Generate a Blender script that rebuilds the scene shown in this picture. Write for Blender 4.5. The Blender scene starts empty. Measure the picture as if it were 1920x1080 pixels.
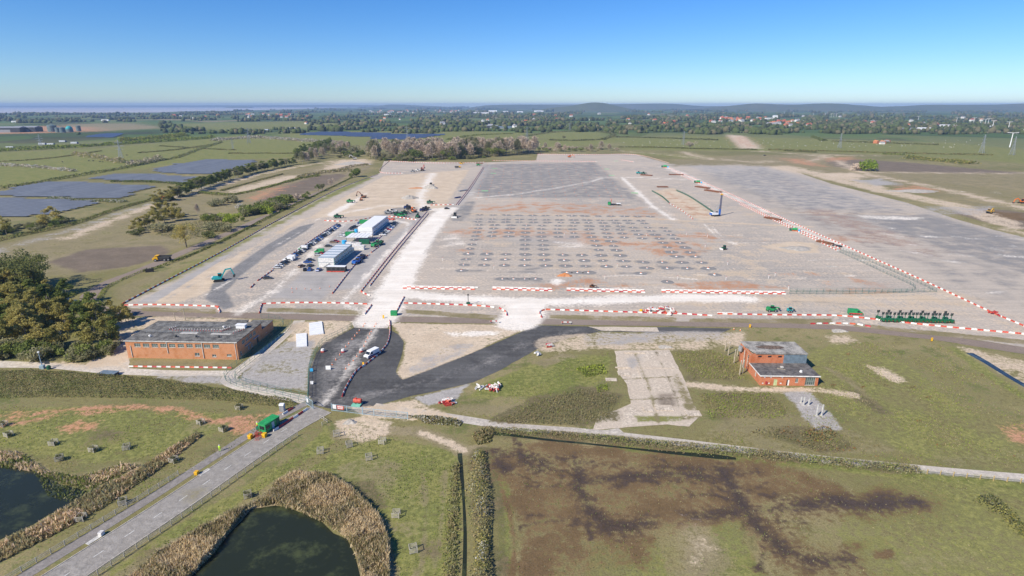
import bpy, math, random
import numpy as np
from math import radians as R, sin, cos, pi
from mathutils import Vector, Matrix
random.seed(7); rng = np.random.default_rng(7)
S = bpy.context.scene
COL = S.collection
# ---------------------------------------------------------------- camera, sky, sun, exposure
F, YH, CH = 1080.0, 197.0, 82.0          # focal length in photo pixels, horizon row, camera height (m)
PITCH = math.atan((540 - YH) / F); CP, SP = cos(PITCH), sin(PITCH)
cam = bpy.data.objects.new('camera', bpy.data.cameras.new('camera')); COL.objects.link(cam)
cam.data.sensor_width = 36; cam.data.lens = 36 * F / 1920
cam.data.clip_start = 1; cam.data.clip_end = 90000
cam.location = (0, 0, CH); cam.rotation_euler = (pi / 2 - PITCH, 0, 0)
S.camera = cam
SUN_AZ, SUN_EL = 228.0, 39.0             # the sun stands behind the camera's left shoulder
W = bpy.data.worlds.new('World'); S.world = W; W.use_nodes = True
nt = W.node_tree; bg = nt.nodes['Background']
sky = nt.nodes.new('ShaderNodeTexSky'); sky.sky_type = 'NISHITA'; sky.sun_disc = False
sky.sun_elevation = R(SUN_EL); sky.sun_rotation = R(SUN_AZ)
sky.altitude = 600; sky.air_density = 1.0; sky.dust_density = 0.0; sky.ozone_density = 5.0
bg.inputs[1].default_value = 0.088
hs = nt.nodes.new('ShaderNodeHueSaturation'); hs.inputs['Saturation'].default_value = 1.25
nt.links.new(sky.outputs[0], hs.inputs['Color'])
tint = nt.nodes.new('ShaderNodeMix'); tint.data_type = 'RGBA'; tint.blend_type = 'MULTIPLY'; tint.inputs[0].default_value = 1; tint.inputs[7].default_value = (.80, .96, 1.24, 1)
nt.links.new(hs.outputs[0], tint.inputs[6]); nt.links.new(tint.outputs[2], bg.inputs[0])
sl = bpy.data.lights.new('sun', 'SUN'); sl.energy = 4.9; sl.angle = R(0.53); sl.color = (1, 0.925, 0.78)
sun = bpy.data.objects.new('sun', sl); COL.objects.link(sun)
sd_ = Vector((sin(R(SUN_AZ)) * cos(R(SUN_EL)), cos(R(SUN_AZ)) * cos(R(SUN_EL)), sin(R(SUN_EL))))
sun.rotation_euler = sd_.to_track_quat('Z', 'Y').to_euler(); sun.location = sd_ * 300
S.view_settings.view_transform = 'Standard'; S.view_settings.look = 'None'
S.view_settings.exposure = 0.3; S.view_settings.gamma = 1.0
S.cycles.max_bounces = 5; S.cycles.volume_bounces = 0; S.cycles.diffuse_bounces = 2

# ---------------------------------------------------------------- helpers
def P(px, py, z=0.0):
    """photo pixel -> the point on the level z it shows"""
    x = px - 960; y = 540 - py
    d = (x, F * CP + y * SP, -F * SP + y * CP); t = (z - CH) / d[2]
    return Vector((d[0] * t, d[1] * t, z))
def PX(pts): return np.array([P(a, b)[:2] for a, b in pts])
def tag(o, label=None, cat=None, group=None, kind=None):
    if label: o['label'] = label
    if cat: o['category'] = cat
    if group: o['group'] = group
    if kind: o['kind'] = kind
    return o
def thing(name, label, cat, loc=(0, 0, 0), rz=0, group=None):
    o = bpy.data.objects.new(name, None); COL.objects.link(o); o.empty_display_size = .3
    o.location = loc; o.rotation_euler = (0, 0, rz)
    return tag(o, label, cat, group)
def link(name, me, parent=None):
    o = bpy.data.objects.new(name, me); COL.objects.link(o)
    if parent is not None: o.parent = parent; KIDS.setdefault(parent.name, []).append(o)
    return o
def dup(o, loc=None, rz=None, label=None, group=None, sc=None, parent=None):
    c = o.copy(); COL.objects.link(c)
    if parent is not None: c.parent = parent
    if loc is not None: c.location = loc
    if rz is not None: c.rotation_euler = (0, 0, rz)
    if sc is not None: c.scale = sc if hasattr(sc, '__len__') else (sc, sc, sc)
    if label: c['label'] = label
    if group: c['group'] = group
    for ch in KIDS.get(o.name, ()): dup(ch, parent=c)
    return c
KIDS = {}
def drop(o):
    for ch in KIDS.pop(o.name, ()): drop(ch)
    bpy.data.objects.remove(o)

class MB:
    """collects shapes, links them as one mesh object"""
    def __init__(s): s.v = []; s.f = []; s.mi = []; s.cur = 0
    def add(s, vs, fs):
        n = len(s.v); s.v += [tuple(v) for v in vs]; s.f += [tuple(i + n for i in q) for q in fs]
        s.mi += [s.cur] * len(fs); return s
    def box(s, x0, x1, y0, y1, z0, z1):
        return s.add([(x0, y0, z0), (x1, y0, z0), (x1, y1, z0), (x0, y1, z0), (x0, y0, z1), (x1, y0, z1), (x1, y1, z1), (x0, y1, z1)],
                     [(3, 2, 1, 0), (4, 5, 6, 7), (0, 1, 5, 4), (1, 2, 6, 5), (2, 3, 7, 6), (3, 0, 4, 7)])
    def cbox(s, c, sz): return s.box(c[0] - sz[0] / 2, c[0] + sz[0] / 2, c[1] - sz[1] / 2, c[1] + sz[1] / 2, c[2], c[2] + sz[2])
    def beam(s, a, b, w, h=None):
        a = Vector(a); b = Vector(b); h = h or w; d = (b - a).normalized()
        up = Vector((0, 0, 1)) if abs(d.z) < .95 else Vector((0, 1, 0))
        r = d.cross(up).normalized() * w / 2; u = r.cross(d).normalized() * h / 2
        vs = [a - r - u, a + r - u, a + r + u, a - r + u, b - r - u, b + r - u, b + r + u, b - r + u]
        return s.add(vs, [(0, 1, 2, 3), (7, 6, 5, 4), (0, 4, 5, 1), (1, 5, 6, 2), (2, 6, 7, 3), (3, 7, 4, 0)])
    def cyl(s, a, b, r0, r1=None, n=8, cap=True):
        a = Vector(a); b = Vector(b); r1 = r0 if r1 is None else r1; d = (b - a).normalized()
        up = Vector((0, 0, 1)) if abs(d.z) < .9 else Vector((1, 0, 0))
        u = d.cross(up).normalized(); w = d.cross(u)
        vs = []
        for p, r in ((a, r0), (b, r1)):
            vs += [p + (u * cos(2 * pi * i / n) + w * sin(2 * pi * i / n)) * r for i in range(n)]
        fs = [(i, i + n, (i + 1) % n + n, (i + 1) % n) for i in range(n)]
        if cap: fs += [tuple(range(n)), tuple(range(2 * n - 1, n - 1, -1))]
        return s.add(vs, fs)
    def prism(s, pts, axis, a, b):
        """closed outline pts (u,v) swept along an axis: 'x' -> (a,u,v), 'y' -> (u,a,v), 'z' -> (u,v,a)"""
        n = len(pts)
        m = {'x': lambda u, v, t: (t, u, v), 'y': lambda u, v, t: (u, t, v), 'z': lambda u, v, t: (u, v, t)}[axis]
        vs = [m(u, v, a) for u, v in pts] + [m(u, v, b) for u, v in pts]
        return s.add(vs, [tuple(range(n - 1, -1, -1)), tuple(range(n, 2 * n))] + [(i, (i + 1) % n, (i + 1) % n + n, i + n) for i in range(n)])
    def quad(s, a, b, c, d): return s.add([a, b, c, d], [(0, 1, 2, 3)])
    def slot(s, i): s.cur = i; return s
    def xf(s, M, start=0):
        for i in range(start, len(s.v)): s.v[i] = tuple(M @ Vector(s.v[i]))
        return s
    def mesh(s, name, mat, smooth=False):
        me = bpy.data.meshes.new(name); me.from_pydata(s.v, [], s.f)
        for m in (mat if isinstance(mat, (list, tuple)) else [mat]): me.materials.append(m)
        if any(s.mi): me.polygons.foreach_set('material_index', s.mi)
        if smooth: me.polygons.foreach_set('use_smooth', [True] * len(s.f))
        me.update(); return me
    def build(s, name, mat, parent=None, smooth=False, loc=None, rz=None):
        o = link(name, s.mesh(name, mat, smooth), parent)
        if loc is not None: o.location = loc
        if rz is not None: o.rotation_euler = (0, 0, rz)
        return o
def npmesh(name, v, f, mat, smooth=False):
    """fast mesh from arrays; f is (n,3) or (n,4)"""
    me = bpy.data.meshes.new(name); k = f.shape[1]
    me.vertices.add(len(v)); me.vertices.foreach_set('co', np.asarray(v, np.float32).ravel())
    me.loops.add(f.size); me.loops.foreach_set('vertex_index', np.asarray(f, np.int32).ravel())
    me.polygons.add(len(f)); me.polygons.foreach_set('loop_start', np.arange(0, f.size, k, dtype=np.int32))
    if smooth: me.polygons.foreach_set('use_smooth', np.ones(len(f), bool))
    for m in (mat if isinstance(mat, (list, tuple)) else [mat]): me.materials.append(m)
    me.update(calc_edges=True)
    return me

# ---------------------------------------------------------------- materials
def base_mat(name):
    m = bpy.data.materials.new(name); m.use_nodes = True
    return m, m.node_tree, m.node_tree.nodes['Principled BSDF']
def nd(t, kind, **kw):
    n = t.nodes.new(kind)
    for k, v in kw.items(): setattr(n, k, v)
    return n
def noise(t, co, scale, detail=4, rough=.55, dist=0):
    n = nd(t, 'ShaderNodeTexNoise'); n.inputs['Scale'].default_value = scale; n.inputs['Detail'].default_value = detail
    n.inputs['Roughness'].default_value = rough; n.inputs['Distortion'].default_value = dist
    if co is not None: t.links.new(co, n.inputs['Vector'])
    return n.outputs['Fac']
def math_(t, op, a, b=None, c=None, clamp=False):
    n = nd(t, 'ShaderNodeMath', operation=op); n.use_clamp = clamp
    for i, x in enumerate((a, b, c)):
        if x is None: continue
        if isinstance(x, (int, float)): n.inputs[i].default_value = x
        else: t.links.new(x, n.inputs[i])
    return n.outputs[0]
def mixc(t, f, a, b):
    n = nd(t, 'ShaderNodeMix', data_type='RGBA')
    for i, x in ((0, f), (6, a), (7, b)):
        if isinstance(x, (int, float)): n.inputs[i].default_value = x
        elif isinstance(x, tuple): n.inputs[i].default_value = (*x[:3], 1)
        else: t.links.new(x, n.inputs[i])
    return n.outputs[2]
def smooth(t, v, lo, hi):
    n = nd(t, 'ShaderNodeMapRange', interpolation_type='SMOOTHSTEP'); t.links.new(v, n.inputs[0])
    n.inputs[1].default_value = lo; n.inputs[2].default_value = hi
    return n.outputs[0]
def mat(name, c, rough=.75, var=.18, scale=1.2, metal=0, spec=.35, c2=None, rnd=0):
    """plain procedural: a colour weathered by two sizes of noise"""
    m, t, b = base_mat(name)
    co = nd(t, 'ShaderNodeTexCoord').outputs['Object']
    n1 = noise(t, co, scale, 5, .6); n2 = noise(t, co, scale * 6.3, 3)
    k = math_(t, 'MULTIPLY_ADD', math_(t, 'SUBTRACT', n2, .5), .6, n1)
    lo = tuple(x * (1 - var * 1.5) for x in c); hi = c2 or tuple(min(1, x * (1 + var)) for x in c)
    cc = mixc(t, smooth(t, k, .3, .7), lo, hi)
    if rnd:
        oi = nd(t, 'ShaderNodeObjectInfo')
        h = nd(t, 'ShaderNodeHueSaturation'); t.links.new(cc, h.inputs['Color'])
        t.links.new(math_(t, 'MULTIPLY_ADD', oi.outputs['Random'], rnd, 1 - rnd / 2), h.inputs['Value'])
        t.links.new(math_(t, 'MULTIPLY_ADD', oi.outputs['Random'], rnd * .08, .5 - rnd * .04), h.inputs['Hue'])
        cc = h.outputs[0]
    t.links.new(cc, b.inputs['Base Color'])
    b.inputs['Roughness'].default_value = rough; b.inputs['Metallic'].default_value = metal
    b.inputs['Specular IOR Level'].default_value = spec
    return m
CH_DEF = {   # natural ground covers: (colour a, colour b, edge noise)
    'lush': ((.165, .185, .05), (.235, .225, .075), 1.0), 'dry': ((.32, .26, .16), (.22, .19, .095), 1.3),
    'dark': ((.12, .115, .05), (.17, .14, .075), 1.4), 'till': ((.21, .165, .12), (.165, .13, .095), .5),
    'mud': ((.20, .13, .065), (.15, .10, .05), 1.3), 'wet': ((.06, .045, .034), (.082, .057, .039), 1.1),
    'sand': ((.64, .52, .385), (.54, .43, .31), 1.1), 'orange': ((.52, .27, .14), (.46, .25, .15), 1.5),
    'grav': ((.43, .40, .37), (.37, .345, .32), 1.0), 'dkgrav': ((.20, .195, .19), (.25, .24, .23), .9),
    'white': ((.86, .80, .71), (.76, .69, .60), .9)}
def soil(name, a, b, c, far=False, rough=.95, s=1.0, streak=0.0, gr=.8, ek=1.0):
    """ground material: a base of three tones, then the covers painted by the mesh's own mask attributes"""
    m, t, bs = base_mat(name)
    co = nd(t, 'ShaderNodeTexCoord').outputs['Object']
    nb = noise(t, co, .011 * s, 4, .6); nm = noise(t, co, .09 * s, 5, .62); nf = noise(t, co, .75 * s, 6, .7); nx = noise(t, co, 3.1 * s, 3, .65)
    cc = mixc(t, smooth(t, math_(t, 'MULTIPLY_ADD', math_(t, 'SUBTRACT', nm, .5), .8, nb), .38, .62), a, b)
    cc = mixc(t, smooth(t, math_(t, 'MULTIPLY_ADD', math_(t, 'SUBTRACT', nf, .5), .9, nm), .42, .68), cc, c)
    if far:
        mp = nd(t, 'ShaderNodeMapping'); t.links.new(co, mp.inputs[0]); mp.inputs['Rotation'].default_value = (0, 0, .5); mp.inputs['Scale'].default_value = (1, .62, 1)
        vo = nd(t, 'ShaderNodeTexVoronoi', distance='CHEBYCHEV'); vo.inputs['Scale'].default_value = 1 / 210; t.links.new(mp.outputs[0], vo.inputs['Vector'])
        cr = nd(t, 'ShaderNodeValToRGB'); cr.color_ramp.interpolation = 'CONSTANT'
        cols = [(0, (.075, .12, .03)), (.3, (.10, .15, .04)), (.5, (.06, .09, .028)), (.62, (.14, .165, .055)), (.78, (.055, .07, .03)), (.9, (.22, .19, .10)), (.95, (.09, .14, .035))]
        e = cr.color_ramp.elements
        for i, (p, q) in enumerate(cols):
            el = e[i] if i < 2 else e.new(p); el.position = p; el.color = (*q, 1)
        sp = nd(t, 'ShaderNodeSeparateColor'); t.links.new(vo.outputs['Color'], sp.inputs[0]); t.links.new(sp.outputs[0], cr.inputs[0])
        at = nd(t, 'ShaderNodeAttribute', attribute_name='m_far')
        cc = mixc(t, at.outputs['Fac'], cc, cr.outputs[0])
    rg = rough
    edge = math_(t, 'ADD', math_(t, 'MULTIPLY', math_(t, 'SUBTRACT', nm, .5), 1.7), math_(t, 'MULTIPLY', math_(t, 'SUBTRACT', nf, .5), 1.5))
    for ch, (p, q, en) in CH_DEF.items():
        at = nd(t, 'ShaderNodeAttribute', attribute_name='m_' + ch)
        f = smooth(t, math_(t, 'MULTIPLY_ADD', edge, en * ek, at.outputs['Fac']), .22, .78)
        f = math_(t, 'MULTIPLY', f, math_(t, 'MULTIPLY', at.outputs['Fac'], 12, clamp=True))
        pc = mixc(t, smooth(t, math_(t, 'MULTIPLY_ADD', math_(t, 'SUBTRACT', nf, .5), 1.0, nm), .36, .64), p, q)
        cc = mixc(t, f, cc, pc)
        if ch == 'wet': rg = math_(t, 'MULTIPLY_ADD', f, -.62, rough)
    hv = nd(t, 'ShaderNodeHueSaturation'); t.links.new(cc, hv.inputs['Color'])
    val = math_(t, 'ADD', math_(t, 'MULTIPLY', nx, gr * .9), math_(t, 'MULTIPLY_ADD', nf, gr * 1.1, 1 - gr))
    if streak:
        for rot, sc in ((-.04, (.012, .42, 1)), (-.04 + pi / 2, (.016, .5, 1)), (.3, (.02, .35, 1))):
            mp = nd(t, 'ShaderNodeMapping'); t.links.new(co, mp.inputs[0]); mp.inputs['Rotation'].default_value = (0, 0, rot); mp.inputs['Scale'].default_value = sc
            val = math_(t, 'ADD', val, math_(t, 'MULTIPLY', math_(t, 'SUBTRACT', noise(t, mp.outputs[0], 1, 5, .6), .5), streak))
    t.links.new(val, hv.inputs['Value'])
    t.links.new(hv.outputs[0], bs.inputs['Base Color'])
    if isinstance(rg, float): bs.inputs['Roughness'].default_value = rg
    else: t.links.new(rg, bs.inputs['Roughness'])
    bs.inputs['Specular IOR Level'].default_value = .2
    bp = nd(t, 'ShaderNodeBump'); bp.inputs['Strength'].default_value = .55; bp.inputs['Distance'].default_value = .25
    t.links.new(math_(t, 'ADD', nf, math_(t, 'MULTIPLY', nx, .4)), bp.inputs['Height']); t.links.new(bp.outputs[0], bs.inputs['Normal'])
    return m
def leafmat(name, a, b, rnd=.5, tr=.45):
    m, t, bs = base_mat(name)
    co = nd(t, 'ShaderNodeTexCoord').outputs['Object']; oi = nd(t, 'ShaderNodeObjectInfo')
    k = smooth(t, math_(t, 'MULTIPLY_ADD', math_(t, 'SUBTRACT', noise(t, co, 2.2, 2), .5), .8, noise(t, co, .35, 3)), .3, .7)
    cc = mixc(t, k, a, b)
    h = nd(t, 'ShaderNodeHueSaturation'); t.links.new(cc, h.inputs['Color'])
    t.links.new(math_(t, 'MULTIPLY_ADD', oi.outputs['Random'], rnd, 1 - rnd / 2), h.inputs['Value'])
    t.links.new(math_(t, 'MULTIPLY_ADD', oi.outputs['Random'], -.022, .511), h.inputs['Hue'])
    t.links.new(h.outputs[0], bs.inputs['Base Color']); bs.inputs['Roughness'].default_value = .8; bs.inputs['Specular IOR Level'].default_value = .15
    tl = nd(t, 'ShaderNodeBsdfTranslucent'); t.links.new(h.outputs[0], tl.inputs[0])
    mx = nd(t, 'ShaderNodeMixShader'); mx.inputs[0].default_value = tr
    t.links.new(bs.outputs[0], mx.inputs[1]); t.links.new(tl.outputs[0], mx.inputs[2])
    t.links.new(mx.outputs[0], t.nodes['Material Output'].inputs[0])
    return m
def glassmat(name, c, rough=.12):
    m = mat(name, c, rough, .25, 2.0, spec=.6); return m
M = {}
# ================================================================ GROUND AND SURFACES
MASKS = []           # (channel, kind, world points, half width, softness, amount)
def area(ch, px, soft=None, amt=1.0):
    w = PX(px); MASKS.append((ch, 'poly', w, 0, soft, amt))
def line(ch, px, width, soft=None, amt=1.0):
    MASKS.append((ch, 'line', PX(px), width / 2, soft, amt))
def seg_dist(p, a, b):
    ab = b - a; t = np.clip(((p - a) @ ab) / max(ab @ ab, 1e-9), 0, 1)
    d = p - (a + t[:, None] * ab); return np.hypot(d[:, 0], d[:, 1])
def inside(p, w):
    r = np.zeros(len(p), bool); j = len(w) - 1
    for i in range(len(w)):
        c = (w[i, 1] > p[:, 1]) != (w[j, 1] > p[:, 1])
        with np.errstate(divide='ignore', invalid='ignore'):
            r ^= c & (p[:, 0] < (w[j, 0] - w[i, 0]) * (p[:, 1] - w[i, 1]) / (w[j, 1] - w[i, 1]) + w[i, 0])
        j = i
    return r
def sdist(p, w):
    d = np.full(len(p), 1e9)
    for i in range(len(w)): d = np.minimum(d, seg_dist(p, w[i - 1], w[i]))
    return np.where(inside(p, w), d, -d)
def put_masks(me, v):
    """write the cover masks that touch this mesh as vertex attributes"""
    p = np.asarray(v)[:, :2]; out = {}
    rr = np.hypot(p[:, 0], p[:, 1])
    for ch, kind, w, hw, soft, amt in MASKS:
        far = np.hypot(*w.mean(0)); so = soft or max(.9, .000012 * far * far + .006 * far)
        lo = w.min(0) - hw - so * 1.5; hi = w.max(0) + hw + so * 1.5
        k = np.nonzero((p[:, 0] > lo[0]) & (p[:, 0] < hi[0]) & (p[:, 1] > lo[1]) & (p[:, 1] < hi[1]))[0]
        if not len(k): continue
        q = p[k]
        if kind == 'poly': d = sdist(q, w)
        else:
            d = np.full(len(q), 1e9)
            for i in range(len(w) - 1): d = np.minimum(d, seg_dist(q, w[i], w[i + 1]))
            d = hw - d
        val = np.clip(.5 + d / (2 * so), 0, 1) * amt
        a = out.setdefault(ch, np.zeros(len(p), np.float32)); a[k] = np.maximum(a[k], val)
    for ch, a in out.items():
        at = me.attributes.new('m_' + ch, 'FLOAT', 'POINT'); at.data.foreach_set('value', a)
def rows_for(y0, y1, step):
    ys = np.arange(y1, y0, -step); return np.array([P(960, y)[1] for y in ys])
def fan(y0, y1, step, dth, half):
    """rings and spokes round the spot below the camera: fine near by, coarse far off"""
    r = rows_for(y0, y1, step); th = np.arange(-half, half + dth / 2, dth)
    T, Rr = np.meshgrid(np.radians(th), r)
    return np.stack([Rr * np.sin(T), Rr * np.cos(T)], -1)
def grid_faces(n, m):
    i = np.arange(n * m).reshape(n, m)
    return np.stack([i[:-1, :-1], i[:-1, 1:], i[1:, 1:], i[1:, :-1]], -1).reshape(-1, 4)
def jitter(w, step, amp):
    """resample a closed outline and roughen it"""
    out = []
    for i in range(len(w)):
        a = w[i]; b = w[(i + 1) % len(w)]; L = np.hypot(*(b - a)); n = max(1, int(L / step))
        nn = np.array([b[1] - a[1], a[0] - b[0]]) / max(L, 1e-6)
        for k in range(n): out.append(a + (b - a) * k / n + nn * rng.normal(0, amp) * (k > 0))
    return np.array(out)
def sheet(name, px, z, mt, step=2.0, rough=.12, masks=True, kind='structure', world=None, dz=None, jstep=3.0):
    """a thin sheet on the ground inside an outline; its border is the outline itself"""
    w = PX(px) if world is None else world
    if rough: w = jitter(w, jstep, rough)
    r = np.hypot(w[:, 0], w[:, 1]); th = np.degrees(np.arctan2(w[:, 0], w[:, 1]))
    rr = [r.min() * .97]
    while rr[-1] < r.max() * 1.03: rr.append(rr[-1] + max(.3, step * rr[-1] ** 2 / (CH * 1133) * .8))
    dth = math.degrees(step * 1.6 / 1133)
    T, Rr = np.meshgrid(np.radians(np.arange(th.min() - 3 * dth, th.max() + 3 * dth, dth)), np.array(rr))
    g = np.stack([Rr * np.sin(T), Rr * np.cos(T)], -1); n, m = g.shape[:2]; p = g.reshape(-1, 2)
    ins = inside(p, w); f = grid_faces(n, m); keep = ins[f].any(1); f = f[keep]
    out = np.unique(f[~ins[f]])
    if len(out):
        q = p[out]; best = np.full(len(q), 1e18); bp = q.copy()
        for i in range(len(w)):
            a = w[i - 1]; ab = w[i] - a; t = np.clip(((q - a) @ ab) / max(ab @ ab, 1e-9), 0, 1)
            c = a + t[:, None] * ab; d = ((q - c) ** 2).sum(1); k = d < best; best[k] = d[k]; bp[k] = c[k]
        p[out] = bp
    u, inv = np.unique(f, return_inverse=True); f = inv.reshape(f.shape); p = p[u]
    v = np.c_[p, np.full(len(p), z)]
    if dz is not None: v[:, 2] += dz(p, sdist(p, w))
    me = npmesh(name, v, f, mt, smooth=dz is not None)
    if masks: put_masks(me, v)
    o = link(name, me)
    if kind: o['kind'] = kind
    return o
def strip_pts(px, width, world=None, step=4.0):
    w = PX(px) if world is None else np.asarray(world)
    # smooth the centre line
    pts = [w[0]]
    for i in range(len(w) - 1):
        p0 = w[max(i - 1, 0)]; p1 = w[i]; p2 = w[i + 1]; p3 = w[min(i + 2, len(w) - 1)]
        n = max(2, int(np.hypot(*(p2 - p1)) / step))
        for k in range(1, n + 1):
            t = k / n
            pts.append(.5 * (2 * p1 + (p2 - p0) * t + (2 * p0 - 5 * p1 + 4 * p2 - p3) * t * t + (3 * p1 - p0 - 3 * p2 + p3) * t ** 3))
    c = np.array(pts); d = np.gradient(c, axis=0); d /= np.hypot(d[:, 0], d[:, 1])[:, None]
    nrm = np.c_[d[:, 1], -d[:, 0]]
    return c, nrm
def strip(name, px, width, z, mt, off=0.0, wob=.1, kind='structure', masks=True, world=None, nx=5, parent=None, thick=0):
    c, nrm = strip_pts(px, width, world); n = len(c)
    us = np.linspace(-.5, .5, nx)
    wl = np.interp(np.arange(n), np.arange(0, n + 4, 4), rng.normal(0, wob, len(np.arange(0, n + 4, 4))))
    v = np.zeros((n, nx, 3))
    for j, u in enumerate(us): v[:, j, :2] = c + nrm * (off + u * width + wl * (1 if u > 0 else -1) * (abs(u) * 2))[:, None]
    v[:, :, 2] = z
    vv = v.reshape(-1, 3); f = grid_faces(n, nx)[:, ::-1]
    me = npmesh(name, vv, f, mt)
    if masks: put_masks(me, vv)
    o = link(name, me, parent)
    if kind: o['kind'] = kind
    return o

# ---- covers of the open ground (photo outlines put down on the level ground)
area('lush', [(-60, 380), (-60, 288), (180, 279), (330, 266), (450, 254), (560, 262), (700, 262), (600, 292), (500, 298), (400, 300), (250, 318), (150, 332), (0, 350)])
area('lush', [(860, 275), (1000, 262), (1300, 255), (1600, 262), (1800, 268), (1960, 285), (1960, 310), (1700, 292), (1480, 284), (1170, 282), (1160, 268), (900, 290)], amt=.8)
area('lush', [(985, 258), (1030, 247), (1130, 248), (1128, 262), (1080, 263)])
area('lush', [(1170, 282), (1310, 292), (1370, 297), (1330, 303), (1190, 290)], amt=.62)
area('lush', [(520, 250), (620, 246), (900, 246), (1000, 250), (950, 262), (700, 275), (560, 265)], amt=.9)
area('lush', [(300, 232), (560, 226), (700, 232), (620, 240), (400, 246), (300, 240)], amt=.7)
area('sand', [(1362, 253), (1395, 254), (1430, 279), (1388, 279)], soft=16)
area('orange', [(1368, 256), (1395, 256), (1420, 275), (1392, 275)], soft=30, amt=.55)
# tan fields between the solar rows and the yard
area('dry', [(-60, 470), (150, 420), (300, 385), (420, 340), (560, 315), (690, 300), (700, 322), (640, 340), (560, 372), (440, 425), (330, 470), (240, 505), (120, 520), (-60, 520)], amt=.68)
area('dry', [(200, 455), (340, 445), (360, 455), (330, 468), (230, 470), (120, 505), (60, 490)], amt=.9)
area('till', [(90, 492), (160, 468), (300, 460), (320, 470), (310, 480), (240, 500), (150, 510)])
area('dry', [(520, 350), (600, 325), (650, 320), (690, 322), (620, 350), (560, 370), (460, 385), (450, 375)], amt=1)
area('till', [(520, 352), (600, 328), (655, 326), (620, 346), (560, 366), (470, 385)])
area('orange', [(455, 372), (510, 352), (560, 342), (520, 362), (480, 378)], amt=.6)
area('sand', [(420, 360), (480, 343), (530, 330), (570, 327), (560, 336), (500, 350), (450, 364)], amt=.75)
area('sand', [(630, 300), (690, 298), (700, 305), (640, 316), (600, 320)], amt=.9)
area('lush', [(180, 430), (260, 420), (250, 440), (160, 446)], amt=.66)
area('lush', [(370, 372), (420, 366), (400, 378), (360, 376)], amt=.8)
line('sand', [(130, 445), (230, 405), (300, 380), (380, 358), (480, 328), (560, 312), (640, 300)], 7)
line('grav', [(-40, 480), (60, 452), (140, 430), (230, 398), (330, 366), (420, 340), (520, 318)], 5, amt=.8)
# verge beside the service road
area('lush', [(240, 545), (330, 505), (420, 468), (520, 415), (620, 360), (690, 330), (700, 335), (620, 372), (520, 424), (420, 480), (320, 530), (260, 560)], amt=.8)
area('dry', [(215, 540), (280, 515), (330, 505), (300, 540), (240, 568), (215, 565)], amt=.6)
# right-hand countryside
area('dry', [(1250, 300), (1400, 290), (1520, 290), (1640, 310), (1900, 320), (1990, 330), (1990, 360), (1750, 345), (1600, 335), (1500, 318), (1380, 310), (1260, 312)], amt=.72)
area('till', [(1545, 302), (1600, 298), (1700, 304), (1850, 318), (1990, 330), (1990, 326), (1800, 325), (1640, 322), (1560, 312)], amt=.9)
area('dry', [(1640, 325), (1920, 330), (1990, 345), (1990, 430), (1870, 405), (1740, 370), (1620, 338)], amt=.56)
area('sand', [(1540, 335), (1640, 360), (1760, 385), (1860, 420), (1920, 440), (1920, 420), (1820, 385), (1690, 360), (1600, 330), (1500, 318), (1470, 315)], soft=5, amt=.7)
area('orange', [(1670, 355), (1710, 347), (1770, 358), (1730, 362)], amt=.75)
area('orange', [(1465, 297), (1500, 298), (1545, 312), (1500, 308)], amt=.9)
area('orange', [(1545, 297), (1590, 294), (1600, 299), (1560, 302)], amt=.9)
area('sand', [(1430, 312), (1480, 310), (1540, 322), (1500, 326), (1450, 318)], amt=.8)
area('sand', [(1400, 303), (1440, 300), (1470, 303), (1420, 307)], amt=.6)
line('sand', [(1415, 283), (1500, 289), (1560, 296), (1600, 318), (1640, 330), (1720, 345), (1800, 362), (1900, 385), (1990, 405)], 9)
line('sand', [(1500, 305), (1560, 294), (1540, 292)], 8)
line('sand', [(1640, 323), (1760, 324), (1990, 326)], 6)
line('sand', [(1280, 285), (1320, 296), (1400, 303)], 8)
line('sand', [(1160, 283), (1250, 290), (1340, 300)], 8, amt=.8)
line('sand', [(1520, 290), (1640, 292)], 9)
area('grav', [(1600, 338), (1650, 335), (1690, 346), (1640, 348)], amt=.9)
area('sand', [(1520, 325), (1600, 324), (1640, 332), (1560, 334)], amt=1)
area('till', [(1780, 398), (1840, 390), (1920, 398), (1990, 410), (1990, 440), (1900, 428), (1830, 412)])
area('mud', [(1785, 400), (1840, 392), (1920, 400), (1940, 415), (1880, 412)], amt=.9)
area('sand', [(1850, 425), (1990, 445), (1990, 462), (1920, 440)], amt=.8)
# lower right: rough grass round the derelict building
area('dry', [(1290, 830), (1400, 760), (1560, 790), (1700, 850), (1560, 855), (1400, 848)], amt=.5)
area('lush', [(1480, 680), (1560, 640), (1700, 680), (1800, 760), (1920, 800), (1990, 880), (1700, 860), (1560, 760)], amt=.5)
area('sand', [(1625, 685), (1660, 690), (1705, 715), (1680, 718), (1640, 700)], amt=.85)
area('sand', [(1545, 630), (1590, 625), (1610, 640), (1560, 645)], amt=.6)
area('grav', [(1470, 735), (1520, 735), (1580, 805), (1530, 808)], soft=1.2)
area('orange', [(1850, 790), (1990, 790), (1990, 860), (1900, 830)], amt=.5)
line('dark', [(1600, 735), (1650, 770)], 5, amt=.7)
line('dry', [(1550, 690), (1600, 720), (1640, 760)], 3, amt=.7)
area('sand', [(1795, 650), (1850, 660), (1990, 690), (1990, 760), (1900, 715)], amt=.55)
line('lush', [(1790, 655), (1850, 700), (1920, 745)], 5, amt=.8)
line('sand', [(1295, 722), (1400, 730), (1540, 732), (1600, 740)], 3.5, amt=.85)
line('sand', [(1310, 640), (1200, 640), (1100, 640), (1040, 645)], 16, amt=.6)
area('sand', [(1250, 622), (1400, 622), (1395, 650), (1270, 650)], amt=.62)
area('grav', [(1090, 625), (1260, 620), (1390, 620), (1350, 640), (1200, 645), (1100, 650)], amt=.5)
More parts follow.
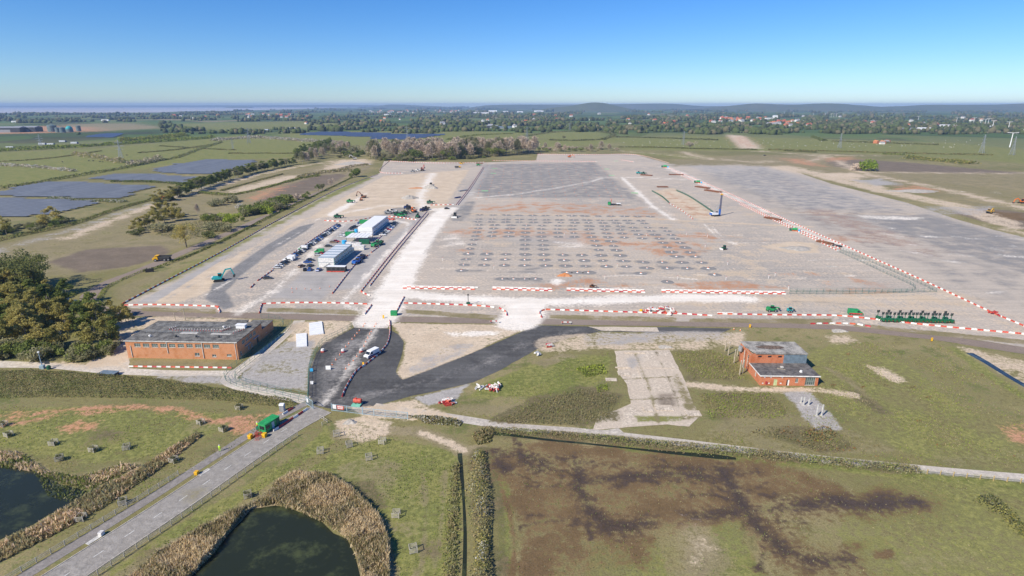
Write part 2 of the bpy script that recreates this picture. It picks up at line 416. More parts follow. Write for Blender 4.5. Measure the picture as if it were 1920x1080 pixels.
area('lush', [(980, 690), (1060, 665), (1150, 668), (1140, 705), (1080, 740), (960, 745), (880, 745), (900, 720)], amt=.86)
area('dry', [(1000, 680), (1050, 660), (1090, 668), (1020, 690)], amt=.75)
area('dark', [(900, 790), (1000, 745), (1080, 720), (1170, 740), (1160, 790), (1080, 800), (980, 795)], amt=.75)
area('dark', [(1260, 655), (1370, 660), (1395, 715), (1290, 715)], amt=.5)
area('dark', [(1310, 735), (1440, 735), (1490, 770), (1350, 785)], amt=.45)
area('dry', [(840, 760), (960, 758), (1060, 735), (960, 785), (860, 780)], amt=.6)
area('dark', [(1480, 800), (1560, 800), (1610, 840), (1540, 850), (1420, 815)], amt=.8)
# sandy triangle and the rough ground beside the tarmac
area('sand', [(733, 606), (1000, 610), (870, 668), (755, 712), (745, 700), (756, 672), (760, 640), (748, 626)], soft=1.0, amt=.95)
area('grav', [(760, 690), (830, 650), (900, 640), (870, 665), (770, 705)], amt=.55)
area('orange', [(770, 690), (840, 650), (880, 650), (800, 690)], amt=.45)
area('white', [(830, 622), (942, 620), (940, 630), (850, 632)], amt=.7)
area('grav', [(773, 745), (820, 735), (880, 720), (850, 752), (800, 760)], soft=1.0)
area('sand', [(640, 762), (700, 762), (780, 748), (800, 760), (860, 785), (760, 790), (690, 782)], amt=.8)
area('sand', [(630, 790), (680, 780), (740, 790), (730, 815), (680, 830), (640, 820)], amt=.75)
line('dry', [(640, 815), (700, 808), (780, 808), (830, 825), (865, 845), (900, 842)], 5, amt=.9)
line('sand', [(790, 812), (840, 830), (868, 845)], 2.5, amt=.8)
# rough yard between the lanes by the warehouse
area('grav', [(440, 715), (470, 685), (530, 640), (590, 640), (590, 665), (580, 700), (577, 735), (540, 730), (480, 722)], amt=.72)
area('dry', [(440, 715), (480, 690), (520, 705), (577, 730), (480, 725)], amt=.62)
area('sand', [(545, 605), (620, 600), (660, 603), (660, 616), (600, 650), (560, 660), (535, 640)], amt=.8)
area('dry', [(240, 674), (440, 678), (425, 690), (250, 688)], amt=.75)
area('sand', [(150, 690), (205, 655), (250, 640), (240, 690)], amt=.8)
area('sand', [(200, 600), (320, 592), (480, 598), (470, 612), (300, 604), (240, 640), (215, 650)], amt=.7)
area('sand', [(60, 680), (140, 676), (200, 690), (150, 692)], amt=.6)
area('grav', [(300, 700), (440, 705), (440, 722), (360, 718), (290, 710)], amt=.7)
# left bank: grass, tracks, bare soil
area('lush', [(-60, 770), (150, 760), (420, 775), (430, 800), (330, 850), (180, 870), (60, 850), (-60, 830)], amt=.72)
line('orange', [(-20, 795), (80, 772), (230, 762), (330, 768), (400, 790), (480, 782), (530, 774)], 2.2, amt=.75)
line('orange', [(0, 800), (100, 780), (260, 765), (300, 772), (360, 786)], 1.6, amt=.7)
area('orange', [(110, 800), (150, 788), (190, 790), (170, 808), (125, 812)], amt=.75)
area('orange', [(420, 805), (450, 785), (500, 790), (470, 815), (435, 815)], amt=.7)
area('orange', [(-20, 780), (40, 765), (60, 772), (20, 792)], amt=.75)
area('lush', [(620, 850), (720, 820), (860, 845), (868, 940), (862, 1100), (740, 1100), (720, 980), (660, 920), (560, 890)], amt=.75)
area('dry', [(620, 880), (700, 850), (760, 870), (720, 960), (660, 920)], amt=.5)
area('lush', [(300, 1000), (430, 930), (560, 850), (610, 800), (630, 830), (520, 900), (380, 985), (240, 1080), (200, 1080)], amt=.8)
area('dark', [(640, 900), (700, 900), (730, 950), (710, 960)], amt=.7)
line('dry', [(790, 880), (800, 960), (790, 1060), (770, 1100)], 1.0, amt=.7)
line('dry', [(835, 880), (830, 960), (815, 1060)], 1.0, amt=.7)
# flooded pasture
area('mud', [(925, 850), (980, 822), (1100, 830), (1300, 850), (1480, 870), (1560, 900), (1620, 940), (1560, 960), (1480, 930), (1440, 960), (1480, 1010), (1600, 1050), (1560, 1065), (1420, 1030), (1380, 990), (1300, 1000), (1200, 1010), (1120, 1000), (980, 1020), (960, 960), (930, 900)], amt=.72, soft=3)
area('mud', [(960, 1000), (1100, 960), (1250, 900), (1300, 960), (1220, 1060), (1100, 1100), (960, 1100)], amt=.62, soft=3)
area('lush', [(1690, 890), (1990, 930), (1990, 1100), (1640, 1100), (1560, 1000), (1600, 920)], amt=.55)
area('mud', [(1500, 900), (1640, 910), (1700, 980), (1620, 1010), (1540, 980)], soft=6, amt=.45)
area('lush', [(1330, 965), (1410, 970), (1400, 1010), (1440, 1090), (1320, 1090)], amt=.7)
area('lush', [(1010, 1000), (1080, 985), (1120, 1040), (1060, 1090), (980, 1090)], amt=.5)
area('lush', [(1110, 1010), (1240, 1010), (1260, 1100), (1080, 1100)], amt=.6)
area('dry', [(1265, 975), (1310, 970), (1350, 1010), (1370, 1060), (1330, 1100), (1270, 1080)], soft=3, amt=.8); area('sand', [(1270, 980), (1310, 975), (1340, 1030), (1300, 1060)], soft=3, amt=.48)
for pts, w_ in (([(965, 818), (975, 840), (930, 855)], 2), ([(925, 845), (980, 855), (1000, 880)], 2), ([(975, 850), (1030, 870), (1010, 882)], 4), ([(935, 870), (950, 880)], 4),
                ([(1078, 865), (1090, 890), (1085, 910), (1110, 960), (1140, 982)], 4), ([(1085, 908), (1150, 895), (1250, 888), (1330, 895)], 3.2), ([(1130, 985), (1180, 988), (1220, 980)], 3.5),
                ([(1350, 880), (1365, 900), (1385, 930), (1400, 955), (1430, 1000), (1470, 1030)], 4.5), ([(1300, 968), (1400, 960), (1500, 950), (1560, 942), (1640, 948), (1720, 940)], 3.2), ([(1080, 865), (1110, 868)], 3),
                ([(1470, 1030), (1520, 1050), (1590, 1052)], 3.2), ([(1100, 870), (1300, 880), (1420, 885)], 1.0), ([(990, 850), (1060, 862), (1110, 866)], 1.4)):
    line('wet', pts, w_ * .85, soft=3.3, amt=.92); line('mud', pts, w_ * 3, soft=5, amt=.7)
for k in range(46):
    x_, y_ = [(1085, 900), (1120, 975), (1380, 930), (1420, 990), (1250, 890), (1500, 950), (985, 865), (1180, 985), (1330, 895), (1470, 1030)][k % 10]; x_ += rng.normal(0, 25); y_ += rng.normal(0, 9); a_ = rng.uniform(0, 6.28); q_ = [(x_, y_)]
    for i in range(4): a_ += rng.normal(0, .5); q_.append((q_[-1][0] + cos(a_) * 22, q_[-1][1] + sin(a_) * 9))
    line('wet', q_, rng.uniform(.4, 1.2), soft=1.3, amt=rng.uniform(.6, .85))
for k in range(26):
    x_, y_ = rng.uniform(950, 1650), rng.uniform(850, 1075); area('lush', [(x_, y_), (x_ + rng.uniform(20, 60), y_ - 8), (x_ + rng.uniform(50, 110), y_ + 12), (x_ + 15, y_ + rng.uniform(12, 28))], soft=2.5, amt=rng.uniform(.4, .56))
area('mud', [(1630, 1035), (1670, 1030), (1680, 1048), (1640, 1048)], amt=.85)
line('lush', [(930, 870), (950, 930), (945, 1000), (950, 1100)], 3.5, amt=.75)
line('dark', [(905, 850), (915, 920), (920, 1000), (920, 1100)], 7, amt=.8)
line('mud', [(945, 850), (935, 900), (955, 960), (965, 1020), (960, 1100)], 1.3, amt=.9)
line('dark', [(900, 812), (1100, 822), (1300, 838), (1500, 860), (1700, 880)], 5, amt=.7)
line('lush', [(1150, 838), (1300, 850), (1500, 868), (1700, 888), (1990, 920)], 4.5, amt=.85)
line('dry', [(950, 812), (1280, 842), (1600, 872)], 2, amt=.5)
line('dkgrav', [(60, 1105), (105, 1074), (300, 946), (425, 860), (515, 802), (580, 768)], 1.6, soft=1.2, amt=.52)
# dead litter under the reeds
line('sand', [(560, 905), (625, 915), (680, 955), (712, 1010), (718, 1095)], 3.5, soft=1.5, amt=.6)
line('dry', [(250, 1085), (330, 1030), (440, 980), (510, 935), (560, 915), (620, 925), (670, 965), (700, 1020), (710, 1095)], 6.5, soft=1.5, amt=1.2)
line('dry', [(-60, 1075), (60, 1005), (180, 935), (280, 880), (372, 818)], 3.2, soft=1.5, amt=1.0); line('dry', [(-40, 855), (60, 870), (120, 898), (200, 888), (255, 873)], 2.5, soft=1.2, amt=.9)
for k in range(34):
    x_, y_ = rng.uniform(0, 1900), rng.uniform(770, 1075)
    area(['dry', 'lush', 'dry', 'dark'][k % 4], [(x_, y_), (x_ + rng.uniform(20, 80), y_ - rng.uniform(0, 15)), (x_ + rng.uniform(60, 140), y_ + rng.uniform(0, 25)), (x_ + rng.uniform(0, 40), y_ + rng.uniform(10, 30))], soft=3, amt=rng.uniform(.4, .58))
# far left industry
area('orange', [(-60, 238), (60, 236), (170, 238), (190, 246), (60, 250), (-60, 252)], soft=60, amt=.8)
area('dry', [(100, 232), (250, 230), (330, 240), (200, 246), (120, 242)], soft=60, amt=.8)

# ---- covers of the yard
area('sand', [(260, 568), (420, 490), (560, 420), (640, 372), (720, 330), (880, 318), (830, 395), (740, 400), (690, 405), (560, 410), (470, 470), (400, 545), (330, 570)], soft=3, amt=1.0)
area('dkgrav', [(385, 560), (400, 530), (440, 500), (500, 460), (560, 425), (592, 418), (580, 430), (500, 478), (450, 520), (425, 545), (440, 575), (420, 580)], soft=1.5, amt=.95)
area('grav', [(255, 568), (320, 535), (420, 480), (440, 472), (380, 510), (290, 568)], soft=1.0)
area('grav', [(500, 560), (560, 515), (640, 420), (760, 412), (700, 470), (620, 550), (600, 566)], amt=.8)
area('grav', [(620, 545), (700, 470), (790, 400), (800, 402), (720, 490), (680, 540)], amt=.9)
area('dkgrav', [(560, 565), (600, 520), (620, 520), (610, 560)], amt=.25)
area('dkgrav', [(690, 410), (730, 390), (790, 385), (800, 398), (770, 412)], amt=.55)
line('white', [(445, 590), (520, 540), (570, 490), (620, 440), (650, 416)], 5, amt=.62, soft=4)
line('white', [(690, 588), (640, 570), (672, 535), (720, 480), (760, 440), (765, 418), (735, 412), (700, 425)], 4, amt=.68, soft=3)
line('white', [(705, 602), (730, 560), (760, 500), (790, 450), (820, 410), (838, 392)], 14, soft=4.5, amt=1.2)
line('white', [(790, 395), (850, 390), (820, 395)], 9, soft=6, amt=.9)
line('white', [(795, 395), (788, 370), (800, 345), (812, 325)], 9, soft=8, amt=.85)
line('white', [(640, 400), (720, 385), (790, 388)], 7, soft=7, amt=.7)
line('white', [(720, 548), (800, 556), (900, 562), (970, 566), (1060, 566), (1180, 561), (1290, 558), (1400, 560)], 9, soft=5, amt=1.1)
line('white', [(970, 604), (985, 585), (990, 570)], 16, soft=4, amt=1.3)
line('sand', [(1280, 562), (1500, 562), (1700, 560), (1780, 555)], 15, soft=9, amt=.8)
area('white', [(610, 402), (690, 360), (660, 385), (620, 408)], soft=4, amt=.85)
line('sand', [(880, 401), (960, 402), (1100, 405), (1200, 408), (1265, 413), (1400, 420), (1520, 425)], 5.5, soft=4, amt=1.0)
line('white', [(1165, 332), (1190, 355), (1225, 388), (1262, 412)], 4.5, soft=4, amt=.9)
line('white', [(1225, 360), (1265, 412)], 2.5, soft=4, amt=.5)
line('white', [(1120, 333), (1200, 333), (1310, 338)], 8, soft=12, amt=.7)
line('white', [(1340, 355), (1440, 398), (1520, 438), (1600, 470)], 6, soft=6, amt=.72)
line('white', [(1245, 312), (1290, 330), (1340, 355)], 9, soft=10, amt=.85)
line('sand', [(1600, 470), (1700, 515), (1790, 560), (1900, 612)], 7, soft=5, amt=.5)
line('white', [(880, 372), (960, 365), (1040, 353), (1110, 340), (1130, 333)], 4.5, soft=6, amt=.75)
line('white', [(880, 376), (980, 368), (1060, 356), (1120, 338)], 2, soft=7, amt=.5)
line('grav', [(855, 390), (890, 350), (915, 310)], 14, soft=8, amt=.7)
line('white', [(860, 388), (885, 362), (905, 330), (920, 306)], 4, soft=8, amt=.5)
line('white', [(1320, 420), (1345, 445), (1375, 458)], 1.2, soft=1.6, amt=.75)
line('white', [(1335, 425), (1352, 443), (1380, 458)], 1.2, soft=1.6, amt=.75)
area('sand', [(1225, 358), (1262, 352), (1310, 380), (1350, 412), (1310, 414), (1270, 390)], soft=5)
area('orange', [(1230, 360), (1260, 357), (1330, 405), (1300, 408)], soft=8, amt=.4)
area('dkgrav', [(895, 330), (905, 308), (1120, 304), (1150, 330), (1220, 385), (1170, 372), (1000, 372), (900, 372), (880, 355)], soft=8, amt=.56)
area('dkgrav', [(840, 405), (870, 378), (895, 376), (885, 400), (870, 415), (845, 415)], soft=3, amt=.62)
area('orange', [(880, 385), (1000, 378), (1150, 385), (1240, 395), (1250, 410), (1100, 402), (900, 398)], soft=10, amt=.42)
area('orange', [(840, 430), (960, 425), (1100, 435), (1200, 455), (1320, 455), (1310, 480), (1180, 470), (1000, 450), (850, 445)], soft=7, amt=.46)
area('sand', [(870, 385), (1250, 392), (1420, 450), (1500, 500), (1440, 540), (1100, 535), (900, 470)], soft=14, amt=.33)
area('sand', [(1250, 555), (1800, 555), (1900, 600), (1700, 590), (1280, 580)], soft=8, amt=.45)
area('orange', [(1500, 540), (1620, 520), (1700, 545), (1560, 550)], soft=6, amt=.36)
area('orange', [(1215, 452), (1290, 452), (1310, 480), (1230, 482)], soft=3, amt=.56)
area('orange', [(1250, 530), (1380, 525), (1470, 540), (1300, 546)], soft=2, amt=.55)
area('orange', [(1000, 535), (1100, 520), (1150, 530), (1040, 545)], soft=3, amt=.5)
area('white', [(1030, 523), (1050, 520), (1062, 528), (1045, 535), (1030, 530)], soft=2.6, amt=.8)
area('sand', [(1425, 462), (1480, 452), (1530, 455), (1540, 475), (1480, 475)], soft=2, amt=.85)
area('mud', [(1440, 462), (1490, 456), (1525, 462), (1500, 472)], soft=2, amt=.4)
area('white', [(820, 440), (870, 435), (880, 460), (830, 465)], soft=5, amt=.4)
area('white', [(1040, 452), (1100, 450), (1110, 465), (1050, 466)], soft=5, amt=.4)
for k in range(26):
    x_, y_ = rng.uniform(820, 1500), rng.uniform(395, 540)
    line(['dkgrav', 'orange', 'sand'][k % 3], [(x_, y_), (x_ + rng.uniform(25, 80), y_ + rng.uniform(-3, 6))], rng.uniform(2, 5), soft=4, amt=rng.uniform(.34, .5))
for pts in ([(935, 524), (975, 524), (1010, 527)], [(960, 510), (1000, 510)], [(990, 505), (1010, 503)], [(1165, 512), (1200, 514)], [(1240, 500), (1270, 502)], [(880, 508), (900, 507)]):
    line('dkgrav', pts, 5, soft=3, amt=.7)
line('dkgrav', [(760, 520), (790, 485), (815, 440)], 2.2, soft=1.5, amt=.8)
# far right gravel apron
area('dkgrav', [(1600, 405), (1740, 400), (1920, 450), (1990, 480), (1990, 540), (1800, 480), (1650, 430)], soft=8, amt=.58)
area('dkgrav', [(1300, 325), (1440, 315), (1580, 360), (1800, 420), (1990, 480), (1990, 620), (1760, 530), (1500, 420)], soft=14, amt=.4)
area('grav', [(1285, 310), (1440, 312), (1600, 360), (1700, 395), (1500, 395), (1380, 350)], soft=12, amt=.6)
for k in range(16):
    x_, y_ = rng.uniform(1600, 1900), rng.uniform(402, 500)
    if y_ > 402 + (x_ - 1600) * .1: line('white', [(x_, y_), (x_ + rng.uniform(20, 60), y_ + rng.uniform(2, 8))], rng.uniform(4, 8), soft=4, amt=rng.uniform(.38, .52))
area('white', [(1600, 403), (1740, 407), (1720, 413), (1620, 410)], soft=3, amt=.6)
area('orange', [(1480, 380), (1560, 390), (1700, 440), (1780, 480), (1720, 480), (1600, 440), (1500, 400)], soft=10, amt=.44)
area('sand', [(1470, 397), (1720, 400), (1720, 404), (1480, 401)], soft=4, amt=.7)
area('orange', [(1430, 335), (1500, 335), (1560, 365), (1480, 360)], soft=16, amt=.44)
# verge between the yard and the brown road
for a_, b_ in (((265, 576), (405, 580)), ((500, 577), (680, 582)), ((760, 580), (935, 592)), ((1030, 590), (1270, 596)), ((1290, 597), (1560, 599)), ((1600, 606), (1990, 645))):
    area('dry', [a_, (b_[0], b_[1] - 1), (b_[0], b_[1] + 9), (a_[0], a_[1] + 7)], soft=.7, amt=.85)
    line('lush', [(a_[0] + 15, a_[1] + 4), ((a_[0] + b_[0]) / 2, (a_[1] + b_[1]) / 2 + 5), (b_[0] - 10, b_[1] + 4)], 2.2, soft=1.2, amt=.7)
# weathering of the floor slab
line('dry', [(1190, 662), (1215, 720), (1235, 795)], .9, soft=.7, amt=.8); line('dry', [(1160, 712), (1270, 706)], .7, soft=.7, amt=.75); line('dry', [(1180, 750), (1290, 745)], .7, soft=.7, amt=.75); line('dark', [(1230, 660), (1262, 730), (1285, 795)], .5, soft=.6, amt=.7)
area('lush', [(1190, 780), (1285, 780), (1280, 792), (1195, 792)], soft=.7, amt=.7); area('till', [(1225, 735), (1270, 735), (1275, 765), (1230, 770)], soft=2, amt=.55); area('grav', [(1165, 670), (1200, 665), (1205, 690), (1175, 695)], soft=2, amt=.5); area('dry', [(1275, 700), (1300, 755), (1312, 782), (1290, 790), (1262, 700)], soft=1.5, amt=.7)
# more wear in the yard
for k in range(70):
    x_, y_ = rng.uniform(760, 1880), rng.uniform(330, 575); d_ = rng.uniform(.6, 1.4)
    line(['sand', 'white', 'dkgrav', 'sand'][k % 4], [(x_, y_), (x_ + rng.uniform(30, 110) * d_, y_ + rng.uniform(-4, 9) * d_), (x_ + rng.uniform(110, 170) * d_, y_ + rng.uniform(-5, 16) * d_)], rng.uniform(.8, 2.6), soft=1.6, amt=rng.uniform(.4, .6))
for k in range(14):
    x_, y_ = rng.uniform(900, 1750), rng.uniform(380, 560); area(['sand', 'orange', 'sand', 'grav'][k % 4], [(x_, y_), (x_ + rng.uniform(60, 160), y_ + rng.uniform(-8, 4)), (x_ + rng.uniform(120, 200), y_ + rng.uniform(6, 20)), (x_ + rng.uniform(0, 60), y_ + rng.uniform(8, 22))], soft=6, amt=rng.uniform(.36, .5))
for k in range(20):
    x_ = rng.uniform(300, 640); y_ = 590 - (x_ - 230) * .52 + rng.uniform(-6, 60)
    if y_ < 575: line(['sand', 'grav', 'white'][k % 3], [(x_, y_), (x_ + 40, y_ - 22), (x_ + 85, y_ - 46)], rng.uniform(.8, 2.2), soft=1.4, amt=.55)
# the piling field: dark gravel spread round every pile
mats = []
def rowz(ox, oy, s, y, xs, dy=0): mats.extend((ox + x / s, oy + (y + dy * i) / s) for i, x in enumerate(xs))
for y, x0, st, n in ((10, 420, 157, 10), (44, 408, 158, 10), (82, 393, 162, 10), (121, 378, 166, 10)): rowz(820, 420, 5.333, y, [x0 + i * st for i in range(n)], 1.6)
for y, xs in ((158, (365, 880, 1050, 1570, 1740)), (205, (345, 880, 1055, 1590, 1765)), (248, (328, 875, 1060, 1610, 1795)), (300, (310, 497, 687, 878, 1065, 1255, 1447, 1635, 1828)), (353, (290, 487, 680, 875, 1070, 1268, 1467, 1658, 1860)), (410, (263, 470, 668, 873, 1085, 1282, 1487, 1690, 1893)), (467, (243,)), (487, (1295, 1402, 1510)), (551, (652, 762, 875, 985))): rowz(820, 420, 5.333, y, xs, 2.2 if len(xs) > 6 else 4 if y < 250 else 0)
for y, xs in ((40, (38, 212, 383)), (77, (68, 250, 425)), (120, (107, 288, 468)), (163, (147, 335, 520)), (212, (378, 570)), (263, (428, 625)), (318, (478, 683)), (368, (531, 745)), (430, (155, 371, 591, 810)), (497, (200, 425, 652, 885)), (573, (958,)), (558, (130,)), (652, (425,))): rowz(1180, 420, 6, y, xs, 2)
for j, y in enumerate((403, 411, 416)): rowz(0, 0, 1, y, [900 - j * 2 + i * (24.6 + j * .7) for i in range(14 if j < 1 else 13)], .25)
for x_, y_ in mats: line('dkgrav', [(x_ - 5, y_ + rng.normal(0, .5)), (x_ + rng.uniform(4, 9), y_ + rng.normal(0, .6))], rng.uniform(3.5, 6), soft=3.2, amt=rng.uniform(.45, .72))
# dusty wear on the tarmac
line('white', [(604, 760), (640, 715), (668, 670), (695, 630), (715, 604)], 3.8, soft=2.6, amt=.58)
line('grav', [(604, 765), (625, 700), (650, 650), (680, 615)], 6, soft=4, amt=.42)
line('grav', [(640, 750), (720, 735), (790, 715)], 5, soft=4, amt=.5)
line('grav', [(800, 720), (900, 680), (1000, 640), (1080, 618)], 5, soft=4, amt=.42)
area('grav', [(860, 695), (930, 660), (960, 665), (900, 700)], soft=4, amt=.45)
area('grav', [(585, 745), (600, 665), (640, 632), (705, 622), (690, 660), (650, 720), (620, 765)], soft=6, amt=.46)

M['ground'] = soil('ground_cover', (.215, .19, .08), (.33, .27, .14), (.14, .15, .05), far=True, gr=1.5)
M['gravel'] = soil('yard_gravel', (.48, .415, .345), (.37, .335, .295), (.57, .475, .375), streak=.3, gr=.7, ek=.95)
M['tarmac'] = soil('new_tarmac', (.085, .083, .082), (.125, .122, .12), (.105, .103, .10), streak=.5, ek=.4)
M['brown_road'] = soil('muddy_tarmac', (.26, .205, .165), (.30, .245, .20), (.235, .185, .15), s=.7, ek=.5)
M['grey_road'] = soil('worn_asphalt', (.31, .285, .255), (.275, .255, .23), (.34, .315, .285), ek=.45)
M['footway'] = soil('footway_asphalt', (.26, .235, .215), (.235, .215, .20), (.285, .26, .24))
M['concrete'] = soil('old_concrete', (.58, .51, .42), (.50, .44, .36), (.65, .585, .50))
M['slab'] = soil('broken_slab', (.56, .47, .37), (.42, .35, .275), (.64, .55, .44), s=1.6)
M['track'] = soil('crushed_stone', (.52, .465, .40), (.43, .385, .33), (.58, .525, .45))
def watermat(name, c, rough=.06):
    m, t, b = base_mat(name); co = nd(t, 'ShaderNodeTexCoord').outputs['Object']
    t.links.new(mixc(t, smooth(t, noise(t, co, .16, 6, .7), .5, .72), c, (c[0] * 3.2, c[1] * 3, c[2] * 2.2)), b.inputs['Base Color'])
    b.inputs['Roughness'].default_value = rough; b.inputs['IOR'].default_value = 1.33
    bp = nd(t, 'ShaderNodeBump'); bp.inputs['Strength'].default_value = .06; t.links.new(noise(t, co, 1.6, 3), bp.inputs['Height']); t.links.new(bp.outputs[0], b.inputs['Normal'])
    return m
M['pond'] = watermat('pond_water', (.022, .028, .016), .12); M['ditch'] = watermat('ditch_water', (.03, .045, .06))
M['sea'] = mat('estuary_mud_water', (.50, .46, .44), .6, .12, .0006, c2=(.52, .53, .55))
M['paint'] = mat('road_paint', (.78, .78, .74), .7, .2, 2)

# ---- the one ground sheet, out to the horizon
g = fan(199.8, 1260, 2.1, .165, 60); n_, m_ = g.shape[:2]
v_ = np.c_[g.reshape(-1, 2), np.zeros(n_ * m_)]
f_ = grid_faces(n_, m_)
th = np.radians(np.linspace(60, 300, 41)); r_ = np.hypot(g[:, 0, 0], g[:, 0, 1])[::6]
T_, R_ = np.meshgrid(th, r_); v2 = np.stack([R_ * np.sin(T_), R_ * np.cos(T_), 0 * R_], -1).reshape(-1, 3)
f2 = grid_faces(len(r_), 41) + len(v_)
rmin = r_.min(); ring = np.stack([rmin * np.sin(np.linspace(0, 2 * pi, 65)[:-1]), rmin * np.cos(np.linspace(0, 2 * pi, 65)[:-1]), np.zeros(64)], -1) * 1.004
n0 = len(v_) + len(v2); f3 = np.array([[n0 + 64, n0 + k, n0 + (k + 1) % 64, n0 + (k + 1) % 64] for k in range(64)])
v_ = np.r_[v_, v2, ring, [[0, 0, 0]]]; v_[n0:, 2] -= .02
me = npmesh('ground', v_, np.r_[f_, f2][:, ::-1], M['ground'])
put_masks(me, v_)
rr_ = np.hypot(v_[:, 0], v_[:, 1]); a_ = np.clip((rr_ - 1100) / 900, 0, 1).astype(np.float32)
at = me.attributes.new('m_far', 'FLOAT', 'POINT'); at.data.foreach_set('value', a_)
tag(link('ground', me), kind='structure')
sheet('sea', [(-700, 212.5), (0, 212.3), (100, 211.5), (300, 211), (345, 208.5), (420, 208), (560, 204.6), (630, 202.6), (640, 200.6), (-700, 200.6)], .3, M['sea'], step=3, rough=0, masks=False)
YARD = [(232, 571), (300, 535), (400, 480), (520, 415), (640, 350), (712, 325), (720, 302), (895, 305), (1005, 301), (1008, 289), (1190, 289), (1255, 307), (1390, 307), (1440, 310), (1480, 318), (1560, 345), (1700, 380), (1790, 410), (1860, 430), (1920, 445),
        (2010, 470), (2010, 660), (1920, 651), (1850, 640), (1750, 626), (1647, 616), (1560, 609), (1480, 606), (1273, 603), (973, 597), (640, 591), (500, 587), (333, 583), (245, 578)]
sheet('gravel_yard', YARD, .02, M['gravel'], step=1.7, rough=.2)
sheet('haul_road', [(236, 579), (333, 583.5), (500, 587.5), (640, 591.5), (973, 597.5), (1273, 603.5), (1480, 606.5), (1560, 609.5), (1647, 616.5), (1750, 626.5), (1850, 640.5), (1920, 651.5), (2010, 668), (2010, 682), (1920, 664), (1850, 653), (1750, 637), (1647, 626), (1560, 618), (1480, 615), (1273, 612), (973, 608), (640, 602), (500, 598), (333, 595), (236, 592)], .05, M['brown_road'], rough=.1)
strip('service_road', [(250, 588), (200, 583), (168, 570), (168, 553), (205, 529), (260, 508), (310, 487), (360, 466), (430, 436), (500, 405), (560, 378), (620, 350), (665, 328), (690, 312)], 6.6, .045, M['brown_road'])
sheet('tarmac_apron', [(577, 736), (581, 693), (593, 663), (608, 643), (635, 630), (663, 615), (727, 616), (748, 628), (757, 642), (752, 670), (742, 697), (755, 712), (873, 667), (1007, 610), (1100, 612), (1123, 622), (1070, 633), (1010, 653), (940, 693), (887, 717), (820, 733), (773, 742), (733, 753), (700, 762), (655, 764), (622, 767), (590, 760)], .03, M['tarmac'], step=1.7, rough=.1)
sheet('concrete_crossing', [(660, 602.5), (732, 604), (727, 615.5), (664, 614.5)], .034, M['track'], rough=.1)
sheet('tarmac_strip', [(1123, 621), (1235, 624), (1350, 626), (1372, 616), (1235, 613.5), (1100, 612.5)], .03, M['tarmac'], rough=.1)
sheet('concrete_strip', [(1103, 612.5), (1232, 614), (1236, 622.5), (1128, 620)], .04, M['slab'], rough=.15)
sheet('floor_slab', [(1152, 658), (1255, 656), (1280, 705), (1300, 757), (1312, 780), (1292, 800), (1250, 796), (1160, 803), (1112, 806), (1120, 782), (1165, 765), (1183, 757), (1175, 720), (1160, 700)], .06, M['slab'], rough=.12, jstep=2.2)
strip('stone_track', [(700, 762), (765, 771), (860, 785), (960, 800), (1110, 812), (1280, 830), (1500, 857), (1700, 878), (1920, 897), (2050, 908)], 3.4, .036, M['track'], wob=.25)
sheet('slab_access', [(1112, 806), (1160, 803), (1170, 812), (1210, 822), (1110, 815)], .044, M['track'], rough=.2)
strip('concrete_lane', [(-90, 680), (0, 683), (100, 686), (230, 696), (330, 700), (440, 700)], 4.6, .03, M['concrete'], wob=.2)
strip('concrete_lane', [(428, 706), (455, 690), (490, 664), (530, 632), (552, 612), (562, 601)], 4.2, .034, M['concrete'], wob=.3)
strip('concrete_lane', [(440, 700), (428, 712), (450, 724), (510, 738), (575, 750)], 4.2, .038, M['concrete'], wob=.3)
sheet('concrete_apron', [(150, 692), (205, 657), (236, 640), (241, 672), (246, 694)], .026, M['concrete'], rough=.3)
# access road, verge, footway
RC = [(-300, 1362), (-78, 1210), (121, 1080), (320, 950), (437, 870), (530, 808), (604, 767)]
strip('access_road', RC, 7.2, .03, M['grey_road'], wob=.02)
cl, nr = strip_pts(RC, 7)
def along(px, off, s0=0, s1=1e9):
    c, n = strip_pts(px, 1); d = np.r_[0, np.cumsum(np.hypot(*np.diff(c, axis=0).T))]
    c = c + n * off; k = (d >= s0) & (d <= s1); return c[k], d[k]
road_c, road_d = along(RC, 0)
strip('footway', RC, 2.6, .04, M['footway'], off=-6.6, wob=.06, masks=False)
for off in (-3.75, 3.75):
    b = MB(); c, n = strip_pts(RC, 1)
    for i in range(len(c) - 1):
        a0 = c[i] + n[i] * (off - .08); a1 = c[i] + n[i] * (off + .08); b0 = c[i + 1] + n[i + 1] * (off - .08); b1 = c[i + 1] + n[i + 1] * (off + .08)
        z = .12
        b.quad((*a0, z), (*b0, z), (*b1, z), (*a1, z)); b.quad((*a0, 0), (*b0, 0), (*b0, z), (*a0, z)); b.quad((*a1, z), (*b1, z), (*b1, 0), (*a1, 0))
    o = b.build('kerb', M['track']); o['kind'] = 'structure'
# centre dashes: 2 m painted, 4 m gap
rd = COL.objects['access_road']
s_ = 4.0
while s_ < road_d[-1] - 8:
    q = [np.array([np.interp(s_ + t, road_d, road_c[:, k]) for k in (0, 1)]) for t in (0, 2)]
    d = (q[1] - q[0]) / 2; n = np.array([d[1], -d[0]]) * .06
    MB().quad((*(q[0] - n), .036), (*(q[0] + n), .036), (*(q[1] + n), .036), (*(q[1] - n), .036)).build('lane_dash', M['paint'], rd); s_ += 6
for i, k in ((0, 1),): pass
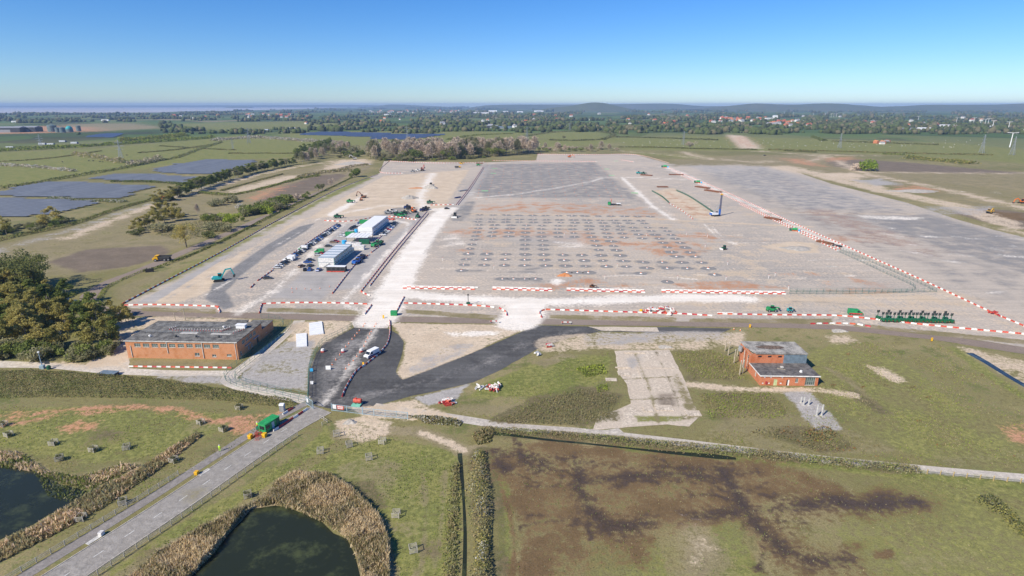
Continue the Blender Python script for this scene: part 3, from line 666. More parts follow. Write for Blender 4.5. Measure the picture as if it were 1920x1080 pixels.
# water
sheet('pond', [(-80, 845), (0, 850), (40, 858), (80, 893), (130, 912), (170, 924), (130, 950), (60, 985), (0, 1012), (-100, 1060)], .05, M['pond'], rough=.5, masks=False)
sheet('pond', [(350, 1090), (400, 1040), (430, 1000), (470, 955), (515, 948), (560, 960), (610, 985), (650, 1010), (665, 1040), (680, 1100)], .05, M['pond'], rough=.4, masks=False)
strip('ditch', [(900, 812), (950, 815), (1020, 824), (1100, 832), (1250, 848), (1340, 856), (1380, 860)], .55, .03, M['pond'], wob=.3, masks=False)
strip('ditch', [(862, 850), (868, 920), (872, 1000), (870, 1090)], .8, .03, M['pond'], wob=.2, masks=False)
strip('ditch', [(1818, 662), (1850, 680), (1890, 705), (1930, 728)], 2.2, .03, M['ditch'], wob=.1, masks=False)
strip('ditch', [(175, 585), (190, 572), (150, 565), (120, 560)], 1.6, .03, M['ditch'], wob=.3, masks=False)
# ================================================================ VEGETATION
M['bark'] = mat('grey_bark', (.16, .13, .10), .9, .3, 2); M['birchbark'] = mat('pale_bark', (.36, .32, .27), .9, .3, 2)
M['olive'] = leafmat('spring_olive_leaves', (.36, .32, .095), (.48, .42, .14)); M['green'] = leafmat('green_leaves', (.185, .225, .06), (.27, .31, .085))
M['bright'] = leafmat('fresh_leaves', (0.272, 0.368, 0.048), (0.384, 0.448, 0.08), .25); M['deep'] = leafmat('dark_leaves', (.15, .17, .06), (.235, .245, .085))
M['twig'] = leafmat('bare_twigs', (.44, .36, .27), (.58, .48, .37), .35, .1); M['sage'] = leafmat('grey_green_leaves', (.255, .25, .125), (.36, .345, .19))
M['blossom'] = leafmat('white_blossom', (.70, .68, .60), (.55, .52, .42), .2); M['bramble'] = leafmat('bramble_stems', (.30, .235, .12), (.25, .255, .10), .3)
M['reed'] = leafmat('dead_reed', (.86, .68, .45), (.70, .53, .34), .2); M['straw'] = leafmat('dry_grass', (0.48, 0.392, 0.208), (0.32, 0.28, 0.136), .3)
M['rust'] = leafmat('dock_stems', (0.4, 0.208, 0.088), (0.288, 0.176, 0.08), .3)
def cards(c, size, asp=1.0, up=0.0, dirs=None):
    """little leaf-clump faces at the points c, turned at random; asp > 1 makes them long"""
    n = len(c); size = np.broadcast_to(size, n)
    a = rng.normal(size=(n, 3)) if dirs is None else dirs + rng.normal(0, .35, (n, 3))
    if up: a[:, 2] = abs(a[:, 2]) + up
    a /= np.linalg.norm(a, axis=1)[:, None]
    b = np.cross(a, rng.normal(size=(n, 3))); b /= np.linalg.norm(b, axis=1)[:, None] + 1e-9
    A = a * (size * asp / 2)[:, None]; B = b * (size / asp ** .5 / 2)[:, None]
    sk = rng.uniform(.55, 1, (n, 1))
    v = np.stack([c - A - B * sk, c + B - A * .4, c + A + B * sk * .8, c - B + A * .35], 1).reshape(-1, 3)
    return v, np.arange(4 * n).reshape(-1, 4)
def shell(n, lobes, bias=.75):
    k = rng.integers(0, len(lobes), n); L = np.array(lobes)[k]
    d = rng.normal(size=(n, 3)); d /= np.linalg.norm(d, axis=1)[:, None]
    r = rng.uniform(0, 1, n) ** (1 - bias)
    return L[:, :3] + d * (r * L[:, 3])[:, None] * np.array([1, 1, .85]), d
def crown_mesh(kind, mt):
    if kind == 'round':        # about 10 m
        lobes = [(*(rng.normal(0, 1.9, 2)), rng.uniform(4.2, 8.4), rng.uniform(1.2, 2.1)) for _ in range(16)]
        c, d = shell(1500, lobes); v, f = cards(c, rng.uniform(.3, .62, 1500))
    elif kind == 'wide':       # big open oak, 15 m
        lobes = [(*(rng.normal(0, 3.0, 2)), rng.uniform(5, 13.2), rng.uniform(1.3, 2.4)) for _ in range(26)]
        c, d = shell(2200, lobes, .6); v, f = cards(c, rng.uniform(.28, .6, 2200))
    elif kind == 'upright':    # birch or poplar, 12 m
        lobes = []
        for i in range(16):
            z = rng.uniform(2.6, 11.2); w = 1.5 * (1 - ((z - 5.2) / 7.2) ** 2) + .25; lobes.append((*(rng.normal(0, .62 * w, 2)), z, rng.uniform(.6, 1.0) * w * .75 + .25))
        c, d = shell(1700, lobes, .6); v, f = cards(c, rng.uniform(.22, .5, 1700), 1.5, .3)
    elif kind == 'bare':       # 20 m, fine ascending twigs
        c = np.c_[rng.normal(0, 1.75, (1000, 2)), rng.triangular(5, 15, 21, 1000)]; c[:, :2] *= (.4 + (21.5 - c[:, 2])[:, None] / 14)
        dr = np.c_[c[:, :2] * .35, np.full(1000, 1.6)]; v, f = cards(c, rng.uniform(.45, .95, 1000), 3.2, .2, dr)
    elif kind == 'bush':       # 4 m dome
        lobes = [(*(rng.normal(0, 1.15, 2)), rng.uniform(.9, 2.5), rng.uniform(.8, 1.35)) for _ in range(12)]
        c, d = shell(900, lobes); c[:, 2] = abs(c[:, 2]); v, f = cards(c, rng.uniform(.22, .5, 900))
    return npmesh('crown', v, f, mt)
def trunk_mesh(kind, mt):
    b = MB(); H, r = {'round': (6.5, .28), 'wide': (10, .42), 'upright': (10.5, .14), 'bare': (19, .2), 'bush': (1.6, .1)}[kind]
    b.cyl((0, 0, -.2), (random.uniform(-.2, .2), random.uniform(-.2, .2), H * .55), r, r * .65, 7, False); b.cyl((0, 0, H * .5), (random.uniform(-.3, .3), random.uniform(-.3, .3), H), r * .65, r * .15, 6, False)
    for k in range({'round': 6, 'wide': 10, 'upright': 5, 'bare': 8, 'bush': 4}[kind]):
        a = random.uniform(0, 2 * pi); z = H * random.uniform(.3, .75); L = H * random.uniform(.25, .42)
        up = .9 if kind in ('upright', 'bare') else .6
        b.cyl((0, 0, z), (cos(a) * L * (1.2 - up), sin(a) * L * (1.2 - up), z + L * up), r * .4, r * .08, 5, False)
    return b.mesh('trunk', mt)
PROTO = {}
def tree_proto(kind, leaf, nvar=3, name='tree'):
    key = (kind, leaf, name)
    if key not in PROTO:
        PROTO[key] = [(trunk_mesh(kind, M['birchbark'] if kind in ('upright', 'bare') else M['bark']), crown_mesh(kind, M[leaf])) for _ in range(nvar)]
    return PROTO[key]
def tree(kind, leaf, loc, sc, name, label, group=None, cat='tree', wide=1.0):
    t_, c_ = random.choice(tree_proto(kind, leaf, name=name))
    o = thing(name, label, cat, loc, random.uniform(0, 6.28), group)
    o.scale = (sc * wide * random.uniform(.9, 1.12), sc * wide * random.uniform(.9, 1.12), sc)
    link('trunk', t_, o); link('crown', c_, o)
    return o
def scatter(px, n, mind):
    w = PX(px); lo, hi = w.min(0), w.max(0); pts = []; tries = 0
    while len(pts) < n and tries < n * 60:
        tries += 1; q = rng.uniform(lo, hi)
        if inside(q[None], w)[0] and all((q[0] - a[0]) ** 2 + (q[1] - a[1]) ** 2 > mind * mind for a in pts): pts.append(q)
    return [(a[0], a[1], 0) for a in pts]
def wood(px, n, mind, kinds, s0, s1, name, label, group, cat='tree', wide=1.0):
    for p in scatter(px, n, mind):
        k, lf = random.choice(kinds); tree(k, lf, p, random.uniform(s0, s1), name, label, group, cat, wide)
def thicket(name, label, px, h, dens, size, leafs, group=None, cat='bush', asp=1.0, up=0.0, blossom=0, kind=None, line_w=None, fall=True):
    """a mass of low growth inside an outline (or along a line): one plant, its flowers a part"""
    w = PX(px)
    if line_w:
        c, nr = strip_pts(px, 1); L = np.hypot(*np.diff(c, axis=0).T).sum(); n = max(24, int(L * line_w * dens))
        t = rng.uniform(0, len(c) - 1.001, n); i = t.astype(int); u = rng.normal(0, .28, n).clip(-.62, .62)
        wob = np.interp(t, np.arange(0, len(c) + 3, 3), rng.uniform(.6, 1.2, len(np.arange(0, len(c) + 3, 3))))
        p = c[i] + (c[i + 1] - c[i]) * (t - i)[:, None] + nr[i] * (u * line_w * wob)[:, None]
        prof = (1 - (u / .66) ** 2) * wob
    else:
        lo, hi = w.min(0), w.max(0); ar = .5 * abs(np.dot(w[:, 0], np.roll(w[:, 1], 1)) - np.dot(w[:, 1], np.roll(w[:, 0], 1))); n = int(ar * dens)
        q = rng.uniform(lo, hi, (int(n * 4) + 50, 2)); sd = sdist(q, w); k = sd > 0; p = q[k][:n]; sd = sd[k][:n]; n = len(p)
        ph = rng.uniform(0, 6, 4); prof = (.62 + .24 * np.sin(p[:, 0] * .55 + ph[0]) * np.sin(p[:, 1] * .6 + ph[1]) + .14 * np.sin(p[:, 0] * 1.7 + ph[2]) * np.sin(p[:, 1] * 1.5 + ph[3]))
        if fall: prof *= np.clip(sd / max(.6, h * .7), .12, 1) ** .5
    z = h * prof * rng.uniform(0, 1, n) ** .45
    cc = np.c_[p, np.maximum(z, .06)]
    s = rng.uniform(.6, 1.3, n) * size
    base = np.array([*p.mean(0), 0]); mi = rng.integers(0, len(leafs), n); pc = np.sin(p[:, 0] * .3 + 1) * np.sin(p[:, 1] * .37)
    mi = np.where(pc > .1, np.minimum(mi, rng.integers(0, len(leafs), n)), np.maximum(mi, rng.integers(0, len(leafs), n)))
    v, f = cards(cc - base, s, asp, up)
    me = npmesh(name, v, f, [M[x] for x in leafs]); me.polygons.foreach_set('material_index', mi.astype(np.int32))
    o = link(name, me); o.location = base
    if kind: o['kind'] = kind
    tag(o, label, cat, group)
    if blossom:
        k = np.nonzero((z > h * prof * .6) & (np.sin(p[:, 0] * .8) * np.sin(p[:, 1] * .5 + 1) > .25))[0]; k = k[:max(8, int(n * blossom))]
        v, f = cards(cc[k] - base + [0, 0, .15], s[k] * .9); link('blossom', npmesh('blossom', v, f, M['blossom']), o)
    return o
# left wood beside the lane
G1 = 'trees of the wood beside the concrete lane'
wood([(-90, 560), (60, 545), (110, 562), (165, 592), (215, 612), (222, 640), (188, 664), (120, 660), (0, 660), (-90, 662)], 80, 2.3, [('upright', 'olive')] * 3 + [('upright', 'green')], .7, 1.15, 'birch_tree', 'olive green birch tree in the wood beside the concrete lane', G1, wide=1.4)
wood([(-60, 665), (0, 655), (200, 655), (225, 640), (215, 668), (160, 676), (0, 676)], 22, 2.6, [('bush', 'sage'), ('bush', 'green'), ('bush', 'sage')], 1.0, 1.7, 'willow_bush', 'rounded grey green willow at the lane edge of the wood', 'willows along the lane edge of the wood', 'bush')
wood([(-90, 545), (-10, 530), (55, 538), (95, 560), (40, 575), (-90, 590)], 16, 3.2, [('upright', 'deep'), ('wide', 'deep'), ('round', 'deep')], 1.0, 1.4, 'dark_tree', 'tall dark tree at the back of the wood beside the ploughed patch', 'tall dark trees at the back of the wood')
wood([(195, 598), (240, 598), (246, 612), (205, 618)], 6, 2.4, [('upright', 'olive')], .55, .8, 'thin_birch_tree', 'thin see-through birch between the warehouse and the brown road bend', 'thin birches behind the warehouse')
thicket('bramble_patch', 'low green bramble heap at the concrete apron below the wood', [(120, 672), (170, 655), (205, 660), (195, 672), (150, 680)], 1.2, 9, .42, ['green', 'bramble', 'deep'])
# scrub in the field by the service road
G2 = 'trees on the scrub beside the service road'
for x, y, s in ((290, 414), (303, 409), (316, 406), (330, 408), (340, 414), (323, 414), (309, 417)) and [(290, 414, 1.0), (303, 409, 1.15), (316, 406, 1.1), (330, 408, 1.1), (340, 414, .9), (323, 414, .95), (309, 417, .9), (297, 420, .8)]:
    tree('upright', 'olive', P(x, y), s * .95, 'birch_tree', 'brown green birch in the tall clump on the scrub', 'birches of the tall clump on the scrub', wide=1.5)
for x, y, s in ((252, 432, .62), (262, 428, .7), (272, 426, .75), (281, 424, .78), (288, 428, .6), (268, 433, .6)):
    tree('upright', 'olive', P(x, y), s, 'birch_tree', 'short brown birch at the low end of the scrub clump', 'short birches of the scrub clump', wide=1.6)
for x, y, k, lf, s, w, nm, lb in (
    (350, 464, 'wide', 'olive', 1.02, 1.05, 'oak_tree', 'large open olive oak standing alone at the service road'),
    (434, 428, 'round', 'bright', 1.2, 1.25, 'round_tree', 'bright green round tree beside the service road'),
    (258, 439, 'bush', 'deep', 1.1, 1.5, 'dark_bush', 'dark bush at the foot of the short birches'), (312, 433, 'bush', 'sage', 1.9, 1.5, 'willow_bush', 'wide grey green bush below the tall birch clump'),
    (398, 414, 'bush', 'green', 1.5, 1.0, 'green_bush', 'round green bush on the scrub left of the bright tree'), (386, 413, 'bush', 'green', 1.5, 1.1, 'green_bush', 'green bush beside a twin bush on the scrub'),
    (371, 403, 'bare', 'twig', .42, .9, 'bare_tree', 'small bare tree alone on the tan field'), (403, 386, 'bush', 'sage', 1.7, 1.3, 'willow_bush', 'pale grey green willow on the tan field'), (432, 380, 'bush', 'sage', 2.0, 1.6, 'willow_bush', 'wide pale willow next to the blossom tree'),
    (448, 392, 'bush', 'blossom', 1.5, .6, 'blossom_tree', 'small white blossom tree among the willows'), (501, 401, 'bush', 'bright', 2.0, .85, 'green_bush', 'bright green round tree at the end of the bush row'), (416, 414, 'bush', 'sage', 1.2, 1.2, 'willow_bush', 'grey bush in the shade of the bright tree'),
    (397, 446, 'bush', 'deep', 1.3, 1.5, 'dark_bush', 'dark low bush behind the service road'), (400, 432, 'bush', 'sage', 1.6, 1.8, 'willow_bush', 'grey green thicket between the oak and the bright tree'), (424, 434, 'bush', 'sage', 1.4, 1.4, 'willow_bush', 'grey thicket at the foot of the bright tree'),
    (456, 415, 'bush', 'green', 1.0, .6, 'green_bush', 'little upright bush right of the bright tree'),
    (558, 375, 'bush', 'twig', 1.6, 1.0, 'bare_tree', 'brown budding tree on the field edge'), (571, 373, 'bush', 'green', 1.3, .9, 'green_bush', 'low green bush beside the budding tree'), (578, 370, 'round', 'green', .6, .8, 'round_tree', 'small green tree beside the service road bend'),
    (597, 359, 'round', 'green', .75, .8, 'round_tree', 'green tree of a pair beside the service road'), (605, 358, 'round', 'sage', .8, .8, 'round_tree', 'greyer tree of a pair beside the service road'), (621, 350, 'wide', 'twig', .62, .8, 'bare_tree', 'leafless round tree beside the service road'),
    (665, 332, 'bush', 'green', 3.2, .9, 'round_tree', 'large green tree at the far end of the service road'),
    (1627, 320.5, 'bush', 'bright', 4.4, .95, 'round_tree', 'large bright green tree by the far stone road junction'), (1608, 320, 'bush', 'twig', 3.0, .9, 'bare_tree', 'pale leafless tree beside the large bright tree'),
    (1293, 279, 'round', 'twig', 1.6, 1.3, 'bare_tree', 'grey leafless tree on the far field boundary'), (1057, 262, 'round', 'sage', 1.1, 1.0, 'round_tree', 'lone round tree in the far green field')):
    tree(k, lf, P(x, y), s, nm, lb, None, 'bush' if 'bush' in nm else 'tree', w)
wood([(455, 405), (480, 395), (520, 380), (545, 378), (540, 390), (500, 402), (465, 410)], 22, 3, [('bush', 'green'), ('bush', 'sage'), ('bush', 'green')], 1.6, 2.3, 'green_bush', 'dense green bush in the row beside the service road', 'bush row beside the service road', 'bush')
thicket('scrub', 'brown green scrub between the birches and the oak', [(290, 440), (340, 420), (420, 405), (440, 420), (400, 445), (340, 450)], 1.3, 1.0, .6, ['sage', 'straw', 'bramble', 'deep'])
# poplars and hedges along the solar rows
for k in range(52):
    t = k / 51; q = P(float(np.interp(t, (0, .4, .7, 1), (335, 420, 480, 548))), float(np.interp(t, (0, .4, .7, 1), (369, 340, 323, 309))))
    tree('upright', random.choice(('green', 'sage', 'green')), (q.x + random.uniform(-2.5, 2.5), q.y + random.uniform(-4, 4), 0), random.uniform(.75, 1.15), 'poplar_tree', 'fresh green poplar in the row behind the solar panels', 'poplar row behind the solar panels', wide=1.8)
wood([(556, 312), (600, 299), (655, 285), (655, 276), (600, 288), (556, 302)], 44, 4.5, [('bare', 'twig'), ('bare', 'sage')], .62, .85, 'bare_tree', 'leafless grey brown tree in the row left of the far wood', 'leafless row left of the far wood', wide=1.3)
wood([(553, 301), (600, 283), (628, 272), (620, 268), (555, 290)], 26, 6, [('upright', 'green')], 1.1, 1.4, 'poplar_tree', 'green poplar behind the leafless row', 'green poplars behind the leafless row', wide=1.7)
wood([(-60, 448), (60, 434), (130, 418), (135, 410), (60, 424), (-60, 440)], 26, 4, [('upright', 'olive'), ('bush', 'sage'), ('bush', 'green')], .8, 1.2, 'hedge_tree', 'olive tree in the hedge below the near solar rows', 'hedge trees below the near solar rows', wide=1.4)
wood([(285, 388), (340, 372), (345, 366), (290, 380)], 14, 3, [('upright', 'olive'), ('bush', 'deep'), ('bush', 'sage')], .8, 1.1, 'hedge_tree', 'olive tree in the hedge beside the orange excavator', 'hedge trees beside the orange excavator', wide=1.4)
hedges = [([(-60, 466), (30, 444), (130, 423), (220, 393), (290, 374), (340, 364)], 2.4, 5, ['deep', 'green', 'bramble'], 'dark hedge below the solar rows beside the stone track'),
    ([(272, 510), (330, 490), (420, 451), (520, 400), (600, 362), (660, 333)], 1.1, 3, ['green', 'deep'], 'clipped green hedge along the ditch of the service road'),
    ([(188, 560), (200, 540), (240, 520), (276, 505)], 1.1, 2.2, ['deep', 'green'], 'low dark hedge round the inside of the road bend'),
    ([(375, 362), (430, 366), (480, 357), (560, 336), (598, 330)], 2.2, 7, ['deep', 'green'], 'dark hedge round the rubble yard'),
    ([(415, 358), (480, 340), (530, 327)], 1.4, 4, ['deep', 'bramble'], 'dark hedge at the back of the rubble yard'),
    ([(95, 372), (160, 377), (235, 379)], 2, 8, ['sage', 'blossom', 'green'], 'pale hedge between the near solar blocks'),
    ([(210, 341), (290, 342), (350, 346)], 2, 8, ['sage', 'green'], 'pale hedge between the middle solar blocks'),
    ([(-60, 362), (30, 350), (130, 333), (230, 316), (290, 303), (330, 296), (380, 278), (415, 267)], 3, 9, ['deep', 'green', 'sage'], 'long dark hedge along the upper side of the solar farm'),
    ([(-60, 308), (60, 314), (140, 322)], 4, 9, ['sage', 'twig', 'blossom'], 'pale hedge with blossom across the cattle field'), ([(140, 290), (180, 297), (230, 306)], 7, 12, ['sage', 'twig', 'olive'], 'tall loose hedge of budding trees in the cattle field'),
    ([(-60, 306), (60, 300), (140, 291), (190, 283)], 1.2, 7, ['deep', 'bramble'], 'low broken hedge across the upper cattle field'), ([(240, 312), (270, 307), (300, 300)], 8, 14, ['twig', 'sage'], 'tall leafless clump at the corner of the cattle field'),
    ([(260, 287), (330, 281), (400, 271)], 1.6, 9, ['deep', 'bramble'], 'thin dark hedge between two green fields'), ([(300, 274), (420, 281), (440, 281)], 1.5, 8, ['bramble', 'deep'], 'thin brown ditch hedge in the green fields'), ([(430, 288), (560, 288)], 1.8, 8, ['deep', 'bramble'], 'straight dark hedge left of the poplars'),
    ([(-60, 287), (60, 281), (150, 276), (240, 270), (330, 264), (400, 259)], 7, 22, ['deep', 'green', 'bright'], 'tall hedge of yellow green trees beyond the cattle fields'), ([(230, 267), (300, 262), (345, 257)], 12, 34, ['bright', 'green', 'olive'], 'rounded yellow green copse beyond the cattle fields'),
    ([(400, 264), (480, 259), (560, 264), (640, 268)], 6, 24, ['twig', 'sage', 'blossom'], 'brown and white blossom belt across the far fields'), ([(1140, 257), (1230, 259), (1345, 263)], 3, 14, ['deep', 'sage'], 'dotted dark hedge across the far sheep field'),
    ([(1030, 263), (1080, 264), (1125, 262)], 3, 14, ['deep', 'sage'], 'short dark hedge below the bright field'), ([(1160, 276), (1240, 277), (1300, 279), (1420, 281)], 2, 10, ['bramble', 'deep'], 'brown ditch hedge along the near edge of the sheep field'),
    ([(1440, 281), (1560, 284), (1700, 288), (1860, 291)], 2.2, 10, ['bramble', 'deep'], 'brown ditch hedge right of the ploughed strip'), ([(1524, 257), (1545, 264)], 4, 14, ['deep', 'green'], 'short thick hedge alone in the right field'),
    ([(1700, 297), (1760, 302), (1822, 308)], 5, 26, ['deep', 'green', 'olive'], 'dark gorse thicket on the far tan ground'), ([(1655, 289), (1695, 291)], 2.5, 16, ['green', 'deep'], 'low green scrub left of the gorse thicket'),
    ([(1470, 283), (1530, 286)], 2.5, 14, ['bramble', 'deep'], 'brown scrub at the end of the stone road'), ([(1560, 265), (1640, 268), (1760, 272)], 3, 14, ['deep', 'sage'], 'dotted hedge beyond the far farm'),
    ([(560, 335), (600, 325), (660, 320)], 3.5, 10, ['sage', 'olive', 'twig'], 'loose willow belt at the head of the tan field'), ([(625, 322), (660, 312), (690, 309)], 2.5, 12, ['sage', 'twig'], 'pale scrub beside the sandy mound'),
    ([(980, 257), (1030, 249), (1090, 245)], 3, 12, ['deep', 'sage'], 'dark hedge left of the bright field'), ([(840, 262), (890, 254), (960, 251)], 3, 12, ['deep', 'green'], 'dark hedge beyond the far wood'), ([(1130, 262), (1150, 252), (1120, 247)], 4, 14, ['deep', 'sage'], 'hedge at the right end of the bright field')]
for px, h, w_, lf, lb in hedges:
    d = np.hypot(*PX(px).mean(0)); thicket('hedge', lb, px, h, min(5, 1500 / d * 1.1 * (1 if d < 900 else .55)), max(.4, d * .0013), lf, None, 'hedge', line_w=w_)
# the far wood behind the yard
wood([(688, 300), (760, 303), (850, 300), (930, 293), (1005, 289), (1005, 283), (900, 284), (760, 288), (690, 290)], 170, 5.2, [('bare', 'twig')] * 4 + [('bare', 'sage'), ('round', 'sage')], .95, 1.45, 'bare_tree', 'tall leafless tree in the wood behind the gravel yard', 'leafless trees of the wood behind the yard', wide=1.35)
wood([(700, 301), (770, 304), (850, 301), (940, 294), (940, 291), (850, 298), (760, 300), (700, 298)], 26, 8, [('bush', 'green'), ('bush', 'sage'), ('round', 'green')], 1.1, 2.2, 'green_bush', 'green undergrowth bush at the foot of the far wood', 'undergrowth of the far wood', 'bush', 1.2)
wood([(1010, 287), (1090, 285), (1158, 284), (1158, 279), (1080, 278), (1010, 280)], 40, 9, [('bare', 'twig'), ('round', 'twig'), ('bush', 'sage'), ('round', 'green')], .55, .8, 'bare_tree', 'low brown tree in the belt right of the far wood', 'low trees right of the far wood', wide=1.6)
wood([(635, 300), (690, 292), (690, 285), (640, 288)], 14, 7, [('bush', 'sage'), ('bush', 'green'), ('round', 'sage')], 1.4, 2.2, 'willow_bush', 'grey green willow between the leafless row and the far wood', 'willows left of the far wood', 'bush', 1.3)
# banks near the camera
thicket('bramble_bank', 'broad brown green bramble bank below the concrete lane', [(-90, 700), (60, 695), (200, 703), (300, 712), (420, 730), (545, 750), (560, 762), (520, 764), (420, 752), (280, 748), (100, 745), (-90, 750)], 1.9, 15, .28, ['straw', 'bramble', 'sage', 'green', 'bramble'], up=.2)
thicket('bramble_hedge', 'brown bramble hedge beside the ditch and the stone track', [(905, 808), (1050, 816), (1200, 832), (1400, 852), (1600, 872), (1725, 886)], 1.4, 20, .25, ['bramble', 'straw', 'sage', 'green'], line_w=3.6, cat='hedge', up=.2)
thicket('blossom_hedge', 'hawthorn hedge in white blossom along the farm ditch', [(900, 850), (895, 900), (900, 960), (905, 1020), (900, 1095)], 2.6, 16, .3, ['straw', 'sage', 'olive', 'deep'], line_w=4.2, cat='hedge', blossom=.10)
thicket('ditch_grass', 'dry grass along the left bank of the farm ditch', [(855, 870), (850, 950), (848, 1020), (845, 1095)], .7, 14, .3, ['straw', 'bramble', 'sage'], line_w=2.4, cat='grass', kind='stuff', asp=2.5, up=.8)
thicket('bramble_patch', 'brown and white bush patch beside the gate fence', [(765, 780), (830, 782), (868, 792), (860, 800), (800, 795)], 1.6, 24, .42, ['bramble', 'straw', 'blossom', 'sage'])
thicket('willow_clump', 'brown budding bush at the head of the farm ditch', [(885, 818), (905, 805), (925, 812), (920, 830), (895, 835)], 2.4, 30, .38, ['bramble', 'straw', 'sage', 'deep'])
thicket('scrub', 'dark scrub on the mound between the tarmac and the slab', [(930, 790), (1010, 752), (1090, 728), (1160, 745), (1140, 785), (1060, 798), (970, 795)], .7, 9, .24, ['straw', 'bramble', 'sage', 'bramble'], asp=1.8, up=.5, kind='stuff')
thicket('rough_grass', 'tall rough grass left of the derelict brick building', [(1262, 662), (1330, 655), (1375, 672), (1400, 712), (1300, 712)], .6, 8, .22, ['straw', 'bright', 'straw'], cat='grass', kind='stuff', asp=2.4, up=1)
thicket('rough_grass', 'tall rough grass in front of the derelict brick building', [(1308, 738), (1440, 736), (1478, 765), (1470, 785), (1330, 785)], .6, 8, .22, ['straw', 'bramble', 'bright'], cat='grass', kind='stuff', asp=2.4, up=1)
thicket('nettle_patch', 'fresh green nettle patch on the mound beside the slab', [(1080, 692), (1130, 682), (1138, 700), (1100, 708)], .9, 9, .5, ['bright', 'green'], kind='stuff')
thicket('nettle_patch', 'small fresh green bush beside the slab', [(1118, 725), (1138, 720), (1140, 733), (1120, 737)], 1.2, 14, .3, ['green', 'bright'], kind='stuff')
thicket('dock_patch', 'rust brown dock stems left of the gravel pad', [(1400, 812), (1440, 800), (1480, 800), (1500, 830), (1430, 822)], .8, 3, .35, ['rust', 'bramble', 'straw'], up=.5, kind='stuff')
thicket('bramble_mound', 'brown bramble mound at the foot of the gravel pad', [(1500, 812), (1545, 800), (1570, 812), (1560, 830), (1510, 828)], 1.8, 9, .34, ['bramble', 'rust', 'sage'])
thicket('dock_patch', 'rust brown dock stems below the bramble mound', [(1490, 828), (1560, 832), (1615, 842), (1560, 850), (1500, 842)], .7, 4, .34, ['rust', 'bramble', 'straw'], up=.5, kind='stuff')
thicket('bramble_hedge', 'olive bramble hedge in the corner of the wet pasture', [(1845, 935), (1880, 960), (1920, 1000), (1980, 1040)], 1.6, 10, .36, ['bramble', 'sage', 'deep', 'olive'], line_w=5, cat='hedge')
thicket('reeds', 'tan reed bed around the round pond', [(235, 1095), (300, 1042), (380, 997), (440, 967), (500, 940), (520, 905), (560, 890), (620, 895), (670, 930), (710, 970), (730, 1020), (730, 1095), (683, 1095), (668, 1040), (650, 1008), (610, 983), (560, 958), (515, 946), (468, 953), (428, 1000), (398, 1040), (345, 1095)], 1.8, 75, .4, ['reed', 'reed', 'straw'], cat='reeds', kind='stuff', asp=4, up=1.6, fall=False)
thicket('reeds', 'tan reed belt between the left pond and the fence', [(-80, 1060), (60, 990), (170, 925), (250, 885), (370, 812), (378, 818), (300, 880), (190, 955), (80, 1015), (-80, 1095)], 1.3, 16, .42, ['reed', 'straw', 'straw', 'sage'], cat='reeds', kind='stuff', asp=3, up=1.2)
thicket('reeds', 'pale reed belt along the upper bank of the left pond', [(-60, 840), (40, 850), (90, 885), (150, 895), (230, 870), (260, 875), (170, 918), (120, 908), (60, 885), (-60, 868)], 1.1, 9, .42, ['reed', 'straw', 'green'], cat='reeds', kind='stuff', asp=3, up=1.2)
thicket('water_weed', 'dark green weed at the edge of the left pond', [(60, 880), (130, 908), (230, 888), (240, 895), (140, 945), (90, 930)], .5, 6, .35, ['deep', 'green', 'sage'], cat='weeds', kind='stuff', asp=2, up=.8)
for cx, cy in [(x, y) for x, y in zip(rng.uniform(1560, 1900, 22), rng.uniform(660, 860, 22))][:18]:
    q = P(cx, cy); r0 = random.uniform(.6, 1.5)
    thicket('grass_tussock', 'brown dead weed tussock on the rough slope right of the derelict building', [(cx - r0 * 5, cy), (cx, cy - r0 * 2.4), (cx + r0 * 5, cy), (cx, cy + r0 * 2.4)], .7, 12, .3, ['rust', 'straw', 'bramble'], 'tussocks on the rough slope', 'weeds', up=.5)
# tufts over the near grass
def tufts(name, label, px, n, h, leafs, size=.2, cat='grass'):
    w = PX(px); q = rng.uniform(w.min(0), w.max(0), (n * 3, 2)); q = q[inside(q, w)]
    keep = np.sin(q[:, 0] * .21) * np.sin(q[:, 1] * .17 + 1) + rng.normal(0, .4, len(q)) > .1; q = q[keep][:n]
    c = np.c_[q, rng.uniform(.05, h, len(q))]; v, f = cards(c, rng.uniform(.5, 1.3, len(q)) * size, 2.2, .7)
    me = npmesh(name, v, f, [M[x] for x in leafs]); me.polygons.foreach_set('material_index', rng.integers(0, len(leafs), len(f)).astype(np.int32))
    tag(link(name, me), label, cat, kind='stuff')
tufts('grass', 'rough grass on the slope right of the derelict building', [(1540, 640), (1760, 645), (1990, 770), (1990, 895), (1720, 872), (1320, 828), (1480, 735), (1540, 730)], 16000, .2, ['straw', 'bright', 'sage', 'straw'])
tufts('grass', 'dry grass on the mound above the stone track', [(840, 765), (900, 730), (1000, 690), (1140, 660), (1160, 760), (1110, 805), (960, 795)], 3000, .18, ['straw', 'green', 'bright'])
tufts('grass', 'grass on the bank left of the access road', [(-60, 760), (420, 768), (520, 780), (420, 850), (200, 960), (60, 1040), (150, 920), (-60, 840)], 5000, .15, ['bright', 'straw', 'green'])
tufts('grass', 'grass on the pasture right of the access road', [(630, 800), (860, 840), (850, 1095), (740, 1095), (720, 980), (600, 890), (300, 1040), (230, 1090), (200, 1090)], 4500, .12, ['bright', 'straw', 'green'])
tufts('grass', 'grass and rushes on the wet pasture', [(940, 830), (1500, 875), (1990, 915), (1990, 1095), (950, 1095)], 3500, .1, ['green', 'straw', 'sage'])
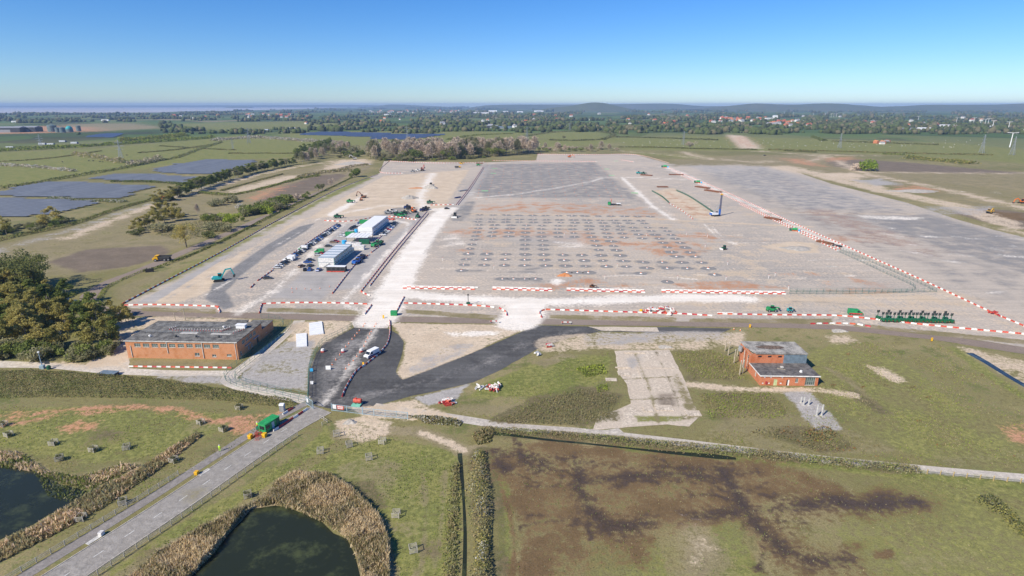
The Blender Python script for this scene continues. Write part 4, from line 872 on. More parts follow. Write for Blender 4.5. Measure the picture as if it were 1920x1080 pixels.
# ---- far country: trees and hedgerows that read as one mass
def far_trees():
    phi = (1 + 5 ** .5) / 2
    V = np.array([(-1, phi, 0), (1, phi, 0), (-1, -phi, 0), (1, -phi, 0), (0, -1, phi), (0, 1, phi), (0, -1, -phi), (0, 1, -phi), (phi, 0, -1), (phi, 0, 1), (-phi, 0, -1), (-phi, 0, 1)]) / 1.9
    Fc = np.array([(0, 11, 5), (0, 5, 1), (0, 1, 7), (0, 7, 10), (0, 10, 11), (1, 5, 9), (5, 11, 4), (11, 10, 2), (10, 7, 6), (7, 1, 8), (3, 9, 4), (3, 4, 2), (3, 2, 6), (3, 6, 8), (3, 8, 9), (4, 9, 5), (2, 4, 11), (6, 2, 10), (8, 6, 7), (9, 8, 1)])
    keepout = [PX(p) for p in ([(-60, 380), (-60, 288), (180, 279), (450, 254), (700, 262), (600, 292), (400, 300), (0, 350)], [(860, 282), (1000, 262), (1300, 255), (1600, 262), (1800, 268), (1990, 285), (1990, 330), (1480, 300)], [(985, 258), (1030, 247), (1130, 248), (1128, 262)],
               [(-900, 213.5), (0, 213.5), (330, 212), (420, 209), (560, 205.5), (640, 203), (640, 199.5), (-900, 199.5)], [(555, 256), (590, 246), (660, 249), (840, 252), (700, 264)], [(-100, 232), (300, 230), (300, 250), (-100, 256)], [(300, 232), (560, 226), (600, 240), (400, 248)], [(700, 262), (900, 246), (1000, 250), (950, 266)], [(1355, 250), (1400, 250), (1440, 282), (1380, 282)])]
    pts = []; sz = []
    for k in range(1050):
        y = 202 + 50 * rng.uniform(0, 1) ** 1.6; q = P(rng.uniform(-120, 2040), y); a = rng.choice([.35, .35 + pi / 2]) + rng.normal(0, .2); n = rng.integers(4, 17); d = q.y
        s = rng.uniform(5, 10) * (1 + d / 7000); st = s * rng.uniform(.8, 1.6)
        for i in range(n):
            pts.append((q.x + cos(a) * st * (i - n / 2) + rng.normal(0, 4), q.y + sin(a) * st * (i - n / 2) + rng.normal(0, 4))); sz.append(s * rng.uniform(.5, 1.1))
    for k in range(70):     # copses
        y = 203 + 44 * rng.uniform(0, 1) ** 1.3; q = P(rng.uniform(-120, 2040), y); d = q.y; n = rng.integers(8, 30); s = rng.uniform(6, 10) * (1 + d / 9000)
        for i in range(n): pts.append((q.x + rng.normal(0, 4.5 * s), q.y + rng.normal(0, 2.5 * s))); sz.append(s * rng.uniform(.6, 1.15))
    p = np.array(pts); s = np.array(sz); ok = (p[:, 1] > 1150) & (p[:, 1] < 23000)
    for w in keepout: ok &= ~inside(p, w)
    p = p[ok]; s = s[ok]; n = len(p)
    v = V[None] * s[:, None, None] * rng.uniform(.65, 1.25, (n, 12, 1)); v[:, :, :2] += p[:, None]; v[:, :, 2] += (s * .55)[:, None]
    f = (Fc[None] + (np.arange(n) * 12)[:, None, None]).reshape(-1, 3)
    me = npmesh('far_trees', v.reshape(-1, 3), f, [M['far1'], M['far2'], M['far3']])
    me.polygons.foreach_set('material_index', np.repeat(rng.choice([0, 0, 1, 1, 2], n), 20).astype(np.int32))
    tag(link('far_trees', me), 'hedgerow trees and copses spread over the far plain', 'trees', kind='stuff')
M['far1'] = leafmat('far_green', (.15, .185, .065), (.205, .245, .085)); M['far2'] = leafmat('far_dark', (.105, .13, .055), (.16, .17, .075)); M['far3'] = leafmat('far_brown', (.26, .22, .13), (.31, .285, .155))
far_trees()
# ================================================================ BUILDINGS, FENCES, STREET FURNITURE
def brickmat(name, c1, c2, mortar):
    m, t, b = base_mat(name)
    tc = nd(t, 'ShaderNodeTexCoord').outputs['Object']
    sp = nd(t, 'ShaderNodeSeparateXYZ'); t.links.new(tc, sp.inputs[0]); cb = nd(t, 'ShaderNodeCombineXYZ')
    t.links.new(math_(t, 'ADD', sp.outputs[0], sp.outputs[1]), cb.inputs[0]); t.links.new(sp.outputs[2], cb.inputs[1])
    br = nd(t, 'ShaderNodeTexBrick'); t.links.new(cb.outputs[0], br.inputs['Vector']); br.inputs['Scale'].default_value = 1
    br.inputs['Brick Width'].default_value = .225; br.inputs['Row Height'].default_value = .075; br.inputs['Mortar Size'].default_value = .008
    br.inputs['Color1'].default_value = (*c1, 1); br.inputs['Color2'].default_value = (*c2, 1); br.inputs['Mortar'].default_value = (*mortar, 1)
    n = noise(t, tc, .5, 6, .65); n2 = noise(t, tc, 2.3, 4)
    cc = mixc(t, smooth(t, n, .45, .72), br.outputs[0], tuple(x * .72 for x in c1))
    cc = mixc(t, math_(t, 'MULTIPLY', smooth(t, n2, .55, .75), .35), cc, (.40, .24, .16))
    t.links.new(cc, b.inputs['Base Color']); b.inputs['Roughness'].default_value = .9
    return m
M['brick'] = brickmat('orange_brick', (.60, .235, .085), (.52, .19, .075), (.50, .36, .25)); M['brick2'] = brickmat('red_brick', (.60, .17, .06), (.50, .14, .055), (.50, .30, .2))
M['felt'] = mat('roof_felt', (.155, .15, .14), .9, .35, .5, c2=(.24, .23, .21)); M['felt2'] = mat('old_roof_concrete', (.36, .34, .31), .9, .4, .4, c2=(.46, .43, .38)); M['sheetdark'] = mat('dark_roof_sheet', (.135, .125, .125), .85, .3, .7, c2=(.20, .185, .175))
M['pane'] = glassmat('dirty_glass', (.10, .13, .12), .2); M['frame'] = mat('pale_frame', (.48, .52, .47), .7, .2, 3); M['whiteframe'] = mat('white_frame', (.80, .80, .78), .6, .08, 3)
M['steel'] = mat('galvanised_steel', (.42, .44, .45), .5, .15, 2, metal=.4); M['greensteel'] = mat('green_mesh', (.10, .20, .17), .6, .2, 2); M['bluesteel'] = mat('pale_blue_gate', (.36, .47, .53), .6, .15, 2)
M['white'] = mat('white_panel', (.82, .82, .82), .55, .05, 1); M['offwhite'] = mat('soiled_white', (.74, .72, .69), .7, .15, 1); M['red'] = mat('red_plastic', (.54, .075, .055), .55, .3, 1.5, rnd=.35); M['barwhite'] = mat('white_plastic', (.78, .75, .71), .55, .2, 1.5, rnd=.2)
M['orange'] = mat('orange_paint', (.80, .19, .03), .5, .12, 1.5); M['yellow'] = mat('yellow_paint', (.80, .44, .02), .5, .12, 1.5); M['greenp'] = mat('green_paint', (.03, .30, .10), .5, .15, 1.2); M['dkgreen'] = mat('dark_green_paint', (.02, .13, .07), .5, .2, 1.2)
M['teal'] = mat('teal_paint', (.03, .36, .37), .45, .12, 1.2); M['blue'] = mat('blue_paint', (.03, .14, .50), .45, .15, 1.2); M['ltblue'] = mat('sky_blue_paint', (.05, .42, .75), .5, .12, 1.2); M['navy'] = mat('navy_paint', (.02, .04, .14), .5, .15, 1.2)
M['black'] = mat('black_rubber', (.025, .025, .027), .7, .2, 2); M['dark'] = mat('dark_panel', (.055, .058, .06), .55, .2, 1.2); M['grey'] = mat('grey_steel', (.30, .31, .32), .55, .15, 1.5); M['glass'] = glassmat('tinted_glass', (.02, .025, .03), .08)
M['timber'] = mat('weathered_timber', (.42, .36, .27), .9, .25, 2.5); M['palewood'] = mat('grey_timber', (.50, .46, .39), .9, .25, 2.5); M['yelwood'] = mat('yellow_timber', (.52, .38, .16), .85, .2, 2.5); M['conc'] = mat('post_concrete', (.55, .53, .49), .9, .2, 1.5)
M['rusty'] = mat('rusty_steel', (.20, .085, .045), .9, .35, 1.2, c2=(.30, .13, .07)); M['roofred'] = mat('clay_tiles', (.50, .17, .09), .85, .2, .3, rnd=.4); M['render'] = mat('house_render', (.78, .75, .70), .8, .08, .2, rnd=.3); M['roofgrey'] = mat('slate_roof', (.30, .30, .31), .8, .2, .3, rnd=.4)
M['purple'] = mat('dull_cladding', (.20, .26, .31), .55, .15, .8, metal=.2); M['skin'] = mat('skin', (.55, .33, .24), .6, .05, 4); M['lime'] = mat('hi_vis_lime', (.55, .85, .06), .6, .05, 4); M['hivisor'] = mat('hi_vis_orange', (.95, .20, .03), .6, .05, 4)
M['fill'] = soil('spoil_orange', (.55, .22, .085), (.46, .18, .07), (.50, .24, .12)); M['greyheap'] = soil('stone_heap', (.40, .37, .33), (.34, .32, .29), (.45, .41, .36))
SITE = R(-2.2)
def holes_wall(b, L, H, holes, t=.3):
    """wall in the x-z plane from the origin, thickness t towards +y, with rectangular openings"""
    xs = sorted({0, L, *[h[0] for h in holes], *[h[1] for h in holes]}); zs = sorted({0, H, *[h[2] for h in holes], *[h[3] for h in holes]})
    for i in range(len(xs) - 1):
        for j in range(len(zs) - 1):
            cx = (xs[i] + xs[i + 1]) / 2; cz = (zs[j] + zs[j + 1]) / 2
            if any(h[0] < cx < h[1] and h[2] < cz < h[3] for h in holes): continue
            b.box(xs[i], xs[i + 1], 0, t, zs[j], zs[j + 1])
    return b
def window(parent, x0, x1, z0, z1, nx=3, nz=2, fm='frame', at=None):
    """frame with bars set back in its opening; pane and sill as sub-parts"""
    b = MB(); w = .07
    b.box(x0, x1, .08, .16, z0, z0 + w); b.box(x0, x1, .08, .16, z1 - w, z1); b.box(x0, x0 + w, .08, .16, z0 + w, z1 - w); b.box(x1 - w, x1, .08, .16, z0 + w, z1 - w)
    for i in range(1, nx): x = x0 + (x1 - x0) * i / nx; b.box(x - .03, x + .03, .1, .15, z0 + w, z1 - w)
    for j in range(1, nz): z = z0 + (z1 - z0) * j / nz; b.box(x0 + w, x1 - w, .105, .145, z - .03, z + .03)
    p = MB().box(x0 + w, x1 - w, .118, .134, z0 + w, z1 - w); s = MB().box(x0 - .08, x1 + .08, -.1, .08, z0 - .1, z0 - .002)
    if at is not None:
        for q in (b, p, s): q.xf(at)
    o = b.build('window', M[fm], parent); p.build('pane', M['pane'], o); s.build('sill', M['conc'], o)
def warehouse():
    L, D, H = 38.3, 18.2, 6.2
    t = thing('brick_warehouse', 'long orange brick warehouse with a flat dark roof beside the concrete lane', 'building', (-130.5, 179.6, 0), R(-2.25))
    up = [(3.0 + i * 3.0, 5.15 + i * 3.0, 4.15, 5.45) for i in range(10)]; low = [(23.4, 25.0, 1.1, 2.3), (29.3, 30.7, .9, 1.8), (34.4, 36.0, 1.2, 2.0)]
    holes_wall(MB(), L, H, up + low).build('front_wall', M['brick'], t)
    for h in up: window(t, *h)
    window(t, *low[0], 2, 1, 'whiteframe'); window(t, *low[1], 2, 1, 'whiteframe'); window(t, *low[2], 3, 2)
    A = Matrix.Translation((L - .002, .302, 0)) @ Matrix.Rotation(pi / 2, 4, 'Z')
    e_up = [(3.2, 5.2, 4.1, 5.4), (5.8, 7.8, 4.1, 5.4), (8.4, 10.4, 4.1, 5.4), (11.2, 13.2, 4.1, 5.4)]; e_lo = [(1.1, 2.2, 1.0, 2.4), (6.6, 7.6, .8, 2.0), (9.0, 9.8, .6, 1.8), (13.2, 14.4, .002, 2.3)]
    holes_wall(MB(), D - .3, H - .004, e_up + e_lo).xf(A).build('end_wall', M['brick'], t)
    for h in e_up + e_lo[:1]: window(t, *h, at=A)
    for h in e_lo[1:3]: window(t, *h, 2, 2, 'whiteframe', at=A)
    MB().box(13.2, 14.4, .1, .18, 0, 2.3).xf(A).build('door', M['dark'], t)
    MB().box(4.5, 8.4, -.5, 0, 2.75, 2.86).box(10.4, 14.4, -.6, 0, 2.9, 3.0).xf(A).build('canopy', M['conc'], t)
    MB().box(-.0, L, D - .3, D, 0, H - .006).build('rear_wall', M['brick'], t); MB().box(0, .3, .302, D - .302, 0, H - .004).build('end_wall', M['brick'], t)
    r = MB().box(-.25, L + .25, -.25, D + .25, H, H + .28).build('roof', M['felt'], t)
    MB().box(-.3, L + .3, -.33, -.26, H - .02, H + .34).build('fascia', M['conc'], r)
    for x in (1.6, 14.3, 26.4): MB().cbox((x, -.12, 2.0 if x > 2 and x < 20 else .4), (.18, .2, 4.2 if x < 20 else 5.8)).build('pilaster', M['conc'], t)
    MB().cyl((37.7, -.12, .1), (37.7, -.12, 6.1), .08).build('downpipe', M['offwhite'], t)
    MB().box(31, L + 0.02, D + .002, D + 9, 0, 3.8).build('annex_wall', M['brick'], t); MB().box(30.8, L + .25, D + .26, D + 9.2, 3.8, 4.0).build('annex_roof', M['felt'], t)
    MB().box(24, 31.5, D + .003, D + 4.2, 0, 5.6).build('rear_annex_wall', M['brick'], t); MB().box(23.8, 31.7, D + .255, D + 4.4, 5.6, 5.8).build('rear_annex_roof', M['felt'], t)
    for y0 in (20.5, 25): window(t, 0, 1.2, 1.4, 2.6, 2, 2, at=Matrix.Translation((L + .02 - .05, y0, 0)) @ Matrix.Rotation(pi / 2, 4, 'Z'))
    for x, y, m in ((6.5, 3.5, 'offwhite'), (15.5, 3.6, 'dark'), (22.6, 3.6, 'dark'), (30.5, 3.6, 'dark'), (27.5, 12.6, 'offwhite')):
        b = MB().cyl((x, y, H + .27), (x, y, H + .75), .32, .32, 8).cyl((x, y, H + .75), (x, y, H + .95), .5, .3, 8); b.build('roof_vent', M[m], r)
    MB().box(32.2, 35.4, 12, 13.6, H + .3, H + 1.5).box(32, 35.6, 11.8, 13.8, H + 1.5, H + 1.62).build('plant_box', M['white'], r)
    # railings and weighted posts on the roof
    for y in (7.0, 12.8):
        b = MB()
        for x in np.arange(3, 36, 2.4): b.cyl((x, y, H + .28), (x, y, H + 1.3), .035, n=5)
        for z in (.8, 1.28): b.beam((3, y, H + z), (36, y, H + z), .05)
        b.build('railing', M['steel'], r)
    MB().box(26, 33, 6.2, 7.4, H + .281, H + .30).box(15, 21, 6.5, 8.2, H + .281, H + .305).build('roof_patch', M['conc'], r)
    k = thing('roof_bollard', 'red and white roof bollard in the line along the warehouse roof', 'bollard', group='bollards on the warehouse roof')
    MB().cyl((0, 0, 0), (0, 0, .45), .16, .14, 7).build('base', M['red'], k); MB().cyl((0, 0, .45), (0, 0, .85), .13, .12, 7).build('sleeve', M['barwhite'], k)
    Mx = t.matrix_basis if False else Matrix.Translation((-130.5, 179.6, 0)) @ Matrix.Rotation(R(-2.25), 4, 'Z')
    pts = [(11 + i * 1.0, 9.2) for i in range(18)] + [(28.5 + i * .33, 9.0 + i * .55) for i in range(6)] + [(9.4 + i * .4, 10 + i * .5) for i in range(4)] + [(33.6 + i * .5, 7.6 + i * .75) for i in range(5)]
    for x, y in pts: dup(k, Mx @ Vector((x, y, H + .28)), 0)
    drop(k)
warehouse()
def derelict():
    t = thing('derelict_brick_building', 'derelict two storey red brick building with a lower dark roofed front', 'building', (76.0, 159.5, 0), R(-1.5))
    L, D, h, D2, h2 = 17.5, 8.9, 3.2, 9.6, 6.5
    ho = [(4.1, 5.2, .002, 2.1), (8.0, 8.9, .002, 2.0), (10.6, 11.5, 1.1, 2.5), (13.6, 16.6, .25, 2.9), (1.0, 1.5, 2.5, 2.9), (2.9, 3.4, 2.5, 2.9), (6.3, 6.8, 2.5, 2.9), (6.0, 6.6, .5, 1.0), (.6, 1.1, .5, .95), (2.5, 3.0, .5, .95)]
    holes_wall(MB(), L, h, ho).build('front_wall', M['brick2'], t)
    for q in ho[4:]: MB().box(q[0], q[1], .06, .2, q[2], q[3]).build('vent_block', M['offwhite'], t)
    MB().box(4.1, 5.2, .08, .16, 0, 2.1).build('door', mat('pale_green_door', (.52, .58, .30), .8, .2, 2), t); MB().box(8.0, 8.9, .2, .26, 0, 2.0).build('doorway_dark_panel', M['black'], t); MB().box(8.45, 8.88, .1, .16, .02, 1.95).build('door', M['offwhite'], t)  # black panel paints the unlit inside behind the open door
    window(t, *ho[2], 2, 3); window(t, *ho[3], 5, 2)
    MB().cbox((1.85, -.14, .55), (.5, .26, .85)).build('hose_box', M['red'], t)
    S_ = Matrix.Rotation(pi / 2, 4, 'Z') @ Matrix.Scale(-1, 4, (0, 1, 0))
    A = Matrix.Translation((.3, .302, 0)) @ Matrix.Rotation(pi / 2, 4, 'Z'); lw = [(3.2, 4.2, 1.0, 2.6), (.6 + D + .3, 1.8 + D + .3, .4, 2.2), (4.8 + D, 6.2 + D, .5, 2.6), (1.6 + D, 2.8 + D, 3.8, 5.3), (6.4 + D, 7.6 + D, 3.9, 5.4)]
    holes_wall(MB(), D - .3, h - .004, lw[:1]).xf(A).build('side_wall', M['brick2'], t); MB().box(3.2, 4.2, .1, .2, 1.0, 2.6).xf(A).build('boarded_window', M['palewood'], t)
    holes_wall(MB(), D2, h2, [(a - D, b_ - D, c, d) for a, b_, c, d in lw[1:]]).xf(Matrix.Translation((.3, D + .004, 0)) @ Matrix.Rotation(pi / 2, 4, 'Z')).build('side_wall', M['brick2'], t)
    MB().box(.32, .4, D + .4, D + D2 - .4, .1, h2 - .1).build('interior_dark_panel', M['black'], t)  # added black sheet stands in for the dark interior behind the side openings
    MB().box(L - .3, L, .302, D, 0, h - .004).build('side_wall', M['brick2'], t); MB().box(L - .3, L + .1, D + .304, D + D2 - .302, 0, h2 - .004).build('side_wall', M['brick2'], t); MB().box(.3, L + .1, D + D2 - .3, D + D2, 0, h2 - .006).build('rear_wall', M['brick2'], t)
    cl = holes_wall(MB(), 10.0, h2 - h, [(1.9, 3.1, 2.1, 2.75), (5.0, 6.2, 2.1, 2.75), (8.2, 9.5, 2.1, 2.75)]).xf(Matrix.Translation((.32, D + .006, h))); cl.build('upper_wall', M['brick2'], t)
    for x in (2.22, 5.32, 8.52): MB().box(x, x + 1.2, D + .14, D + .2, h + 2.1, h + 2.75).build('window_dark_panel', M['black'], t)  # black panels paint the interior shade seen through the empty upper windows
    x = 10.32
    for i in range(7):
        b = MB()
        for k in range(4): b.box(x + k * .26, x + k * .26 + .13, D + .02 - .03, D + .1, h + .1, h2 - .002); b.box(x + k * .26 + .13, x + k * .26 + .258, D + .03, D + .1, h + .1, h2 - .003)
        b.build('cladding_sheet', M['purple'], t); x += 1.045
    r = MB().prism([(-.25, h + .02), (L + .35, h + .02), (L + .35, h + .22), (-.25, h + .22)], 'y', -.3, D - .04).build('front_roof', M['sheetdark'], t)
    MB().box(-.32, L + .42, -.38, -.302, h - .05, h + .3).box(-.34, -.252, -.3, D - .05, h - .04, h + .29).build('gutter', M['offwhite'], r)
    for i in range(11): MB().box(1.2 + i * 1.55, 1.26 + i * 1.55, -.28, D - .08, h + .22, h + .265).build('roof_rib', M['sheetdark'], r)
    MB().cyl((13.2, 2.6, h + .2), (13.2, 2.6, h + .75), .5, .35, 9).build('roof_vent', M['offwhite'], r); MB().cbox((8.6, 5.6, h + .22), (.9, .7, .35)).build('fallen_slab', M['conc'], r)
    MB().beam((6.8, 4.9, h + .3), (9.0, 4.0, h + .3), .12).build('loose_plank', M['timber'], r)
    r2 = MB().add([(x, y, z) for z in (h2, h2 + .25) for x, y in ((1.4, D - .2), (L + .3, D - .2), (L + .3, D + D2 + .2), (-.2, D + D2 + .2), (-.2, D + 5.2))], [(4, 3, 2, 1, 0), (5, 6, 7, 8, 9), (0, 1, 6, 5), (1, 2, 7, 6), (2, 3, 8, 7), (3, 4, 9, 8), (4, 0, 5, 9)]).build('roof', M['felt2'], t)
    MB().prism([(-.1, D + .1), (1.5, D + .05), (0, D + 5)], 'z', h2 - .5, h2 - .35).build('fallen_roof_corner', M['timber'], r2)
    MB().add([(4 + 5.2 * cos(a) * random.uniform(.75, 1) + 4, D + 5 + 1.7 * sin(a) * random.uniform(.7, 1), h2 + .256) for a in np.linspace(0, 6.28, 19)[:-1]], [tuple(range(18))]).build('leaf_litter', mat('leaf_litter', (.17, .12, .09), .95, .5, 1.5), r2)
    b = MB()
    for z in np.arange(.5, 5.6, .9): b.beam((-.55, D + 1.2, z), (-.05, D + 1.2, z + .1), .08)
    b.cyl((-.5, D + 1.2, 0), (-.5, D + 1.2, 5.8), .1); b.cyl((-.75, D + 3.6, 0), (-.75, D + 3.6, 6.2), .14); b.build('pipework', M['palewood'], t)
    MB().cyl((-.6, D + 7.6, 4.2), (-.6, D + 7.6, 5.9), .7, .7, 10).build('water_tank', M['steel'], t)
derelict()
k = thing('timber_pole', 'weathered timber pole standing left of the derelict building', 'pole', group='timber poles left of the derelict building')
MB().cyl((0, 0, 0), (.1, 0, 4.9), .22, .17, 8).build('shaft', M['timber'], k); MB().cyl((.1, 0, 4.9), (.1, 0, 5.05), .2, .14, 8).build('cap', M['conc'], k)
for x, y, s in ((1359.3, 658.5, .9), (1365.2, 666, .95), (1376, 681.5, 1), (1382, 668, .6), (1386.5, 703, 1), (1392, 700.5, .95)): dup(k, P(x, y), 0, sc=(1, 1, s))
drop(k)
k = thing('concrete_post', 'tall pale concrete post on the gravel pad', 'post', group='tall posts on the gravel pad')
MB().cbox((0, 0, 0), (.32, .32, 3.5)).build('shaft', M['conc'], k); MB().cbox((0, 0, 0), (.7, .7, .12)).build('base', M['conc'], k)
dup(k, P(1531, 780), .2); dup(k, P(1540.5, 780), .3)
for x, y, s in ((1502, 755, .55), (1506.7, 760, .75), (1516, 760, .6)): dup(k, P(x, y), .2, 'short pale concrete post on the gravel pad', 'short posts on the gravel pad', (1, 1, s))
drop(k)

# ---- fences
def fence(name, label, px, h, sp, pm, rm, rails, pw=.12, group=None, world=None, rw=.05, mesh=False, cat='fence'):
    c, n = strip_pts(px, 1, world, step=1.0); d = np.r_[0, np.cumsum(np.hypot(*np.diff(c, axis=0).T))]; L = d[-1]
    o = thing(name, label, cat, (*c[0], 0), 0, group); c = c - c[0]
    N = max(2, int(round(L / sp)) + 1); q = np.stack([np.interp(np.linspace(0, L, N), d, c[:, k]) for k in (0, 1)], -1)
    me = MB().cbox((0, 0, 0), (pw, pw, h)).mesh('post', M[pm])
    for i in range(N): p = link('post', me, o); p.location = (*q[i], 0)
    for z in rails:
        b = MB()
        for i in range(N - 1): b.beam((*q[i], z), (*q[i + 1], z), rw, rw * 1.6)
        b.build('rail', M[rm], o)
    if mesh:
        for i in range(N - 1):
            b = MB(); a_ = Vector((*q[i], 0)); e_ = Vector((*q[i + 1], 0)); nn = max(2, int((e_ - a_).length / .45))
            for j in range(1, nn): s = a_.lerp(e_, j / nn); b.beam((s.x, s.y, .1), (s.x, s.y, h - .05), .022)
            b.build('mesh_panel', M[rm], o)
    return o
c, n = strip_pts(RC, 1)
fence('post_and_rail_fence', 'grey post and rail fence along the footway', None, 1.2, 2.4, 'palewood', 'palewood', (.4, .75, 1.08), world=c[:-8] + n[:-8] * -8.3)
fence('post_and_rail_fence', 'grey post and rail fence on the pond side of the access road', None, 1.2, 2.4, 'palewood', 'palewood', (.4, .75, 1.08), world=c[:-3] + n[:-3] * 5.4)
fence('mesh_fence', 'green mesh fence along the tarmac apron', [(578, 748), (580.5, 693), (592, 663), (606, 643), (633, 629.5), (660, 615)], 2.0, 2.8, 'greensteel', 'greensteel', (.1, 1.0, 1.95), .09, rw=.04, mesh=True)
fence('mesh_fence', 'green mesh fence on the outer side of the curving lane', [(575, 757), (520, 742), (455, 728), (424, 714), (424, 702), (445, 684), (480, 655), (518, 622), (532, 606), (515, 598), (490, 597)], 1.8, 3, 'greensteel', 'greensteel', (.1, .95, 1.75), .08, rw=.04)
fence('mesh_fence', 'green mesh fence on the inner side of the curving lane', [(577, 746), (530, 736), (480, 724), (446, 714), (440, 706), (455, 692), (490, 664), (534, 626), (548, 608)], 1.8, 3, 'greensteel', 'greensteel', (.1, .95, 1.75), .08, rw=.04)
fence('timber_fence', 'yellow post fence beside the stone track', [(1738, 889), (1800, 895), (1880, 903), (1990, 913)], 1.3, 2.7, 'yelwood', 'palewood', (.5, .9, 1.2), .16)
fence('mesh_fence', 'green double mesh fence at the right corner of the yard', [(1480, 551), (1600, 551), (1735, 547), (1747, 543), (1660, 503), (1575, 468)], 1.6, 3, 'greensteel', 'greensteel', (.1, .8, 1.5), .1, rw=.05)
fence('mesh_fence', 'green mesh fence inside the double fence corner', [(1482, 547), (1600, 547), (1715, 543), (1650, 508), (1570, 471)], 1.6, 3, 'greensteel', 'greensteel', (.1, .8, 1.5), .1, rw=.05)
fence('mesh_fence', 'green windbreak fence left of the sandy strip in the yard', [(1222, 359), (1240, 369), (1254, 381)], 1.5, 4, 'dkgreen', 'dkgreen', (.3, .7, 1.1, 1.45), .12, rw=.12)
fence('mesh_fence', 'green windbreak fence right of the sandy strip in the yard', [(1268, 358), (1290, 368), (1318, 386), (1338, 400)], 1.5, 4, 'dkgreen', 'dkgreen', (.3, .7, 1.1, 1.45), .12, rw=.12)
fence('post_and_rail_fence', 'short grey fence at the green gatehouse verge', [(600, 785), (614, 793), (604, 798)], 1.1, 2.0, 'palewood', 'palewood', (.4, 1.0))
# gates with boards
def gate_panel(name, label, a, b, h, boards=()):
    a = P(*a); b = P(*b); d = b - a; o = thing(name, label, 'gate', a, math.atan2(d.y, d.x)); L = d.length
    f = MB().box(0, .14, -.07, .07, 0, h + .25).box(L - .14, L, -.07, .07, 0, h + .1).box(.14, L - .14, -.04, .04, .12, .22).box(.14, L - .14, -.04, .04, h - .1, h)
    n = max(1, int(L / 3.2))
    for i in range(1, n): f.box(L * i / n - .06, L * i / n + .06, -.06, .06, 0, h + .05)
    f.build('frame', M['bluesteel'], o); s = MB()
    for x in np.arange(.4, L - .2, .28): s.box(x - .02, x + .02, -.02, .02, .22, h - .1)
    s.build('infill', M['bluesteel'], o)
    for x0, x1, z0, z1, m in boards:
        q = MB().box(x0, x1, -.13, -.075, z0, z1).build('board', M[m], o)
        if m == 'red':
            tx = MB()
            for r_ in range(2):
                x = x0 + .22
                while x < x1 - .35: w_ = random.uniform(.12, .26); zz = z0 + (z1 - z0) * (.60 - .42 * r_); tx.box(x, x + w_, -.145, -.131, zz, zz + (z1 - z0) * .28); x += w_ + .07
            tx.build('lettering', M['white'], q)
        else:
            tx = MB()
            for r_ in range(3): tx.box(x0 + .15, x1 - .15, -.14, -.131, z0 + (z1 - z0) * (.2 + .25 * r_), z0 + (z1 - z0) * (.25 + .25 * r_))
            tx.build('lettering', M['grey'], q)
    return o
gate_panel('steel_gate', 'pale blue steel gate leaf with a white board left of the road', (575, 757.5), (588, 767), 2.4, [(.5, 1.5, 1.0, 2.1, 'white')])
gate_panel('steel_gate', 'pale blue steel gate with a red lettered board right of the road', (622, 770), (680, 777), 2.1, [(.5, 1.55, .85, 2.0, 'white'), (1.8, 3.9, .75, 1.95, 'red')])
gate_panel('mesh_fence', 'pale blue mesh fence running from the gate to the stone track', (680.5, 777.2), (765, 786), 2.1)
# ================================================================ THINGS ON THE SITE
# ---- water-filled barriers: nearest 300 one by one, the rest as one line
BAR = [(.22, 0), (.22, .18), (.11, .5), (.08, 1.0), (-.08, 1.0), (-.11, .5), (-.22, .18), (-.22, 0)]
def bar_mesh(m, h=.56, L=1.86, low=False):
    b = MB().prism([(u, v * h) for u, v in BAR], 'x', -L / 2, L / 2)
    b.box(L / 2, L / 2 + .1, -.06, .06, .2 * h, .8 * h); b.box(-.5, -.2, -.225, .225, .03, .1); b.box(.2, .5, -.225, .225, .03, .1)
    return b.mesh('barrier', M[m])
BM = {'red': bar_mesh('red'), 'barwhite': bar_mesh('barwhite')}
RUNS = []
def run(px, where, pitch=2.0, phase=0, off=0.0, pat=('red', 'barwhite')):
    c, n = strip_pts(px, 1, step=.5); c = c + n * off; d = np.r_[0, np.cumsum(np.hypot(*np.diff(c, axis=0).T))]; N = int(d[-1] / pitch)
    for i in range(N):
        s = (i + .5) * pitch; q = [np.interp(s, d, c[:, k]) for k in (0, 1)]; e = [np.interp(min(s + .6, d[-1]), d, c[:, k]) - np.interp(max(s - .6, 0), d, c[:, k]) for k in (0, 1)]
        RUNS.append((math.hypot(*q), q, math.atan2(e[1], e[0]) + rng.normal(0, .025), pat[(i + phase) % len(pat)], where))
run([(230, 570), (300, 533), (420, 470), (530, 408), (640, 352), (710, 327)], 'in the row along the service road verge')
run([(232, 573), (300, 572), (400, 575), (407, 577)], 'in the row behind the warehouse'); run([(407, 577), (412, 584), (409, 590)], 'at the left yard entrance')
run([(486, 588), (490, 574), (497, 570), (560, 568), (640, 569), (692, 571)], 'in the row between the two yard entrances'); run([(697, 572), (690, 582), (682, 592)], 'at the left side of the white haul road mouth')
run([(758, 557), (750, 572), (742, 588)], 'at the right side of the white haul road mouth'); run([(757, 569), (827, 571), (900, 574), (935, 578)], 'in the row before the muddy verge'); run([(936, 578), (948, 585), (951, 595)], 'curving into the second yard entrance')
run([(1016, 596), (1012, 586), (1023, 581)], 'curving out of the second yard entrance'); run([(1023, 581), (1120, 584), (1273, 589), (1342, 593)], 'in the row right of the second yard entrance'); run([(1345, 589), (1450, 591), (1560, 592), (1620, 597), (1680, 604), (1800, 616), (1920, 627), (2000, 636)], 'in the row below the lighting towers')
run([(1990, 642), (1920, 612), (1850, 582), (1745, 533), (1640, 486), (1480, 415), (1350, 355), (1290, 330), (1245, 311)], 'in the long diagonal row on the right of the yard')
run([(1576, 467), (1500, 432), (1440, 405), (1390, 381), (1330, 353), (1260, 321)], 'in the double row inside the diagonal'); run([(1572, 471), (1495, 434), (1440, 408), (1385, 382)], 'in the double row inside the diagonal', phase=1)
